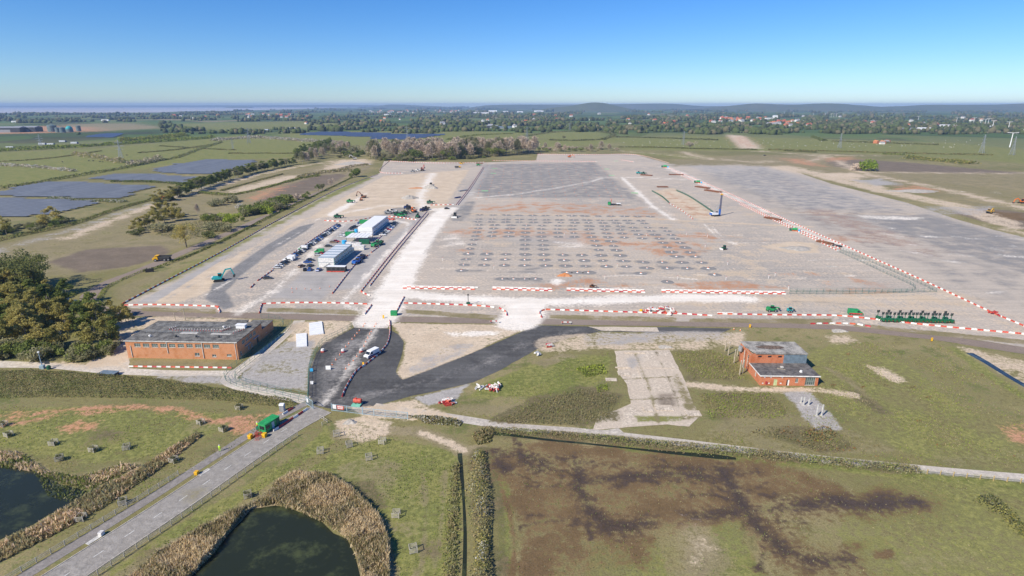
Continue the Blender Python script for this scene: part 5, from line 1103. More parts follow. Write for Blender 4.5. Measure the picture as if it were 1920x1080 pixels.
for a_, b_ in (((755, 541), (897, 543.5)), ((923, 543), (1040, 546)), ((1062, 545), (1215, 549)), ((1240, 548), (1478, 552))):
    for k in range(3): run([(a_[0], a_[1] - 2.0 * k), (b_[0], b_[1] - 2.0 * k)], 'in the checkered block of rows before the piling field', phase=k % 2 if k < 2 else 1, pat=('red', 'barwhite') if k < 2 else ('barwhite',))
run([(623, 551), (670, 492), (694, 478)], 'in the row beside the site cabins'); run([(696, 474), (712, 462)], 'by the green machine')
run([(677, 547), (687, 534), (740, 468), (801, 396)], 'in the left row of the haul road pair'); run([(693, 537), (745, 470), (804, 400)], 'in the right row of the haul road pair', phase=1); run([(677, 547), (686, 552), (698, 556)], 'hooked round the end of the haul road pair')
run([(855, 384), (880, 352), (906, 313)], 'in the far pair beside the sandy field'); run([(858, 385), (883, 353), (908, 314)], 'in the far pair beside the sandy field', phase=1); run([(807, 385), (855, 384)], 'across the end of the sandy field')
run([(608, 414), (655, 415), (710, 407), (740, 407), (783, 413)], 'in the curve behind the white cabins'); run([(730, 302), (823, 306), (910, 304)], 'at the far edge of the yard'); run([(923, 301), (1000, 302), (1120, 303)], 'at the far edge of the yard'); run([(1008, 289), (1100, 290), (1190, 290), (1255, 306)], 'at the far edge of the yard')
run([(730, 302), (712, 322), (757, 325)], 'at the far left corner of the yard'); run([(1254, 381), (1280, 396), (1300, 412)], 'beside the sandy strip', pitch=4); run([(483, 527), (513, 506)], 'at the near end of the parked cars'); run([(470, 540), (478, 532)], 'at the near end of the parked cars')
run([(511, 504), (560, 468), (600, 440), (634, 418)], 'behind the parked cars', pitch=2.1); run([(1165, 300), (1190, 304)], 'at the far edge of the yard')
run([(731, 602), (731, 625), (726, 645), (712, 662), (690, 681), (668, 697), (655, 716), (646, 733), (642, 744)], 'in the winding row across the tarmac', pitch=1.35)
run([(697, 458), (712, 446), (742, 415)], 'beside the white cabins'); run([(1518, 608), (1560, 607), (1600, 608), (1637, 614)], 'lying along the brown road', pitch=2.6)
RUNS.sort(key=lambda r: r[0])
for d, q, a, m, w in RUNS[:300]:
    o = link('water_barrier', BM[m]); o.location = (*q, .02); o.rotation_euler = (0, 0, a)
    nm = 'red' if m == 'red' else 'white'
    tag(o, f'{nm} plastic water filled barrier {w}', 'barrier', f'{nm} barriers {w}')
tv = []; tf = []; tm = []; n0 = 0
bv = np.array([v.co[:] for v in BM['red'].vertices]); bf = [tuple(p.vertices) for p in BM['red'].polygons]
for d, q, a, m, w in RUNS[300:]:
    ca, sa = cos(a), sin(a); v = bv.copy(); v[:, 0] = bv[:, 0] * ca - bv[:, 1] * sa + q[0]; v[:, 1] = bv[:, 0] * sa + bv[:, 1] * ca + q[1]; v[:, 2] += .02
    tv.append(v); tf += [tuple(i + n0 for i in f) for f in bf]; tm += [0 if m == 'red' else 1] * len(bf); n0 += len(v)
me = bpy.data.meshes.new('barrier_lines'); me.from_pydata(np.concatenate(tv).tolist(), [], tf); me.materials.append(M['red']); me.materials.append(M['barwhite']); me.polygons.foreach_set('material_index', tm)
tag(link('barrier_lines', me), 'distant red and white plastic barriers lining the yard roads', 'barrier', kind='stuff')
for i, x in enumerate(np.linspace(246, 430, 22)):     # painted kerb blocks before the warehouse
    m = 'red' if i % 2 else 'offwhite'
    o = MB().prism([(u, v * .42) for u, v in BAR], 'x', -.78, .78).build('kerb_block', M[m]); o.location = P(x, 687.5 + (x - 246) * .014, .03); o.rotation_euler = (0, 0, R(-2.5))
    nm = 'red' if m == 'red' else 'cream'; tag(o, f'low {nm} kerb block in the row before the warehouse', 'kerb block', f'{nm} kerb blocks before the warehouse')
# ---- piling mats and pile heads
padm = []
for k in range(5):
    a = np.linspace(0, 2 * pi, 13)[:-1]; rr = rng.uniform(.78, 1.1, 12); b = MB()
    v = [(3.7 * r * cos(t), 3.6 * r * sin(t), 0) for r, t in zip(rr, a)] + [(3.3 * r * cos(t), 3.2 * r * sin(t), .05) for r, t in zip(rr, a)]
    b.add(v, [(i, (i + 1) % 12, (i + 1) % 12 + 12, i + 12) for i in range(12)] + [tuple(range(12, 24))]); padm.append(b.mesh('piling_mat', M['padgrav'] if 'padgrav' in M else M.setdefault('padgrav', soil('pad_gravel', (.22, .212, .205), (.28, .268, .255), (.25, .238, .225)))))
pk = thing('pile_head', 'pale concrete pile head with an orange cap on its dark gravel mat', 'pile', group='pile heads of the piling field')
MB().add([(.62 * cos(t) * r, .5 * sin(t) * r, 0) for t, r in zip(np.linspace(0, 6.28, 11)[:-1], rng.uniform(.8, 1.25, 10))] + [(.3 * cos(t), .3 * sin(t), .38) for t in np.linspace(0, 6.28, 11)[:-1]], [(i, (i + 1) % 10, (i + 1) % 10 + 10, i + 10) for i in range(10)] + [tuple(range(10, 20))]).build('concrete_collar', M['offwhite'], pk)
MB().cyl((0, 0, .3), (0, 0, .75), .22, .16, 8).build('orange_cap', M['orange'], pk)
for i, (x, y) in enumerate(mats):
    q = P(x, y); o = link('piling_mat', padm[i % 5]); o.location = (q.x, q.y, .022); o.rotation_euler = (0, 0, rng.normal(0, .15)); s = rng.uniform(.82, 1.12) * (1 if y < 470 or y > 475 else 1); o.scale = (s * rng.uniform(.9, 1.15), s * (.85 if y > 480 else 1.0), 1)
    tag(o, 'dark round gravel mat under a pile head in the piling field', 'gravel mat', 'gravel mats of the piling field')
    near = y > 474; dup(pk, (q.x, q.y, .06), rng.uniform(0, 6), sc=rng.uniform(.7, 1.2) * np.array((1.35, 1.2, .8) if near else (.8, .8, .8)))
drop(pk)
k = thing('tall_marker_post', 'white marker post with a red band standing in the piling field', 'post', group='marker posts of the piling field')
MB().cyl((0, 0, 0), (0, 0, 1.7), .13, .13, 6).build('post', M['barwhite'], k); MB().cyl((0, 0, 1.7), (0, 0, 2.0), .135, .135, 6).build('band', M['red'], k)
for x, y in ((830, 489), (893, 457), (926, 504), (964, 440), (1058, 441), (1134, 523), (1157, 501), (1212, 443), (1322, 464), (1364, 497), (1361, 525), (1270, 524), (1003, 410), (1067, 408), (1216, 391), (1330, 391), (1287, 441), (1326, 445), (1478, 543), (1441, 522), (1453, 518), (964, 388), (1162, 424)): dup(k, P(x, y), 0)
drop(k)
k = thing('survey_peg', 'small orange survey peg in the grid on the dark gravel', 'survey peg', group='survey pegs on the dark gravel')
MB().cbox((0, 0, 0), (.24, .24, .9)).build('stake', M['orange'], k); MB().cbox((0, 0, .9), (.3, .3, .12)).build('top', M['barwhite'], k)
for x0, y in [(x, yy) for yy in np.geomspace(306, 374, 13) for x in range(14)]:
    t_ = (y - 306) / 68; x = 915 - 22 * t_ + x0 * (16 + 5.2 * t_); q = P(x, y); dup(k, (q.x + rng.normal(0, .6), q.y + rng.normal(0, 1.5), 0), 0)
drop(k)
# ---- heaps, mounds
def heap(name, label, px, py, rx, ry, h, m, cat='heap'):
    n, a = 26, 12; v = [(0, 0, h)]; f = []
    for i in range(1, a + 1):
        r = i / a
        for j in range(n):
            t = 2 * pi * j / n; w = 1 + .18 * sin(3 * t + px) + .1 * sin(7 * t + py); z = h * max(0, 1 - r ** 1.25) * (1 + .25 * sin(5 * t + r * 7) * r) + rng.normal(0, .05 * h) * (r < .95)
            v.append((rx * r * w * cos(t), ry * r * w * sin(t), z if i < a else -.05))
    f += [(0, 1 + j, 1 + (j + 1) % n) for j in range(n)] + [(1 + (i - 1) * n + j, 1 + i * n + j, 1 + i * n + (j + 1) % n, 1 + (i - 1) * n + (j + 1) % n) for i in range(1, a) for j in range(n)]
    b = MB(); b.add(v, f); o = b.build(name, M[m], smooth=True); o.location = P(px, py); return tag(o, label, cat)
heap('soil_heap', 'bright orange soil heap in the piling field', 1059, 517, 3.8, 2.2, 1.5, 'fill'); heap('stone_heap', 'grey stone heap on the sandy field', 808, 353, 8, 6, 4.0, 'greyheap'); heap('sand_heap', 'tan sand heap on the sandy field', 767, 372, 8, 6, 3.2, 'greyheap')
heap('soil_heap', 'flat orange soil heap on the sandy field', 783, 353, 9, 4, 1.0, 'fill'); heap('earth_heap', 'brown broken earth heap right in the yard', 1495, 466, 9, 6, 1.2, 'greyheap'); heap('earth_heap', 'small tan earth heap in the yard', 1560, 500, 3.4, 1.6, .6, 'greyheap'); heap('gravel_heap', 'small dark gravel heap by the gate', 656, 792, 1.8, 1.4, .9, 'greyheap')
heap('soil_heap', 'low reddish spoil mound beyond the gravel apron', 1715, 359, 24, 9, 2.2, 'greyheap'); heap('rubble_heap', 'pale rubble heap above the floor slab', 1246, 651, 2.6, 1.4, .8, 'greyheap'); heap('rubble_heap', 'pale rubble heap beside the brown road', 1573, 621, 3.2, 1.6, .9, 'greyheap'); heap('sand_heap', 'pale sand mound behind the large green tree', 662, 308, 26, 14, 4, 'greyheap')
# ---- vehicles
def wheel(parent, x, y, r, w=.24):
    b = MB().cyl((x, y - w / 2, r), (x, y + w / 2, r), r, r, 10); o = b.build('wheel', M['black'], parent); MB().cyl((x, y - w / 2 - .01, r), (x, y + w / 2 + .01, r), r * .55, r * .55, 8).build('rim', M['grey'], o)
def car(colour, m, estate=False):
    o = thing('parked_car', colour + ' car', 'car')
    L = 4.4; b = MB()
    side = [(-2.15, .3), (2.1, .3), (2.2, .55), (2.1, .78), (1.0, .95), (-2.05, .98), (-2.2, .75)]
    b.prism(side, 'y', -.88, .88)
    b.build('body', m, o)
    top = [(1.15, .94), (.35, 1.44), (-1.35 if estate else -1.1, 1.46), (-2.05 if estate else -1.9, .97)]
    MB().prism(top, 'y', -.76, .76).build('windows', M['glass'], o)
    MB().prism([(.32, 1.41), (.25, 1.5), (-1.3 if estate else -1.05, 1.51), (-1.4 if estate else -1.15, 1.43)], 'y', -.72, .72).build('roof', m, o)
    for x in (1.35, -1.35):
        for y in (-.8, .8): wheel(o, x, y, .33)
    for y in (-.62, .62): MB().cbox((2.17, y, .6), (.1, .36, .14)).build('headlight', M['whiteframe'], o)
    return o
def carpaint(n, c): return mat(n, c, .3, .04, .5, spec=.6)
CARS = {n: car(n, carpaint('paint_' + n.replace(' ', '_'), c), e) for n, c, e in (('black', (.015, .015, .017), False), ('dark grey', (.06, .065, .07), True), ('silver', (.50, .51, .53), False), ('white', (.80, .80, .80), True), ('blue', (.03, .10, .36), False), ('red', (.45, .03, .03), False), ('brown', (.28, .20, .15), True))}
NAMES = list(CARS)
def park(a, b, n, cols, where, ang, jit=.25):
    a = P(*a); b = P(*b)
    for i in range(n):
        t = i / max(1, n - 1); q = a.lerp(b, t); c = cols[i % len(cols)]
        dup(CARS[c], (q.x + random.uniform(-jit, jit), q.y + random.uniform(-jit, jit), .02), ang + random.uniform(-.05, .05), f'{c} car parked {where}', f'{c} cars parked {where}')
A0 = SITE
park((520, 503), (634, 424), 32, ['silver', 'white', 'dark grey', 'black', 'silver', 'blue', 'white', 'blue', 'dark grey', 'black', 'white', 'dark grey', 'black', 'black', 'dark grey', 'silver', 'white', 'dark grey', 'blue', 'silver', 'blue', 'black', 'dark grey'], 'in the long row left of the site cabins', A0 + pi)
park((566, 500.5), (582, 500), 2, ['brown', 'dark grey'], 'loosely before the striped cabins', A0 + 1.2)
for x, y, c, a in ((572, 507, 'black', 1.9), (581, 507, 'blue', 1.7), (598, 507.5, 'blue', 1.5), (577, 493, 'blue', .1), (582, 489, 'dark grey', .1), (596, 479, 'silver', .1), (604, 477, 'red', .1), (616, 463, 'dark grey', .1), (625, 455.5, 'brown', .1), (630, 454, 'red', .1), (640, 444, 'white', .1), (646, 441, 'white', .1), (652, 438, 'red', .1), (656, 434, 'silver', .1), (659, 431, 'dark grey', .1), (662, 428, 'black', .1), (666, 426, 'black', .1), (670, 423, 'white', .1), (676, 419, 'blue', .1), (681, 416, 'dark grey', .1)):
    dup(CARS[c], P(x, y, .02), A0 + a, f'{c} car parked between the barriers and the site cabins', f'{c} cars between the barriers and the cabins')
park((718, 441.5), (741, 419), 11, ['white', 'dark grey', 'silver', 'white', 'red', 'white', 'blue', 'silver', 'black', 'black', 'dark grey'], 'in the short row right of the white cabins', A0)
dup(CARS['dark grey'], P(502, 523, .02), A0 + .2, 'dark grey car alone near the end of the car park row', 'lone cars'); dup(CARS['black'], P(838, 392, .02), A0 + .15, 'black car alone on the white haul road', 'lone cars'); dup(CARS['black'], P(1434, 292, .02), 0, 'black car at the far corner of the yard', 'lone cars')
for c in CARS.values(): drop(c)
def van(name, label, loc, rz, m, m2=None, sc=1.0):
    o = thing(name, label, 'van', loc, rz); o.scale = (sc,) * 3
    MB().prism([(-2.75, .4), (2.7, .4), (2.8, .8), (2.65, 1.15), (1.9, 1.35), (1.25, 2.2), (.9, 2.4), (-2.75, 2.45)], 'y', -.98, .98).build('body', m, o)
    MB().prism([(1.86, 1.38), (1.28, 2.15), (1.36, 2.17), (1.95, 1.4)], 'y', -.86, .86).build('windscreen', M['glass'], o)
    for y in (-.99, .99): MB().prism([(.35, 1.35), (1.5, 1.35), (1.05, 2.05), (.35, 2.05)], 'y', y - .012, y + .012).build('side_window', M['glass'], o)
    if m2:
        for y in (-1.0, 1.0): MB().box(-2.7, 2.4, y - .012, y + .012, .5, 1.05).build('side_stripe', m2, o)
    for x in (1.75, -1.75):
        for y in (-.88, .88): wheel(o, x, y, .36)
    for y in (-.7, .7): MB().cbox((2.75, y, .75), (.12, .3, .22)).build('headlight', M['whiteframe'], o)
    MB().cbox((2.78, 0, .55), (.08, 1.5, .25)).build('bumper', M['dark'], o)
    return o
van('white_van', 'white van stopped beside the winding barriers on the tarmac', P(697, 668, .035), R(238), M['white'], M['navy']); van('white_van', 'white van in the car row left of the cabins', P(541, 489, .02), A0 + pi, M['white']); van('white_van', 'white van behind the first in the car row', P(545, 486, .02), A0 + pi, M['white'])
van('green_van', 'white and green van in the car row', P(568, 468, .02), A0 + pi, M['white'], M['greenp']); van('green_van', 'green van before the striped cabins', P(599, 474, .02), A0 + pi + .1, M['greenp']); van('green_white_van', 'green white and red van near the lighting towers', P(1603, 590, .02), R(-8), M['greenp'], M['red'])
def tracks(o, L, g, h=.75, w=.5):
    for y in (-g, g): MB().prism([(-L / 2 + .25, 0), (L / 2 - .25, 0), (L / 2, h * .5), (L / 2 - .3, h), (-L / 2 + .3, h), (-L / 2, h * .5)], 'y', y - w / 2, y + w / 2).build('track', M['black'], o)
def excavator(label, loc, rz, m, sc=1.0, m2='dark', up=True):
    o = thing('excavator', label, 'excavator', loc, rz); o.scale = (sc,) * 3; tracks(o, 4.0, 1.2)
    MB().cyl((0, 0, .6), (0, 0, 1.0), .9, .9, 10).build('turntable', M['dark'], o)
    MB().prism([(-2.3, 1.05), (1.2, 1.05), (1.2, 1.5), (.2, 1.9), (-2.1, 2.0), (-2.5, 1.7)], 'y', -1.3, 1.3).build('house', m, o); MB().box(-2.75, -2.2, -1.25, 1.25, 1.1, 1.9).build('counterweight', M['barwhite'] if m2 == 'w' else M['dark'], o)
    c = MB().prism([(-.3, 1.5), (1.35, 1.5), (1.4, 2.2), (1.0, 3.0), (-.25, 3.0)], 'y', .35, 1.28).build('cab', M['glass'], o); MB().box(-.3, 1.05, .33, 1.3, 3.0, 3.1).build('cab_roof', m, c)
    pts = [(1.0, 1.6), (3.0, 4.8), (5.0, 5.0), (5.9, 2.4)] if up else [(1.0, 1.6), (3.4, 3.3), (5.2, 2.6), (6.0, .6)]
    b = MB(); b.beam((pts[0][0], -.3, pts[0][1]), (pts[1][0], -.3, pts[1][1]), .36, .55); b.beam((pts[1][0] - .1, -.3, pts[1][1] - .05), (pts[2][0], -.3, pts[2][1]), .36, .5); b.build('boom', m, o)
    MB().beam((pts[2][0] - .1, -.3, pts[2][1] + .2), (pts[3][0], -.3, pts[3][1]), .28, .42).build('stick', m, o)
    MB().prism([(pts[3][0] - .5, pts[3][1] - 1.0), (pts[3][0] + .2, pts[3][1] - 1.1), (pts[3][0] + .45, pts[3][1] - .3), (pts[3][0] + .1, pts[3][1] + .2), (pts[3][0] - .3, pts[3][1])], 'y', -.85, .25).build('bucket', M['dark'], o)
    return o
excavator('teal excavator with a raised boom on the gravel near the warehouse', P(411, 527, .02), R(18), M['teal'], 1.2, 'w'); excavator('orange excavator beside the solar farm hedge', P(306, 376), R(10), M['orange'], 1.1, up=False); excavator('dark red excavator on the sandy left field', P(681, 371, .02), R(170), M['rusty'], 1.1)
excavator('orange excavator in the plant compound', P(776, 398, .02), R(120), M['orange'], 1.1, up=False); excavator('orange excavator at the edge of the bare ground on the right', P(1916, 381), R(185), M['orange'], 1.3, up=False); excavator('small orange excavator on the sandy left field', P(677, 376, .02), R(90), M['orange'], .7, up=False)
excavator('white excavator on the sand mound behind the yard', P(665, 299), R(200), M['offwhite'], 1.4); excavator('red excavator among the far works', P(792, 320, .02), R(80), M['red'], 1.4); excavator('yellow excavator on the ploughed ground to the right', P(1855, 400), R(30), M['yellow'], 1.1, up=False); excavator('orange excavator on the far apron', P(1068, 295, .02), R(0), M['orange'], 1.3, up=False)
def dumper(label, loc, rz, m, sc=1.0):
    o = thing('dump_truck', label, 'truck', loc, rz); o.scale = (sc,) * 3
    MB().prism([(2.2, 1.0), (4.9, 1.0), (4.9, 1.9), (3.9, 2.2), (3.5, 3.1), (2.3, 3.2)], 'y', -1.2, 1.2).build('cab', m, o); MB().prism([(3.95, 2.2), (3.55, 3.0), (3.63, 3.02), (4.05, 2.25)], 'y', -1.05, 1.05).build('windscreen', M['glass'], o)
    MB().prism([(-4.8, 2.9), (-3.4, 1.5), (1.7, 1.4), (2.0, 2.9), (1.7, 2.9), (1.4, 1.9), (-3.2, 1.9), (-4.4, 2.95)], 'y', -1.35, 1.35).build('tipper_body', M['dark'], o)
    for y in (-1.36, 1.36): MB().prism([(-4.7, 2.9), (-3.4, 1.5), (1.7, 1.4), (2.0, 2.9)], 'y', y - .05, y + .05).build('body_side', M['dark'] , o)
    MB().box(1.6, 3.4, -1.5, 1.5, 3.2, 3.3).build('cab_guard', m, o); MB().box(-4, 4.6, -.5, .5, .8, 1.3).build('chassis', M['dark'], o)
    for x in (3.4, -1.2, -3.1):
        for y in (-1.25, 1.25): wheel(o, x, y, .82, .6)
dumper('yellow articulated dump truck on the service road', P(306, 489, .05), R(192), M['yellow']); dumper('white dump truck on the sandy field', P(808, 347, .02), R(95), M['offwhite'], .8); dumper('yellow dump truck at the far works', P(858, 315, .02), R(0), M['yellow'], .9)
def dozer(label, loc, rz, m, sc=1.0):
    o = thing('bulldozer', label, 'bulldozer', loc, rz); o.scale = (sc,) * 3; tracks(o, 3.2, .95, .9)
    MB().prism([(-1.4, .8), (1.6, .8), (1.6, 1.6), (.3, 1.75), (-1.4, 1.6)], 'y', -.65, .65).build('body', m, o); c = MB().prism([(-1.2, 1.6), (.25, 1.6), (.15, 2.8), (-1.1, 2.8)], 'y', -.7, .7).build('cab', M['glass'], o); MB().box(-1.25, .3, -.78, .78, 2.8, 2.92).build('cab_roof', m, c)
    MB().prism([(1.95, .1), (2.15, .1), (2.05, .6), (2.2, 1.2), (2.0, 1.2), (1.85, .6)], 'y', -1.7, 1.7).build('blade', M['offwhite'], o)
dozer('tan bulldozer on the dark gravel beside the haul road', P(853, 408, .02), R(-100), M['dark'], 1.3); dozer('dark green roller left alone in the yard', P(1357, 468, .02), R(200), M['dkgreen'], .9)
# piling rig
o = thing('piling_rig', 'tall blue piling rig at the end of the sandy strip', 'piling rig', P(1342, 405, .02), R(15)); tracks(o, 5.5, 1.6, 1.0, .8)
MB().prism([(-4.2, 1.2), (1.2, 1.2), (1.2, 2.6), (-3.8, 2.9), (-4.2, 2.4)], 'y', -1.5, 1.5).build('house', M['white'], o); MB().box(-4.9, -4.0, -1.4, 1.4, 1.2, 2.6).build('counterweight', M['blue'], o); MB().prism([(.4, 1.6), (2.0, 1.6), (1.9, 3.4), (.5, 3.4)], 'y', .5, 1.5).build('cab', M['glass'], o)
b = MB()
for y in (-.35, .35):
    for dx in (0, .7): b.beam((2.6 + dx, y, .3), (2.9 + dx, y, 16.4), .16)
for z in np.arange(.8, 16, .9): b.beam((2.6 + z * .019, -.35, z), (3.3 + z * .019, .35, z + .8), .1); b.beam((2.6 + z * .019, .35, z), (3.3 + z * .019, -.35, z + .8), .1)
b.build('mast', M['navy'], o); MB().box(2.5, 3.7, -.55, .55, .4, 5.2).build('lower_leader', M['blue'], o); MB().box(2.6, 4.0, -.6, .6, 16.3, 17.0).cyl((3.9, 0, 16.4), (3.9, 0, 17.3), .3).build('mast_head', M['yellow'], o)
MB().beam((-2.5, -.6, 2.7), (2.9, -.3, 9.5), .2).beam((-2.5, .6, 2.7), (2.9, .3, 9.5), .2).build('backstay', M['steel'], o); MB().cyl((3.9, 0, .2), (3.9, 0, 15.8), .2).build('auger', M['grey'], o)
# crane truck
o = thing('flatbed_truck', 'green cab flatbed crane truck in the piling field', 'truck', P(1152, 385, .02), R(178))
MB().prism([(3.4, .7), (5.6, .7), (5.7, 1.8), (5.3, 3.0), (3.4, 3.0)], 'y', -1.25, 1.25).build('cab', M['greenp'], o); MB().box(-5.5, 2.6, -1.25, 1.25, 1.1, 1.35).build('flatbed', M['dark'], o); MB().box(-5, 3.5, -.5, .5, .6, 1.1).build('chassis', M['dark'], o)
MB().beam((3.0, 0, 1.2), (3.0, 0, 3.6), .5).beam((3.0, 0, 3.6), (2.4, 0, 5.6), .35).build('crane', M['red'], o); MB().box(-5.2, -1.6, -1.0, 1.0, 1.36, 1.9).build('load', M['white'], o); MB().box(5.5, 5.68, -1.1, 1.1, 1.9, 2.8).build('windscreen', M['glass'], o)
for x in (4.5, -2.5, -4):
    for y in (-1.05, 1.05): wheel(o, x, y, .5, .35)
# lighting towers
o = thing('lighting_tower', 'green mobile lighting tower in the row below the yard', 'lighting tower', group='row of lighting towers')
MB().prism([(-.95, .45), (.95, .45), (.95, 1.25), (.6, 1.4), (-.95, 1.4)], 'y', -.46, .46).build('generator_box', M['dkgreen2'] if 'dkgreen2' in M else M.setdefault('dkgreen2', mat('tower_green', (.02, .14, .06), .5, .2, 1.2)), o); MB().box(-.8, .8, -.68, .68, .3, .45).build('chassis', M['black'], o)
for y in (-.68, .68): wheel(o, 0, y, .36, .2)
MB().beam((-.5, 0, 1.5), (-.5, 0, 3.5), .16).build('mast', M['dkgreen'], o); b = MB()
for y in (-.55, .18): b.box(-.65, -.4, y, y + .4, 3.4, 3.85); b.box(-.65, -.4, y, y + .4, 2.85, 3.3)
b.build('lamp_heads', M['dark'], o); MB().cbox((.97, .2, .6), (.04, .25, .2)).build('reflector', M['orange'], o); MB().box(.9, 1.7, -.06, .06, .42, .52).build('tow_bar', M['black'], o)
for i in range(19):
    t = i / 18; q = P(1655, 603 + 0).lerp(P(1783, 605.5), t); dup(o, (q.x + random.uniform(-.1, .1), q.y + random.uniform(-.25, .25), .02), R(-78) + random.uniform(-.12, .12))
    if i % 3 == 0: dup(o, (q.x - .5 + random.uniform(-.1, .1), q.y + 2.6 + random.uniform(-.25, .25), .02), R(-78) + random.uniform(-.12, .12))
drop(o)
# ---- cabins
def cabin(name, W_, D_, H_, wall, roof, post, label, group, win=True):
    o = thing(name, label, 'cabin', group=group)
    MB().box(-W_ / 2, W_ / 2, 0, D_, .1, H_ - .12).build('walls', wall, o); r = MB().box(-W_ / 2 - .04, W_ / 2 + .04, -.02, D_ - .06, H_ - .12, H_).build('roof', roof, o)
    p = MB()
    for x in (-W_ / 2 - .03, W_ / 2 + .03):
        for y in (.08, D_ - .12): p.cbox((x, y, 0), (.16, .16, H_ - .125))
    p.build('corner_posts', post, o)
    if win:
        for x in (-W_ / 2 - .02, W_ / 2 + .02): MB().cbox((x, D_ / 2, 1.1), (.05, 1.1, .95)).build('window', M['glass'], o)
    return o
def stack(x, y, n, levels, W_, D_, H_, wall, roofs, post, name, label, group, rz=SITE):
    pr = [cabin(name, W_, D_, H_, wall, r, post, label, group) for r in roofs]
    for i in range(n):
        for l in range(levels if not isinstance(levels, list) else levels[i]): dup(pr[i % len(pr)], (x - sin(rz) * D_ * i, y + cos(rz) * D_ * i, .02 + l * H_), rz)
    for q in pr: drop(q)
rb = mat('cabin_roof_blue', (.38, .45, .50), .5, .12, .8); rw = mat('cabin_roof_white', (.72, .75, .77), .5, .1, .8); gp = M['greenp']
stack(-98.3, 294.5, 12, [2] * 11 + [1], 8.4, 2.9, 2.6, M['offwhite'], [rb, rw], mat('cabin_green_trim', (.25, .62, .42), .5, .1, 1), 'striped_site_cabin', 'pale site cabin unit with a striped blue roof in the near cabin block', 'units of the striped cabin block')
stack(-96.2, 371, 15, [2] * 14 + [1], 9.4, 2.95, 2.9, M['white'], [M['white']], M['whiteframe'], 'white_site_cabin', 'white site cabin unit in the far cabin block', 'units of the white cabin block')
for i, (dx, z0) in enumerate(((597, 0), (672, 0))):
    q = P(615 if i == 0 else 684, 500.6 if i == 0 else 442.5); o = thing('outside_stair', ['grey steel stair on the front of the striped cabins', 'grey steel stair on the front of the white cabins'][i], 'stair', (q.x, q.y - .6, .02), SITE); b = MB()
    for k in range(12): b.box(-2.4 + k * .3, -2.1 + k * .3, -.6, .2, .2 * k, .2 * k + .06)
    b.build('treads', M['steel'], o); MB().beam((-2.4, -.6, .9), (1.2, -.6, 3.4), .06).beam((-2.4, .2, .9), (1.2, .2, 3.4), .06).build('handrail', M['steel'], o)
    MB().cbox((-3.4, .35, .9), (.9, .06, 1.7)).build('notice_board', M['orange'] if i == 0 else M['dark'], o)
o = cabin('canteen_cabin', 9.6, 3.0, 2.7, M['dark'], M['white'], M['dark'], 'dark cabin with a white roof in front of the striped cabins', None, False); o.location = P(630, 509.5, .02); o.rotation_euler = (0, 0, SITE)
for x in (-3.6, -1.2, 1.2, 3.4): MB().box(x - .7, x + .7, -.04, .02, 1.0, 2.0).build('window', M['glass'], o)
MB().box(-4.6, 4.6, -.9, -.5, .1, .55).build('step', M['red'], o)
o = thing('canopy_shelter', 'open shelter with a wide flat white roof between the cabin blocks', 'shelter', P(672, 455, .02), SITE)
MB().box(-8, 6, 0, 13, 3.2, 3.45).build('roof', M['white'], o)
for x in (-7.6, -2.5, 2.5, 5.6):
    for y in (.4, 12.6): MB().cbox((x, y, 0), (.22, .22, 3.2)).build('post', M['dkgreen'], o)
for i in range(6): MB().box(-7.9 + i * 2.35, -7.8 + i * 2.35, .05, 12.9, 3.452, 3.52).build('roof_seam', M['grey'], o)
def container(label, loc, rz, m, L=6.1, W_=2.44, H_=2.6, roof=None, cat='container', name='shipping_container'):
    o = thing(name, label, cat, loc, rz); MB().box(-L / 2, L / 2, -W_ / 2, W_ / 2, .08, H_ - .1).build('walls', M[m], o); MB().box(-L / 2 - .03, L / 2 + .03, -W_ / 2 - .03, W_ / 2 + .03, H_ - .1, H_).build('roof', M[roof or m], o)
    b = MB()
    for x in np.arange(-L / 2 + .3, L / 2 - .1, .5): b.box(x, x + .2, -W_ / 2 - .05, W_ / 2 + .05, .2, H_ - .2)
    b.build('ribs', M[m], o); MB().box(L / 2, L / 2 + .06, -W_ / 2 + .1, W_ / 2 - .1, .15, H_ - .15).build('doors', M[m], o); return o
for x, y, m, lb in ((659, 462, 'offwhite', 'pale container beside the canopy shelter'), (668, 463, 'offwhite', 'second pale container beside the canopy shelter'), (674, 468, 'offwhite', 'pale container with an orange end behind the striped cabins'), (657, 442, 'greenp', 'long green container left of the shelter'), (683, 419, 'greenp', 'green container left of the white cabins'), (684, 457, 'dkgreen', 'dark green container under the shelter edge')):
    container(lb, P(x, y, .02), SITE, m)
def tank(label, x, y, m, r=1.0, h=2.2, name='water_tank'):
    o = thing(name, label, 'tank', P(x, y, .02), 0); MB().cyl((0, 0, .1), (0, 0, h), r, r, 14).build('shell', M[m], o); MB().cyl((0, 0, h), (0, 0, h + .25), r, r * .35, 14).build('lid', M[m], o); MB().cyl((0, 0, 0), (0, 0, .1), r * 1.05, r * 1.05, 14).build('base', M['dark'], o)
tank('bright blue tank left of the pale containers', 646, 458, 'ltblue', 1.5, 2.4); tank('small blue tank left of the white cabins', 668, 436, 'ltblue', 1.2, 2.2)
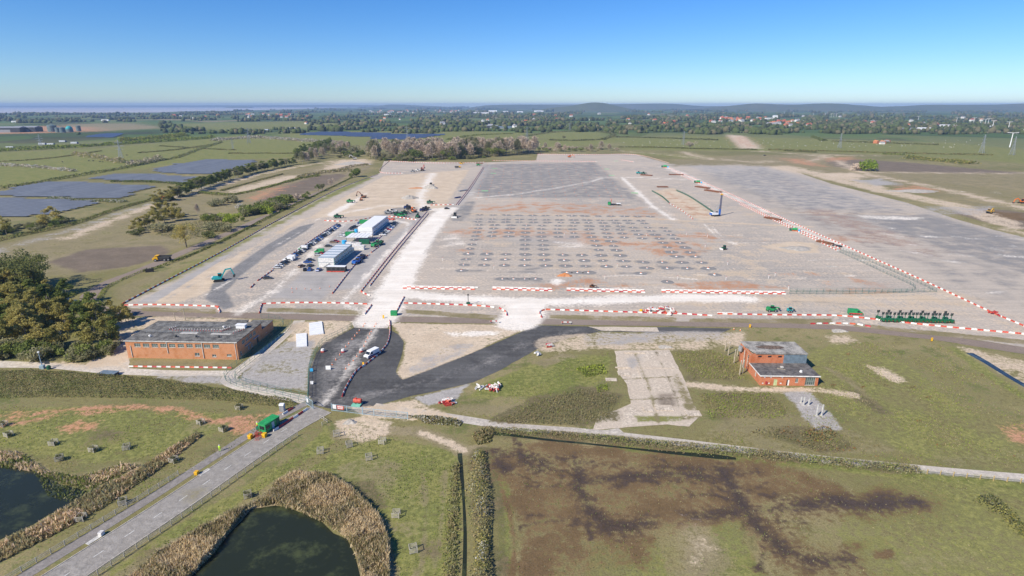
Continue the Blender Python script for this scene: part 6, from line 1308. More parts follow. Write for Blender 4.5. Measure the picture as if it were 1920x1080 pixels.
def machine(label, loc, rz, m, L=5, sc=1.0, name='telehandler'):
    o = thing(name, label, 'machine', loc, rz); o.scale = (sc,) * 3
    MB().prism([(-L / 2, .7), (L / 2, .7), (L / 2, 1.3), (L / 4, 1.6), (-L / 2, 1.7)], 'y', -.9, .9).build('body', m, o); c = MB().prism([(-.6, 1.6), (.8, 1.6), (.6, 2.7), (-.5, 2.7)], 'y', -.85, .1).build('cab', M['glass'], o); MB().box(-.6, .7, -.9, .15, 2.7, 2.8).build('cab_roof', m, c)
    MB().beam((-L / 2 + .2, .5, 1.9), (L / 2 + 1.3, .5, 1.5), .35, .4).build('boom', m, o); MB().box(L / 2 + 1.3, L / 2 + 1.5, -.5, 1.3, .6, 1.5).build('fork_carriage', M['dark'], o)
    for x in (-L / 2 + .7, L / 2 - .7):
        for y in (-.95, .95): wheel(o, x, y, .6, .4)
    return o
machine('blue telehandler beside the barrier row and the striped cabins', P(669, 494, .02), R(75), M['blue'], 5.5, 1.2); machine('dark telehandler behind the blue one', P(677, 486, .02), R(75), M['navy'], 5.5, 1.1); machine('green screening machine by the gap in the cabin barriers', P(707, 461, .02), R(70), M['greenp'], 7, 1.35)
for x, y, m, a, lb in ((745, 405, 'dkgreen', 10, 'dark green plant machine at the back of the plant compound'), (752, 407, 'greenp', 0, 'green plant machine in the middle of the plant compound'), (758, 402, 'dkgreen', 40, 'dark green loader in the plant compound'), (763, 391, 'navy', 60, 'navy loader in the plant compound'), (768, 394, 'dark', 20, 'black roller in the plant compound'), (793, 396, 'navy', 50, 'navy machine beside the haul road pair'), (798, 394, 'dark', 50, 'black machine beside the haul road pair'), (783, 408, 'dkgreen', 90, 'dark green machine at the corner of the plant compound'), (806, 382, 'dkgreen', 0, 'dark green machine behind the barrier across the sandy field'), (728, 401, 'grey', 0, 'grey compressor in the plant compound'), (735, 399, 'offwhite', 0, 'pale compressor in the plant compound'), (633, 409, 'dkgreen', 0, 'dark green generator on the sand behind the cabins'), (656, 380, 'greenp', 0, 'green machine on the sandy left field'), (1206, 327, 'dkgreen', 0, 'dark green machine among the rebar stacks'), (1197, 326, 'teal', 0, 'teal machine among the rebar stacks'), (897, 311, 'greenp', 0, 'green machine at the head of the far barrier pair'), (774, 323, 'grey', 0, 'grey machine at the far works'), (783, 321, 'offwhite', 0, 'white machine at the far works'), (865, 308, 'yellow', 0, 'yellow roller at the far works')):
    machine(lb, P(x, y, .02), R(a), M[m], 4.2, 1.25, 'plant_machine')
# site generators and tanks beside the right road
def genset(lb, x, y, sc=1.0, a=-20):
    o = thing('generator_tank', lb, 'generator', P(x, y, .02), R(a)); o.scale = (sc,) * 3
    MB().cyl((-1.6, 0, 1.3), (1.6, 0, 1.3), .95, .95, 12).build('tank', M['greenp'], o); MB().box(-1.8, 1.8, -.9, .9, 0, .45).build('skid', M['red'], o); MB().box(-3.4, -1.9, -.8, .8, .3, 1.7).build('pump_unit', M['dkgreen'], o); MB().cbox((2.6, -.6, .05), (1.2, 1.1, 1.2)).build('blue_tub', M['ltblue'], o)
genset('green tank with a blue tub at the near end of the double row', 1490, 433); genset('green tank with a blue tub beside the rusty steel bundles', 1309, 343, 1.3); genset('green tank with a blue tub at the far end of the double row', 1247, 314, 1.5)
def bundle(lb, x, y, n, L, a, m='rusty', lay=2):
    o = thing('steel_bundle', lb, 'steel stack', P(x, y, .02), R(a))
    for l in range(lay):
        for i in range(n - l): MB().cyl((-L / 2 + random.uniform(-.4, .4), (i - (n - l) / 2) * .62, .28 + l * .5), (L / 2 + random.uniform(-.4, .4), (i - (n - l) / 2) * .62, .28 + l * .5), .27, .27, 6).build('steel_tube', M[m], o)
bundle('rusty steel tubes stacked at the right of the double row', 1450, 411, 8, 13, -62); bundle('rusty steel tubes stacked near the green tank', 1548, 456, 6, 10, -62); bundle('rusty steel tubes beside the far haul road', 1318, 352, 9, 17, -60); bundle('long rusty tube stack below the far haul road', 1337, 359, 9, 19, -60); bundle('dark steel tubes beside the double row', 1570, 462, 4, 5, -62, 'dark'); bundle('rusty beams in the middle of the far yard', 1242, 351, 7, 11, 0); bundle('dark brown steel stack across from the rebar', 1268, 328, 8, 17, -10); bundle('rusty steel by the far barriers', 899, 307, 5, 10, 0); bundle('rebar bundle with cones round it', 1212, 329, 8, 14, -30); bundle('dark pipes beside the far barrier pair', 868, 358, 5, 12, 50, 'grey'); bundle('black pipes beside the far barrier pair', 858, 371, 4, 7, 50, 'navy')
for x, y, a in ((928, 316, 20), (925, 325, 5), (909, 358, 0), (1190, 362, -5), (1147, 329, -5), (1138, 317, -30), (1155, 302, 0)):
    o = thing('green_mat', 'bright green ground sheet laid flat on the far gravel', 'ground sheet', P(x, y, .03), R(a), 'green sheets on the far gravel'); MB().box(-3.2, 3.2, -1.8, 1.8, 0, .12).build('sheet', M.setdefault('gsheet', mat('bright_green_sheet', (.18, .72, .22), .7, .15, 1)) if 'gsheet' not in M else M['gsheet'], o); MB().box(-3.3, 3.3, -1.9, -1.75, .12, .2).build('weight', M['barwhite'], o)
# ---- gate area
def cone(label, px, group):
    k = thing('traffic_cone', label, 'cone', group=group); MB().cbox((0, 0, 0), (.42, .42, .06)).build('base', M['orange'], k); MB().cyl((0, 0, .06), (0, 0, .8), .19, .06, 8).build('body', M['orange'], k); MB().cyl((0, 0, .34), (0, 0, .58), .15, .113, 8, False).build('sleeve', M['white'], k)
    for x, y in px: dup(k, P(x, y, .035), random.uniform(0, 1))
    drop(k)
z5 = lambda L: [(560 + x / 6, 600 + y / 6) for x, y in L]
cone('orange traffic cone in the left line across the tarmac', z5([(683, 120), (658, 152), (632, 182), (602, 218), (563, 266), (530, 303), (463, 393), (419, 450), (378, 504), (729, 70), (745, 44)]), 'left cone line on the tarmac')
cone('orange traffic cone in the right line across the tarmac', z5([(817, 130), (800, 160), (778, 204), (756, 247), (736, 294), (692, 370), (655, 410), (616, 458), (567, 506), (530, 550), (852, 74), (870, 46)]), 'right cone line on the tarmac')
cone('orange traffic cone on the car park gravel', [(547, 541), (556, 542), (572, 542), (583, 543), (600, 541), (618, 538), (548, 548), (1388, 620), (1376, 618)], 'cones on the car park gravel')
def drum(lb, x, y, grp):
    o = thing('water_drum', lb, 'barrier', P(560 + x / 6, 600 + y / 6, .035), .2, grp); MB().cyl((0, 0, 0), (0, 0, .55), .75, .7, 10).build('red_base', M['red'], o); MB().cyl((0, 0, .55), (0, 0, 1.15), .68, .5, 10).build('white_top', M['barwhite'], o)
for x, y in ((272, 358), (500, 360), (706, 355)): drum('round red and white water drum standing on the tarmac', x, y, 'water drums on the tarmac')
def board(lb, x, y, m, w=1.0, h=.9, a=0, cat='sign', z=.035):
    o = thing('sign_board', lb, cat, P(x, y, z), R(a)); MB().prism([(-.02, .1), (.04, .1), (.2, h + .1), (.14, h + .1)], 'x', -w / 2, w / 2).build('panel', M[m], o); MB().cbox((-w * .3, .12, 0), (.1, .5, .12)).cbox((w * .3, .12, 0), (.1, .5, .12)).build('feet', M['black'], o); return o
board('white sign board on the left of the tarmac', 615.5, 693.5, 'white', 1.6, 1.3); board('blue sign board at the mesh fence', 584, 697, 'ltblue', 1.0, 1.0); board('white sign board at the mesh fence', 585, 721, 'white', .9, 1.0); board('orange sign beside the winding barriers', 681, 684, 'yellow', .6, .8)
for q4, lb in ((((579.7, 607.5), (603.7, 604), (607, 626.7), (580.3, 630)), 'white sheeted stack beside the brown road'), (((555, 628), (575, 626), (575.7, 650), (556, 652)), 'white sheeted stack beside the tarmac fence')):
    c4 = [P(*q_) for q_ in q4]; o_ = sum(c4, Vector()) / 4; o = thing('sheeted_stack', lb, 'stack', o_); n = 6
    for i in range(n):
        e4 = [c4[3].lerp(c4[0], (i + .04) / n), c4[2].lerp(c4[1], (i + .04) / n), c4[2].lerp(c4[1], (i + 1) / n), c4[3].lerp(c4[0], (i + 1) / n)]
        MB().prism([(q_.x - o_.x, q_.y - o_.y) for q_ in e4], 'z', .03, .4 + random.uniform(0, .05)).build('sheet', M['white'], o)
# bowser
o = thing('fuel_bowser', 'red fuel bowser on a green tray behind the gate', 'bowser', P(671, 758, .035), R(-8)); MB().cyl((-1.1, 0, 1.15), (1.1, 0, 1.15), .7, .7, 12).build('tank', M['red'], o); MB().cyl((-.4, 0, 1.8), (-.4, 0, 2.15), .22, .22, 8).build('filler_cap', M['red'], o); MB().box(-1.4, 1.2, -1.5, .6, .05, .4).build('tray', mat('mint_tray', (.2, .55, .42), .6, .1, 1), o)
for x in (-.5, .5): MB().cbox((x, 0, .4), (.3, 1.0, .2)).build('saddle', M['dark'], o)
# heaps of loose barriers
def pile(lb, x, y, n, r, cols=('red', 'barwhite', 'barwhite', 'red')):
    o = thing('barrier_pile', lb, 'barrier pile', P(x, y, .02), random.uniform(0, 3))
    for i in range(n):
        q = link('loose_barrier', BM[random.choice(cols)], o); a = random.uniform(0, 6.28); d = r * random.uniform(.1, 1) ** .7
        q.location = (cos(a) * d, sin(a) * d * .7, .05 + (1 - d / r) * .9 + random.uniform(0, .2)); q.rotation_euler = (random.uniform(-.9, .9), random.uniform(-.35, .35), random.uniform(0, 3.1))
pile('heap of red and white barriers near the tarmac tip', 840, 756, 16, 2.2); pile('round heap of red and white barriers on the mound', 928, 728, 22, 2.8); pile('few white barriers beside the round heap', 897, 727, 4, 1.2, ('barwhite',)); pile('small red and white heap beside the tarmac edge', 1030, 650, 4, .9); pile('grey and white scraps on the mound edge', 1008, 665, 5, 1.3, ('barwhite',))
pile('large red and white barrier heap beside the second yard entrance', 1222, 583, 22, 3.2); pile('long red and white barrier heap right of the large one', 1250, 584, 24, 5.5); pile('red barrier heap behind the white cabins', 733, 412, 16, 4, ('red',)); pile('red and white heap at the diagonal row', 1868, 590, 7, 2.5, ('red',))
for x0, y0, x1, y1 in ((1345, 586, 1375, 586), (899, 731, 913, 722)):
    a = P(x0, y0, .2); b_ = P(x1, y1, .2); o = thing('white_pipe', ['long white pipe lying behind the barrier row', 'white pole lying on the mound beside the barrier heap'][x0 < 1000], 'pipe', a); MB().cyl((0, 0, 0), b_ - a, .2, .2, 8).build('tube', M['barwhite'], o)
# gatehouse
GH = P(506, 803, .03); GA = math.atan2(road_c[-6][1] - road_c[-14][1], road_c[-6][0] - road_c[-14][0])
o = thing('gatehouse_cabin', 'green security cabin with a ribbed roof on the footway by the gate', 'cabin', GH, GA); MB().box(-2.5, 2.5, -1.2, 1.2, .15, 2.5).build('walls', M['greenp'], o); r = MB().box(-2.6, 2.6, -1.3, 1.3, 2.5, 2.62).build('roof', M['greenp'], o)
for i in range(10): MB().box(-2.5 + i * .54, -2.3 + i * .54, -1.28, 1.28, 2.622, 2.68).build('roof_rib', M['greenp'], r)
MB().box(-.3, .55, -1.26, -1.2, .2, 2.2).build('door', M['bluesteel'], o); MB().box(-2.2, -1.0, -1.25, -1.2, 1.1, 2.0).build('window', M['glass'], o); MB().box(-2.56, -2.5, -.8, .8, 1.0, 2.0).build('window', M['glass'], o); MB().box(1.2, 2.4, -1.24, -1.2, .2, 2.3).build('panel', M['dkgreen'], o)
c_, s_ = cos(GA), sin(GA)
def gl(x, y, z=.04): return Vector((GH.x + c_ * x - s_ * y, GH.y + s_ * x + c_ * y, z))
o = thing('generator', 'small dark green generator behind the gatehouse', 'generator', gl(-1.6, 2.0), GA); MB().box(-.7, .7, -.4, .4, .1, 1.2).build('case', M['dkgreen'], o); MB().cyl((.4, 0, 1.2), (.4, 0, 1.6), .08).build('exhaust', M['dark'], o)
for i, (x, y, m) in enumerate(((-3.7, -1.9, 'yellow'), (-5.6, 1.0, 'yellow'))):
    o = thing('grit_bin', ['yellow grit bin at the kerb end of the gatehouse', 'yellow grit bin at the fence beside the gatehouse'][i], 'bin', gl(x, y), GA + .2); MB().prism([(-.5, 0), (.5, 0), (.55, .8), (-.55, .8)], 'y', -.42, .42).build('tub', M[m], o); MB().prism([(-.58, .8), (.58, .8), (.5, 1.05), (-.5, 1.05)], 'y', -.46, .46).build('lid', M[m], o)
for x, y, m, lb in ((369, 889, 'yellow', 'yellow grit bin alone on the verge of the access road'), (190.5, 1003, 'barwhite', 'white box marker on the verge of the access road')):
    o = thing('grit_bin', lb, 'bin', P(x, y, .04), GA + .3); MB().prism([(-.42, 0), (.42, 0), (.46, .6), (-.46, .6)], 'y', -.36, .36).build('tub', M[m], o); MB().prism([(-.49, .6), (.49, .6), (.42, .8), (-.42, .8)], 'y', -.4, .4).build('lid', M[m], o)
    s = MB().box(-1.4, 1.4, -.5, .5, 0, .05).build('concrete_pad', M['conc']); s.location = P(x + 14 if x > 300 else x - 14, y - 4 if x > 300 else y + 9, .03); s.rotation_euler = (0, 0, GA); s['kind'] = 'structure'
for i in range(6):     # red crowd barriers
    x, y, a = ((-3.6, -1.2, 1.2), (-3.9, -.2, 1.7), (-4.3, .6, .4), (-3.2, .8, .1), (-5.0, -.6, .5), (-4.6, -1.4, .2))[i]
    o = thing('crowd_barrier', 'red tubular crowd barrier set before the gatehouse', 'barrier', gl(x, y), GA + a, 'red crowd barriers at the gatehouse'); b = MB()
    for z in (.15, 1.0): b.beam((-1, 0, z), (1, 0, z), .06)
    for k in range(7): b.beam((-1 + k * .333, 0, .15), (-1 + k * .333, 0, 1.0), .04)
    b.build('frame', M['red'], o); MB().box(-1, -.9, -.3, .3, 0, .06).box(.9, 1, -.3, .3, 0, .06).build('feet', M['red'], o)
for i, (x, y, m) in enumerate(((1.9, -2.1, 'red'), (3.7, -2.15, 'red'), (5.5, -2.1, 'red'), (7.2, -2.2, 'barwhite'), (9.0, -2.2, 'red'), (10.9, -2.15, 'barwhite'), (.1, -2.1, 'barwhite'), (9.6, 1.9, 'red'), (7.6, 1.9, 'barwhite'))):
    o = link('water_barrier', BM[m]); o.location = gl(x, y); o.rotation_euler = (0, 0, GA); nm = 'red' if m == 'red' else 'white'; tag(o, f'{nm} barrier along the kerb at the gatehouse' if i < 7 else f'{nm} barrier at the back of the gatehouse footway', 'barrier', f'{nm} barriers at the gatehouse')
o = thing('portable_toilet', 'grey portable toilet with a pale roof near the gate', 'toilet', P(530, 771), GA + .4); MB().box(-.6, .6, -.6, .6, .05, 2.1).build('walls', M['grey'], o); MB().prism([(-.65, 2.1), (.65, 2.1), (.4, 2.4), (-.4, 2.4)], 'y', -.65, .65).build('roof', M['white'], o); MB().box(-.4, .4, -.63, -.6, .1, 1.95).build('door', M['bluesteel'], o)
# CCTV tower, bins and low shed at the lane
o = thing('camera_tower', 'pale blue mobile camera tower at the lane edge', 'camera tower', P(80, 691), .2); MB().box(-.6, .6, -.6, .6, 0, 1.2).build('base', M['bluesteel'], o); MB().cyl((0, 0, 1.2), (0, 0, 5.6), .14, .1, 8).build('mast', M['bluesteel'], o); MB().cbox((0, 0, 5.6), (.5, .5, .4)).build('camera_head', M['white'], o); MB().box(.9, 2.4, -.1, 0, 1.5, 2.4).beam((0, 0, 1.6), (1.0, 0, 1.9), .06).build('solar_panel', M['dark'], o)
tank('dark green tub beside the camera tower', 92, 692, 'dkgreen', .6, 1.1)
o = thing('low_shed', 'low dark shed sunk in the bramble bank', 'shed', P(205, 703), R(-6)); MB().box(-2.6, 2.6, -1, 1, 0, .9).build('walls', M['dark'], o); MB().box(-2.8, 2.8, -1.2, 1.2, .9, 1.05).build('roof', M['purple'], o)
MB_ = thing('black_screen', 'black covered screen beside the service road', 'screen', P(281, 510), R(20)); MB().box(-1.8, 1.8, -.5, .5, .1, 1.7).build('cover', M['black'], MB_); MB().box(-1.9, 1.9, -.6, .6, 0, .1).build('base', M['dark'], MB_)
o = thing('goalpost_frame', 'timber pole frame behind the warehouse', 'frame', P(348, 601)); MB().beam((-4, 0, 0), (-4.2, 0, 3.2), .2).beam((0, 0, 0), (-.2, 0, 5.0), .24).build('poles', M['timber'], o); MB().beam((-4.2, 0, 3.1), (-.2, 0, 4.9), .06).build('wire', M['dark'], o)
# mobile mast by the entrance
o = thing('signal_mast', 'green tracked signal mast before the white road', 'mast', P(878, 571, .02)); MB().box(-.8, .8, -.6, .6, .1, 1.0).build('base', M['dkgreen'], o); MB().cyl((0, 0, 1), (0, 0, 4.2), .14).build('mast', M['dark'], o); MB().cbox((0, 0, 4.1), (.6, .3, .7)).build('lamp', M['dark'], o)
container('small green hut at the right side of the haul road mouth', P(739, 591, .03), 0, 'greenp', 2.6, 1.6, 1.9, cat='hut', name='site_hut'); machine('green machine behind the lower barrier row', P(1446, 584, .02), 0, M['greenp'], 4, 1, 'plant_machine'); machine('teal pump behind the lower barrier row', P(1480, 585, .02), 0, M['teal'], 2.4, .8, 'plant_machine'); tank('yellow tub beside the barrier heap', 1202, 585, 'yellow', .7, 1.0)
machine('grey tractor parked above the yard fence row', P(1110, 541, .02), 0, M['rusty'], 3, .8, 'plant_machine')
for x, y in ((928, 605), (1062, 607)):
    o = thing('road_barrier', 'white and red folding barrier at the edge of the brown road', 'barrier', P(x, y, .06), 0, 'folding barriers on the brown road'); MB().box(-2, 2, -.04, .04, .5, .9).build('board', M['barwhite'], o); MB().box(-1.9, -1.2, -.05, .05, .5, .9).box(.2, .9, -.05, .05, .5, .9).build('red_panel', M['red'], o); MB().box(-1.8, -1.7, -.4, .4, 0, .5).box(1.7, 1.8, -.4, .4, 0, .5).build('legs', M['steel'], o)
for i, (x, y) in enumerate(((719, 597), (1406, 614.5), (1747, 640))): board(['orange road sign at the haul road crossing', 'orange road sign on the verge above the derelict building', 'yellow road sign on the far verge of the brown road'][i], x, y, 'yellow', .7, 1.3)
# ---- tree guards with saplings
M['guardwood'] = mat('bleached_timber', (.48, .44, .37), .9, .15, 2.5)
gd = thing('tree_guard', 'grey timber tree guard', 'tree guard')
for x in (-.8, .8):
    for y in (-.8, .8): MB().cbox((x, y, 0), (.12, .12, 1.6)).build('post', M['guardwood'], gd)
for y in (-.87, .87):
    for k in range(4): MB().box(-.95, .95, y - .03, y + .03, .3 + k * .36, .44 + k * .36).build('slat', M['guardwood'], gd)
for x in (-.87, .87):
    for k in range(1): MB().box(x - .03, x + .03, -.84, .84, 1.3, 1.4).build('side_rail', M['guardwood'], gd)
GP = [(17, 818, 'left'), (7, 799, 'left'), (101, 834, 'left'), (176, 846, 'left'), (238, 842, 'left'), (112, 863, 'left'), (326, 866, 'fence'), (231, 945, 'fence'), (153, 975, 'fence'), (449, 767, 'bank'), (377, 795, 'bank'), (419, 808, 'bank'), (465, 932, 'pond'), (601, 849, 'road'), (631, 817, 'road'), (655, 837, 'road'), (717, 831, 'road'), (692, 861, 'road'), (743, 968, 'past'), (775, 1034, 'past')]
WH = {'left': 'on the grass above the left pond', 'fence': 'beside the footway fence', 'bank': 'below the bramble bank', 'pond': 'at the reed bed above the round pond', 'road': 'on the rough ground near the gate', 'past': 'on the pasture beside the farm ditch'}
for x, y, w in GP:
    dup(gd, P(x, y), random.uniform(-.5, .5), sc=.86, label=f'grey timber tree guard {WH[w]}', group=f'tree guards {WH[w]}')
    if w in ('bank', 'fence', 'left', 'pond'): tree('bush', 'sage', P(x, y), random.uniform(.38, .6), 'sapling', f'thin sapling inside the tree guard {WH[w]}', f'saplings {WH[w]}', 'tree', .6)
drop(gd)
# ---- people
def person(label, loc, rz, jacket, legs, pose=0):
    V = [(0, 0, .95), (0, 0, 1.15), (0, 0, 1.4), (0, 0, 1.52), (0, .02, 1.68), (.11, 0, .9), (.13, .03, .5), (.14, -.02, .1), (.14, .12, .05), (-.11, 0, .9), (-.13, .0, .5), (-.14, -.06, .1), (-.14, .08, .05),
         (.2, 0, 1.4), (.27, .02, 1.13), (.25, .16, .92), (-.2, 0, 1.4), (-.28, .02, 1.13), (-.24, .14 + .15 * pose, .92 + .2 * pose), (.25, .19, .86), (-.24, .2 + .2 * pose, .9 + .24 * pose)]
    E = [(0, 1), (1, 2), (2, 3), (3, 4), (0, 5), (5, 6), (6, 7), (7, 8), (0, 9), (9, 10), (10, 11), (11, 12), (2, 13), (13, 14), (14, 15), (15, 19), (2, 16), (16, 17), (17, 18), (18, 20)]
    rad = [.17, .17, .18, .065, .11, .1, .075, .055, .05, .1, .075, .055, .05, .085, .06, .05, .085, .06, .05, .04, .04]
    me = bpy.data.meshes.new('person'); me.from_pydata(V, E, []); tmp = bpy.data.objects.new('tmp', me); COL.objects.link(tmp)
    sk = tmp.modifiers.new('s', 'SKIN'); sv = me.skin_vertices[0].data
    for i, r in enumerate(rad): sv[i].radius = (r, r * .8 if i < 3 else r); sv[i].use_root = i == 0
    tmp.modifiers.new('d', 'SUBSURF').levels = 1
    dg = bpy.context.evaluated_depsgraph_get(); fm = bpy.data.meshes.new_from_object(tmp.evaluated_get(dg)); bpy.data.objects.remove(tmp)
    fm.materials.clear()
    for m in (M[legs], M[jacket], M['skin'], M['black']): fm.materials.append(m)
    for p in fm.polygons:
        z = p.center.z; x = abs(p.center.x); p.material_index = 3 if z < .12 else 2 if z > 1.5 or (x > .2 and z < .93 + .2 * pose and z > .7 and p.center.y > .12) else 1 if z > .95 or x > .19 else 0; p.use_smooth = True
    fm.name = 'person'; o = link('person', fm); o.location = loc; o.rotation_euler = (0, 0, rz); tag(o, label, 'person')
    MB().cyl((0, .02, 1.7), (0, .02, 1.8), .14, .1, 10).cyl((0, .04, 1.69), (0, .04, 1.705), .17, .17, 10).build('helmet', M['white'], o, smooth=False)
person('person in lime high visibility clothing walking along the footway fence', P(412.5, 846, .04), GA - 1.2, 'lime', 'lime'); person('person in a yellow lime jacket standing by the fence at the gatehouse', P(483, 802, .04), 2.4, 'lime', 'hivisor', 1); person('person in orange high visibility clothing among the red barriers', P(493, 806, .04), 1.0, 'hivisor', 'hivisor')
# slab remnants
for i, (x, y, w_, d_, h_) in enumerate(((1168, 690, 5, .4, .35), (1170, 700, 4, 3, .12), (1146, 712, 3.5, 2, .15), (1200, 700, .3, 9, .1), (1230, 690, 12, .3, .1), (1215, 768, 2.4, 2.4, .18), (1245, 765, 5, 3, .16), (1190, 662, 7, .4, .3), (1300, 775, 4, 3, .1))):
    o = MB().box(-w_ / 2, w_ / 2, -d_ / 2, d_ / 2, 0, h_).build('slab_remnant', M['slab'], COL.objects['floor_slab']); o.location = P(x, y, .062); o.rotation_euler = (0, 0, -.03)
# ================================================================ FAR THINGS
# ---- solar rows
M['solar'] = mat('solar_glass', (.16, .17, .185), .5, .12, .05, spec=.35); M['solardark'] = mat('blue_solar_glass', (.06, .085, .15), .4, .08, .02, spec=.4)
def solar(px, sp, wid, z0, z1, m, lb, grp, ang=0.0):
    w = PX(px); y0, y1 = w[:, 1].min(), w[:, 1].max(); y = y0 + sp * .5
    while y < y1:
        xs = []
        for i in range(len(w)):
            a, b = w[i - 1], w[i]
            if (a[1] > y) != (b[1] > y): xs.append(a[0] + (b[0] - a[0]) * (y - a[1]) / (b[1] - a[1]))
        xs.sort()
        for a, b in zip(xs[::2], xs[1::2]):
            a = math.floor(a / 12) * 12; b = math.floor(b / 12) * 12
            if b - a < 12: continue
            o = thing('solar_panel_row', lb, 'solar panels', (a, y, 0), 0, grp); L = b - a; h = wid / 2
            MB().add([(0, -h, z0), (L, -h, z0), (L, h, z1), (0, h, z1), (0, -h, z0 - .06), (L, -h, z0 - .06), (L, h, z1 - .06), (0, h, z1 - .06)], [(0, 1, 2, 3), (7, 6, 5, 4), (0, 4, 5, 1), (1, 5, 6, 2), (2, 6, 7, 3), (3, 7, 4, 0)]).build('panels', M[m], o)
            f = MB()
            for x in np.arange(1, L, 6 if sp < 10 else 24): f.box(x, x + .12, h * .5, h * .5 + .12, 0, z0 + (z1 - z0) * .7); f.box(x, x + .12, -h * .5, -h * .5 + .12, 0, z0 + (z1 - z0) * .2)
            f.build('frame', M['steel'], o)
        y += sp
solar([(-140, 372), (0, 372), (150, 377), (190, 381), (110, 405), (-140, 412)], 8.5, 5.4, .8, 1.4, 'solar', 'long grey solar panel row in the nearest block of the solar farm', 'rows of the nearest solar block')
solar([(8, 362), (60, 349), (100, 342), (160, 342), (215, 346), (305, 350), (232, 373), (96, 371), (6, 368)], 9, 5.6, .8, 1.4, 'solar', 'long grey solar panel row in the block with the stepped left edge', 'rows of the stepped solar block')
solar([(185, 336), (215, 328), (290, 327), (372, 333), (350, 345), (290, 341), (210, 339)], 10, 6.2, .8, 1.4, 'solar', 'grey solar panel row in the narrow middle block', 'rows of the middle solar block')
solar([(290, 321), (340, 308), (400, 300), (490, 301), (470, 312), (400, 327), (330, 326)], 11, 6.8, .8, 1.4, 'solar', 'grey solar panel row in the block before the poplars', 'rows of the solar block before the poplars')
for px, lb in (([(562, 253), (600, 249), (660, 249), (650, 255)], 'dark blue solar row in the left far field'), ([(655, 256), (662, 250), (735, 251), (712, 257)], 'dark blue solar row in the middle far field'), ([(700, 261), (735, 253), (838, 253), (800, 258), (770, 262)], 'dark blue solar row in the right far field')):
    solar(px, 14, 11, .8, 3.6, 'solardark', lb, lb.replace('row', 'rows'))
solar([(165, 257), (200, 252), (232, 252), (215, 258)], 16, 12, .8, 3.6, 'solardark', 'dark blue solar row behind the yellow green copse', 'dark blue rows behind the copse')
# ---- T-shaped pylons
tp = thing('t_pylon', 'white T shaped pylon', 'pylon')
MB().cyl((0, 0, 0), (0, 0, 33), 1.15, .75, 10).build('column', M['white'], tp); b = MB()
for s in (-1, 1): b.beam((0, 0, 33.2), (s * 11, 0, 34.2), .9, .8)
b.build('cross_arm', M['white'], tp); b = MB()
for s in (-1, 1):
    for x in (4.5, 10.5): b.beam((s * x, 0, 33.6), (s * 7.5, 0, 29), .22)
b.build('insulators', M['grey'], tp)
TP = [(1893, 276), (1922, 268), (1890, 243.5), (1860.5, 240), (1852, 234), (1846, 236), (1837, 236), (1825, 232), (1793, 230), (1721, 227), (1653, 224), (1608, 221), (1580, 220), (1568, 219), (1563, 219.5), (1558, 220), (1547, 218), (1525, 218), (1487, 216), (1470, 215.5)]
for i, (x, y) in enumerate(TP):
    q = P(x, y); d = q.length; dup(tp, q, R(-25) + random.uniform(-.1, .1), 'white T shaped pylon standing tall on the green field beside the lattice pylon' if i == 0 else 'white T shaped pylon at the edge of the right field' if i == 1 else 'small white T shaped pylon in the far line across the plain', 'T shaped pylons', .85 if i < 2 else (.8 if y > 230 else .72))
drop(tp)
lp = thing('lattice_pylon', 'grey lattice pylon', 'pylon'); b = MB(); H = 40
for sx in (-1, 1):
    for sy in (-1, 1): b.beam((sx * 4, sy * 4, 0), (sx * .8, sy * .8, 27), .34); b.beam((sx * .8, sy * .8, 27), (0, 0, H), .26)
b.build('legs', M['steel'], lp); b = MB()
for z in np.arange(1, 36, 3.4):
    r = 4 - 3.2 * min(z, 27) / 27; r2 = 4 - 3.2 * min(z + 3.4, 27) / 27
    for s in (-1, 1): b.beam((-r, s * r, z), (r2, s * r2, z + 3.4), .2); b.beam((r, s * r, z), (-r2, s * r2, z + 3.4), .2); b.beam((s * r, -r, z), (s * r2, r2, z + 3.4), .2)
b.build('bracing', M['steel'], lp)
for z, w_ in ((22, 7), (28, 9), (34, 7)): MB().beam((-w_, 0, z), (w_, 0, z), .35, .5).beam((-w_, 0, z), (0, 0, z + 2.2), .2).beam((w_, 0, z), (0, 0, z + 2.2), .2).build('cross_arm', M['steel'], lp)
for i, (x, y, s, lb) in enumerate(((1840, 287, .82, 'by the dark gorse thicket'), (1897, 291, .8, 'below the tall T shaped pylon'), (1925, 280, .8, 'behind the tall T shaped pylon'), (1574, 278, .75, 'on the sheep field before the far farm'), (1281, 272, .75, 'on the sheep field right of the bright field'), (988, 262, .8, 'left of the bright far field'), (764, 262, .85, 'before the dark blue solar field'), (467, 269, .9, 'in the green field beyond the straight hedge'), (437, 281, .5, 'in the near green field'), (228, 302, .8, 'in the cattle field hedge'), (78, 279, .7, 'among the hedges beyond the cattle field'), (1068, 246, .7, 'beyond the bright far field'))):
    dup(lp, P(x, y), random.uniform(.2, .7), 'grey lattice pylon ' + lb, 'lattice pylons', s)
drop(lp)
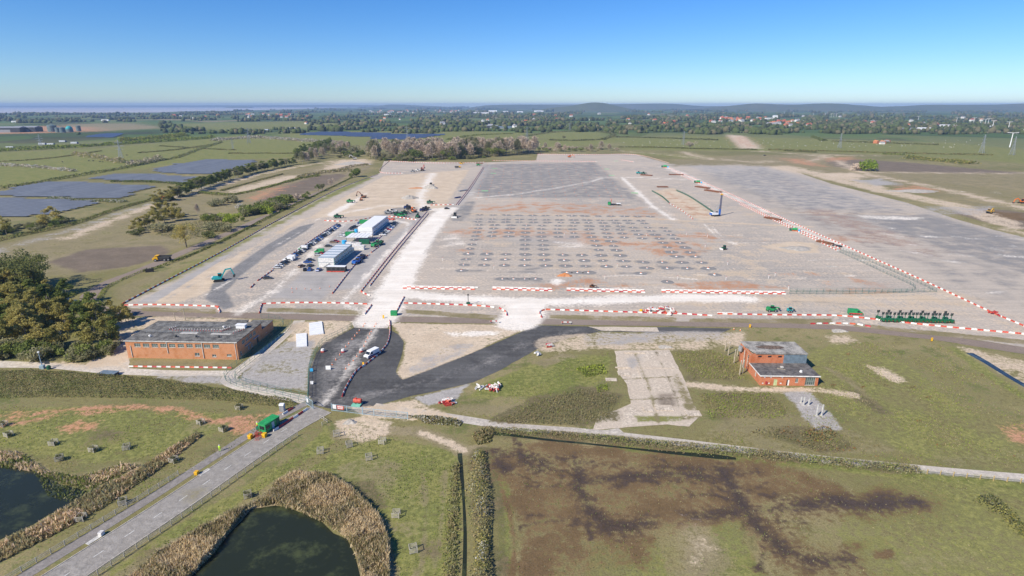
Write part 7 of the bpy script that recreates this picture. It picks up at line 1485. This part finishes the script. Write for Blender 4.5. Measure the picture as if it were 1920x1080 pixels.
# ---- houses and sheds on the plain
def house(nm, wall, roof, L, W_, H_):
    o = thing(nm, 'house', 'house'); MB().box(-L / 2, L / 2, -W_ / 2, W_ / 2, 0, H_).build('wall', wall, o); h = W_ * .42
    MB().prism([(-W_ / 2 - .4, H_), (W_ / 2 + .4, H_), (0, H_ + h)], 'x', -L / 2 - .3, L / 2 + .3).build('roof', roof, o)
    b = MB()
    for x in np.arange(-L / 2 + 1.5, L / 2 - 1, 3): b.box(x, x + 1.2, -W_ / 2 - .04, -W_ / 2, 1.2, 2.4)
    b.build('windows', M['glass'], o); MB().cbox((L * .3, 0, H_ + h * .5), (.9, .9, h * .9)).build('chimney', M['roofred'], o); return o
HS = [house('red_roof_house', M['render'], M['roofred'], 11, 8, 5), house('grey_roof_house', M['render'], M['roofgrey'], 14, 8, 5), house('brick_house', M['brick2'], M['roofred'], 12, 8, 5)]
def village(n, x0, x1, y0, y1, where, pick=(0, 0, 1, 2), sc=(1.0, 1.7)):
    for i in range(n):
        k = pick[i % len(pick)]; y = rng.uniform(y0, y1); s = rng.uniform(*sc) * (1 + max(0, 225 - y) * .03)
        nm = ('white house with a red roof', 'white house with a grey roof', 'brick house with a red roof')[k]; dup(HS[k], P(rng.uniform(x0, x1), y), rng.choice([.2, .3, 1.8]) + rng.normal(0, .15), f'{nm} {where}', f'houses {where}', s)
village(36, 1350, 1440, 222, 229, 'in the village beyond the ploughed strip', (0, 0, 2, 1)); village(26, 1440, 1500, 228, 237, 'at the right end of the village', (0, 1, 2)); village(40, 680, 900, 207.5, 212, 'in the long town near the coast', (0, 1, 0)); village(16, 460, 545, 214, 222, 'among the trees behind the estuary shore'); village(12, 320, 420, 218, 224, 'left of the estuary trees', (1, 0))
village(26, 1000, 1340, 214, 235, 'scattered in the middle of the plain'); village(22, 1500, 1900, 216, 240, 'scattered on the plain under the hills', (1, 0)); village(14, 560, 760, 220, 236, 'scattered behind the far solar fields'); village(5, 1640, 1670, 268, 271, 'of the farm on the right sheep field', (2, 1), (.7, 1.0)); village(10, 1440, 1500, 205.5, 208, 'at the foot of the hills', (1,)); village(8, 770, 1000, 225, 240, 'left of the middle plain', (0, 1))
for h_ in HS: drop(h_)
def shed(lb, x, y, L, W_, H_, m='white', roof='white', a=0, name='warehouse_shed'):
    o = thing(name, lb, 'shed', P(x, y), R(a)); MB().box(-L / 2, L / 2, -W_ / 2, W_ / 2, 0, H_).build('walls', M[m], o); MB().prism([(-W_ / 2 - .5, H_), (W_ / 2 + .5, H_), (0, H_ + W_ * .1)], 'x', -L / 2, L / 2).build('roof', M[roof], o); MB().box(-L / 4, L / 4, -W_ / 2 - .2, -W_ / 2, 0, H_ * .6).build('doors', M['grey'], o)
for a_ in (('large white distribution shed on the coast plain', 924, 212, 90, 60, 22), ('long low pale shed before the white distribution shed', 902, 213.5, 150, 50, 9, 'offwhite'), ('white shed right of the distribution shed', 948, 211, 60, 40, 11), ('pale shed row under the round hill', 1010, 209.5, 120, 50, 10), ('white shed in the far plain left of the round hill', 975, 211, 70, 40, 10), ('white silo block in the village', 1453, 223, 26, 18, 20), ('cream shed beside the silo block', 1441, 224.5, 40, 20, 9, 'offwhite'), ('white shed on the right of the village', 1514, 230, 40, 20, 8), ('long white shed on the far right plain', 1895, 240, 170, 20, 6), ('grey farm shed on the right plain', 1700, 245, 60, 24, 7, 'grey', 'grey'), ('white shed on the right plain', 1732, 243.5, 40, 16, 7), ('pale sheds beyond the T pylons', 1780, 237.5, 90, 24, 6), ('dark grey farm shed beyond the bright field', 925, 240, 50, 25, 8, 'dark', 'grey'), ('blue grey farm shed before the bright field', 945, 241, 60, 25, 6, 'purple', 'purple'), ('red roofed shed on the coast plain', 750, 211, 60, 30, 8, 'offwhite', 'roofred'), ('white shed among the left trees', 727, 216, 60, 30, 6), ('white caravan shed on the far left shore', 28, 229.5, 26, 12, 6), ('white cottage row on the far left shore', 198, 226.5, 40, 12, 6)):
    shed(*a_)
# works on the far left
for i, (x, y, L) in enumerate(((10, 248, 110), (52, 247, 70))): shed(['long dark works shed on the far left', 'grey works shed right of the long one'][i], x, y, L, 40, 14, 'dark', 'grey', 8, 'works_shed')
for i, (x, y, r, h_, dome) in enumerate(((99, 247, 13, 20, 0), (109, 248, 7, 14, 0), (118, 248.5, 8, 15, 0), (131, 247.5, 10, 9, 1), (148, 246, 7, 17, 0))):
    o = thing('digester_tank', ['largest grey green tank of the works', 'narrow tank beside the largest one', 'second narrow tank of the works', 'teal domed tank of the works', 'last tank at the right of the works'][i], 'tank', P(x, y)); MB().cyl((0, 0, 0), (0, 0, h_), r, r, 18).build('shell', M['dkt'] if 'dkt' in M else M.setdefault('dkt', mat('tank_grey_green', (.14, .19, .19), .6, .12, .1)), o)
    b = MB()
    for k in range(4 if dome else 1):
        a0, a1 = k / 4 * pi / 2, (k + 1) / 4 * pi / 2
        if dome: b.cyl((0, 0, h_ + r * sin(a0)), (0, 0, h_ + r * sin(a1)), r * cos(a0), max(.05, r * cos(a1)), 18, False)
        else: b.cyl((0, 0, h_), (0, 0, h_ + r * .2), r, r * .2, 18)
    b.build('dome' if dome else 'lid', M['teal'] if dome else M['dkt'], o)
# road traffic beyond the fields
lor = thing('lorry', 'white lorry', 'lorry'); MB().box(-6, 4, -1.25, 1.25, 1, 4).build('trailer', M['white'], lor); MB().box(4.3, 6.5, -1.2, 1.2, .6, 3.4).build('cab', M['navy'], lor); wheel(lor, -4, -1.1, .5); wheel(lor, 5, -1.1, .5)
for x, y in ((470, 246.5), (486, 246), (500, 244.5), (541, 241.5), (455, 248.5), (553, 241), (80, 272), (96, 272.5), (118, 267), (140, 270), (20, 279)): dup(lor, P(x, y), .35, 'white lorry on the far main road beyond the green fields', 'lorries on the far main road', 1.15)
drop(lor)
# animals
sh = thing('sheep', 'white sheep grazing on the far field', 'sheep', group='sheep on the far field')
MB().prism([(-.55, .45), (-.3, .38), (.35, .4), (.55, .55), (.5, .85), (.1, .98), (-.4, .95), (-.6, .75)], 'y', -.26, .26).build('fleece', M['offwhite'], sh); MB().prism([(.5, .7), (.85, .62), (.9, .75), (.7, .95), (.5, .95)], 'y', -.1, .1).build('head', M['offwhite'], sh); b = MB()
for x in (-.4, .35):
    for y in (-.15, .15): b.beam((x, y, 0), (x, y, .45), .09)
b.build('legs', M['dark'], sh)
for i in range(110):
    q = P(rng.uniform(1160, 1860), rng.uniform(263, 277)); dup(sh, q, rng.uniform(0, 6.28), sc=1.25)
drop(sh)
cw = thing('cow', 'black cow', 'cow'); MB().prism([(-1.1, .8), (.9, .75), (1.05, 1.1), (.95, 1.45), (-.9, 1.5), (-1.2, 1.3)], 'y', -.36, .36).build('trunk', M['dark'], cw); MB().prism([(.9, 1.2), (1.5, 1.05), (1.7, 1.2), (1.5, 1.5), (1.0, 1.5)], 'y', -.14, .14).build('head', M['dark'], cw); b = MB()
for x in (-.85, .75):
    for y in (-.24, .24): b.cyl((x, y, .45), (x, y, .9), .09, .14, 6).cyl((x + .03, y, 0), (x, y, .46), .07, .08, 6)
b.build('legs', M['dark'], cw)
for x, y in ((117, 304.5), (167, 302.5), (175, 302.5), (188, 304), (193, 304.5), (238, 292)): dup(cw, P(x, y), rng.uniform(0, 6), 'black cow grazing in the cattle field', 'cows in the cattle field', 1.2)
drop(cw)
# ---- hills beyond the plain
M['hill'] = soil('hill_cover', (.10, .115, .05), (.14, .14, .07), (.085, .10, .045), s=.04)
def hill(name, d, pts, depth=1500, base=0):
    """a ridge at distance d whose crest follows the photo's skyline"""
    xs = np.array([p[0] for p in pts], float); ys = np.array([p[1] for p in pts], float); px = np.arange(xs[0], xs[-1] + 1, 6); cy = np.interp(px, xs, ys)
    cy = np.convolve(np.pad(cy, 3, 'edge'), np.ones(7) / 7, 'valid'); n = len(px); V = []
    prof = [(-1, 0), (-.8, .12), (-.6, .33), (-.4, .58), (-.2, .84), (0, 1), (.4, .8), (1, 0)]
    for u, k in prof:
        for i in range(n):
            y = 540 - cy[i]; x = px[i] - 960; dr = np.array([x, F * CP + y * SP, -F * SP + y * CP]); t = d / dr[1]
            z = max(0, CH + dr[2] * t); yy = d + u * depth + 60 * sin(i * .4 + u * 3); f_ = yy / d
            V.append((dr[0] * t * (1 + .2 * (f_ - 1)), yy, z * k * (1 + (.09 * sin(i * .55 + u * 9) + .05 * sin(i * 1.3)) * (0 < k < 1)) - .2))
    me = npmesh(name, np.array(V), grid_faces(len(prof), n), M['hill'], True); put_masks(me, np.array(V)); tag(link(name, me), kind='structure')
hill('round_hill', 8600, [(1000, 208), (1030, 202), (1060, 200), (1085, 196), (1100, 192.5), (1118, 191), (1132, 192), (1150, 197), (1170, 202), (1200, 208)], 600)
hill('far_ridge', 13500, [(880, 203), (900, 197.5), (960, 196), (1060, 196), (1140, 195.5), (1230, 194), (1270, 194.5), (1310, 199), (1350, 199), (1420, 199), (1500, 203)], 1400)
hill('right_ridge', 9500, [(1310, 206), (1370, 198), (1420, 193), (1450, 195.5), (1500, 196.5), (1530, 193.8), (1570, 194), (1610, 197), (1660, 201), (1700, 199), (1740, 196), (1790, 196.5), (1880, 196), (1930, 193.5), (2060, 192)], 1300)
hill('coast_hill', 17000, [(690, 203), (715, 196.5), (740, 195.5), (790, 198), (850, 200.5), (900, 203)], 1500)
hill('island', 18500, [(428, 201), (435, 198.2), (455, 197.6), (465, 200), (472, 201)], 300); hill('far_shore', 23500, [(-400, 200), (100, 197.8), (300, 197.6), (500, 197.2), (640, 196.5), (700, 197), (760, 200)], 900)
# haze
HZ = MB().box(-24000, 24000, -3000, 25500, -1.5, 136)
hm = bpy.data.materials.new('haze_air'); hm.use_nodes = True; t = hm.node_tree
t.nodes.remove(t.nodes['Principled BSDF'])
pv = t.nodes.new('ShaderNodeVolumePrincipled'); pv.inputs['Color'].default_value = (.46, .66, 1.0, 1); pv.inputs['Density'].default_value = 6.5e-5; pv.inputs['Anisotropy'].default_value = 0.0
t.links.new(pv.outputs[0], t.nodes['Material Output'].inputs['Volume'])
tag(HZ.build('haze', hm), kind='stuff')
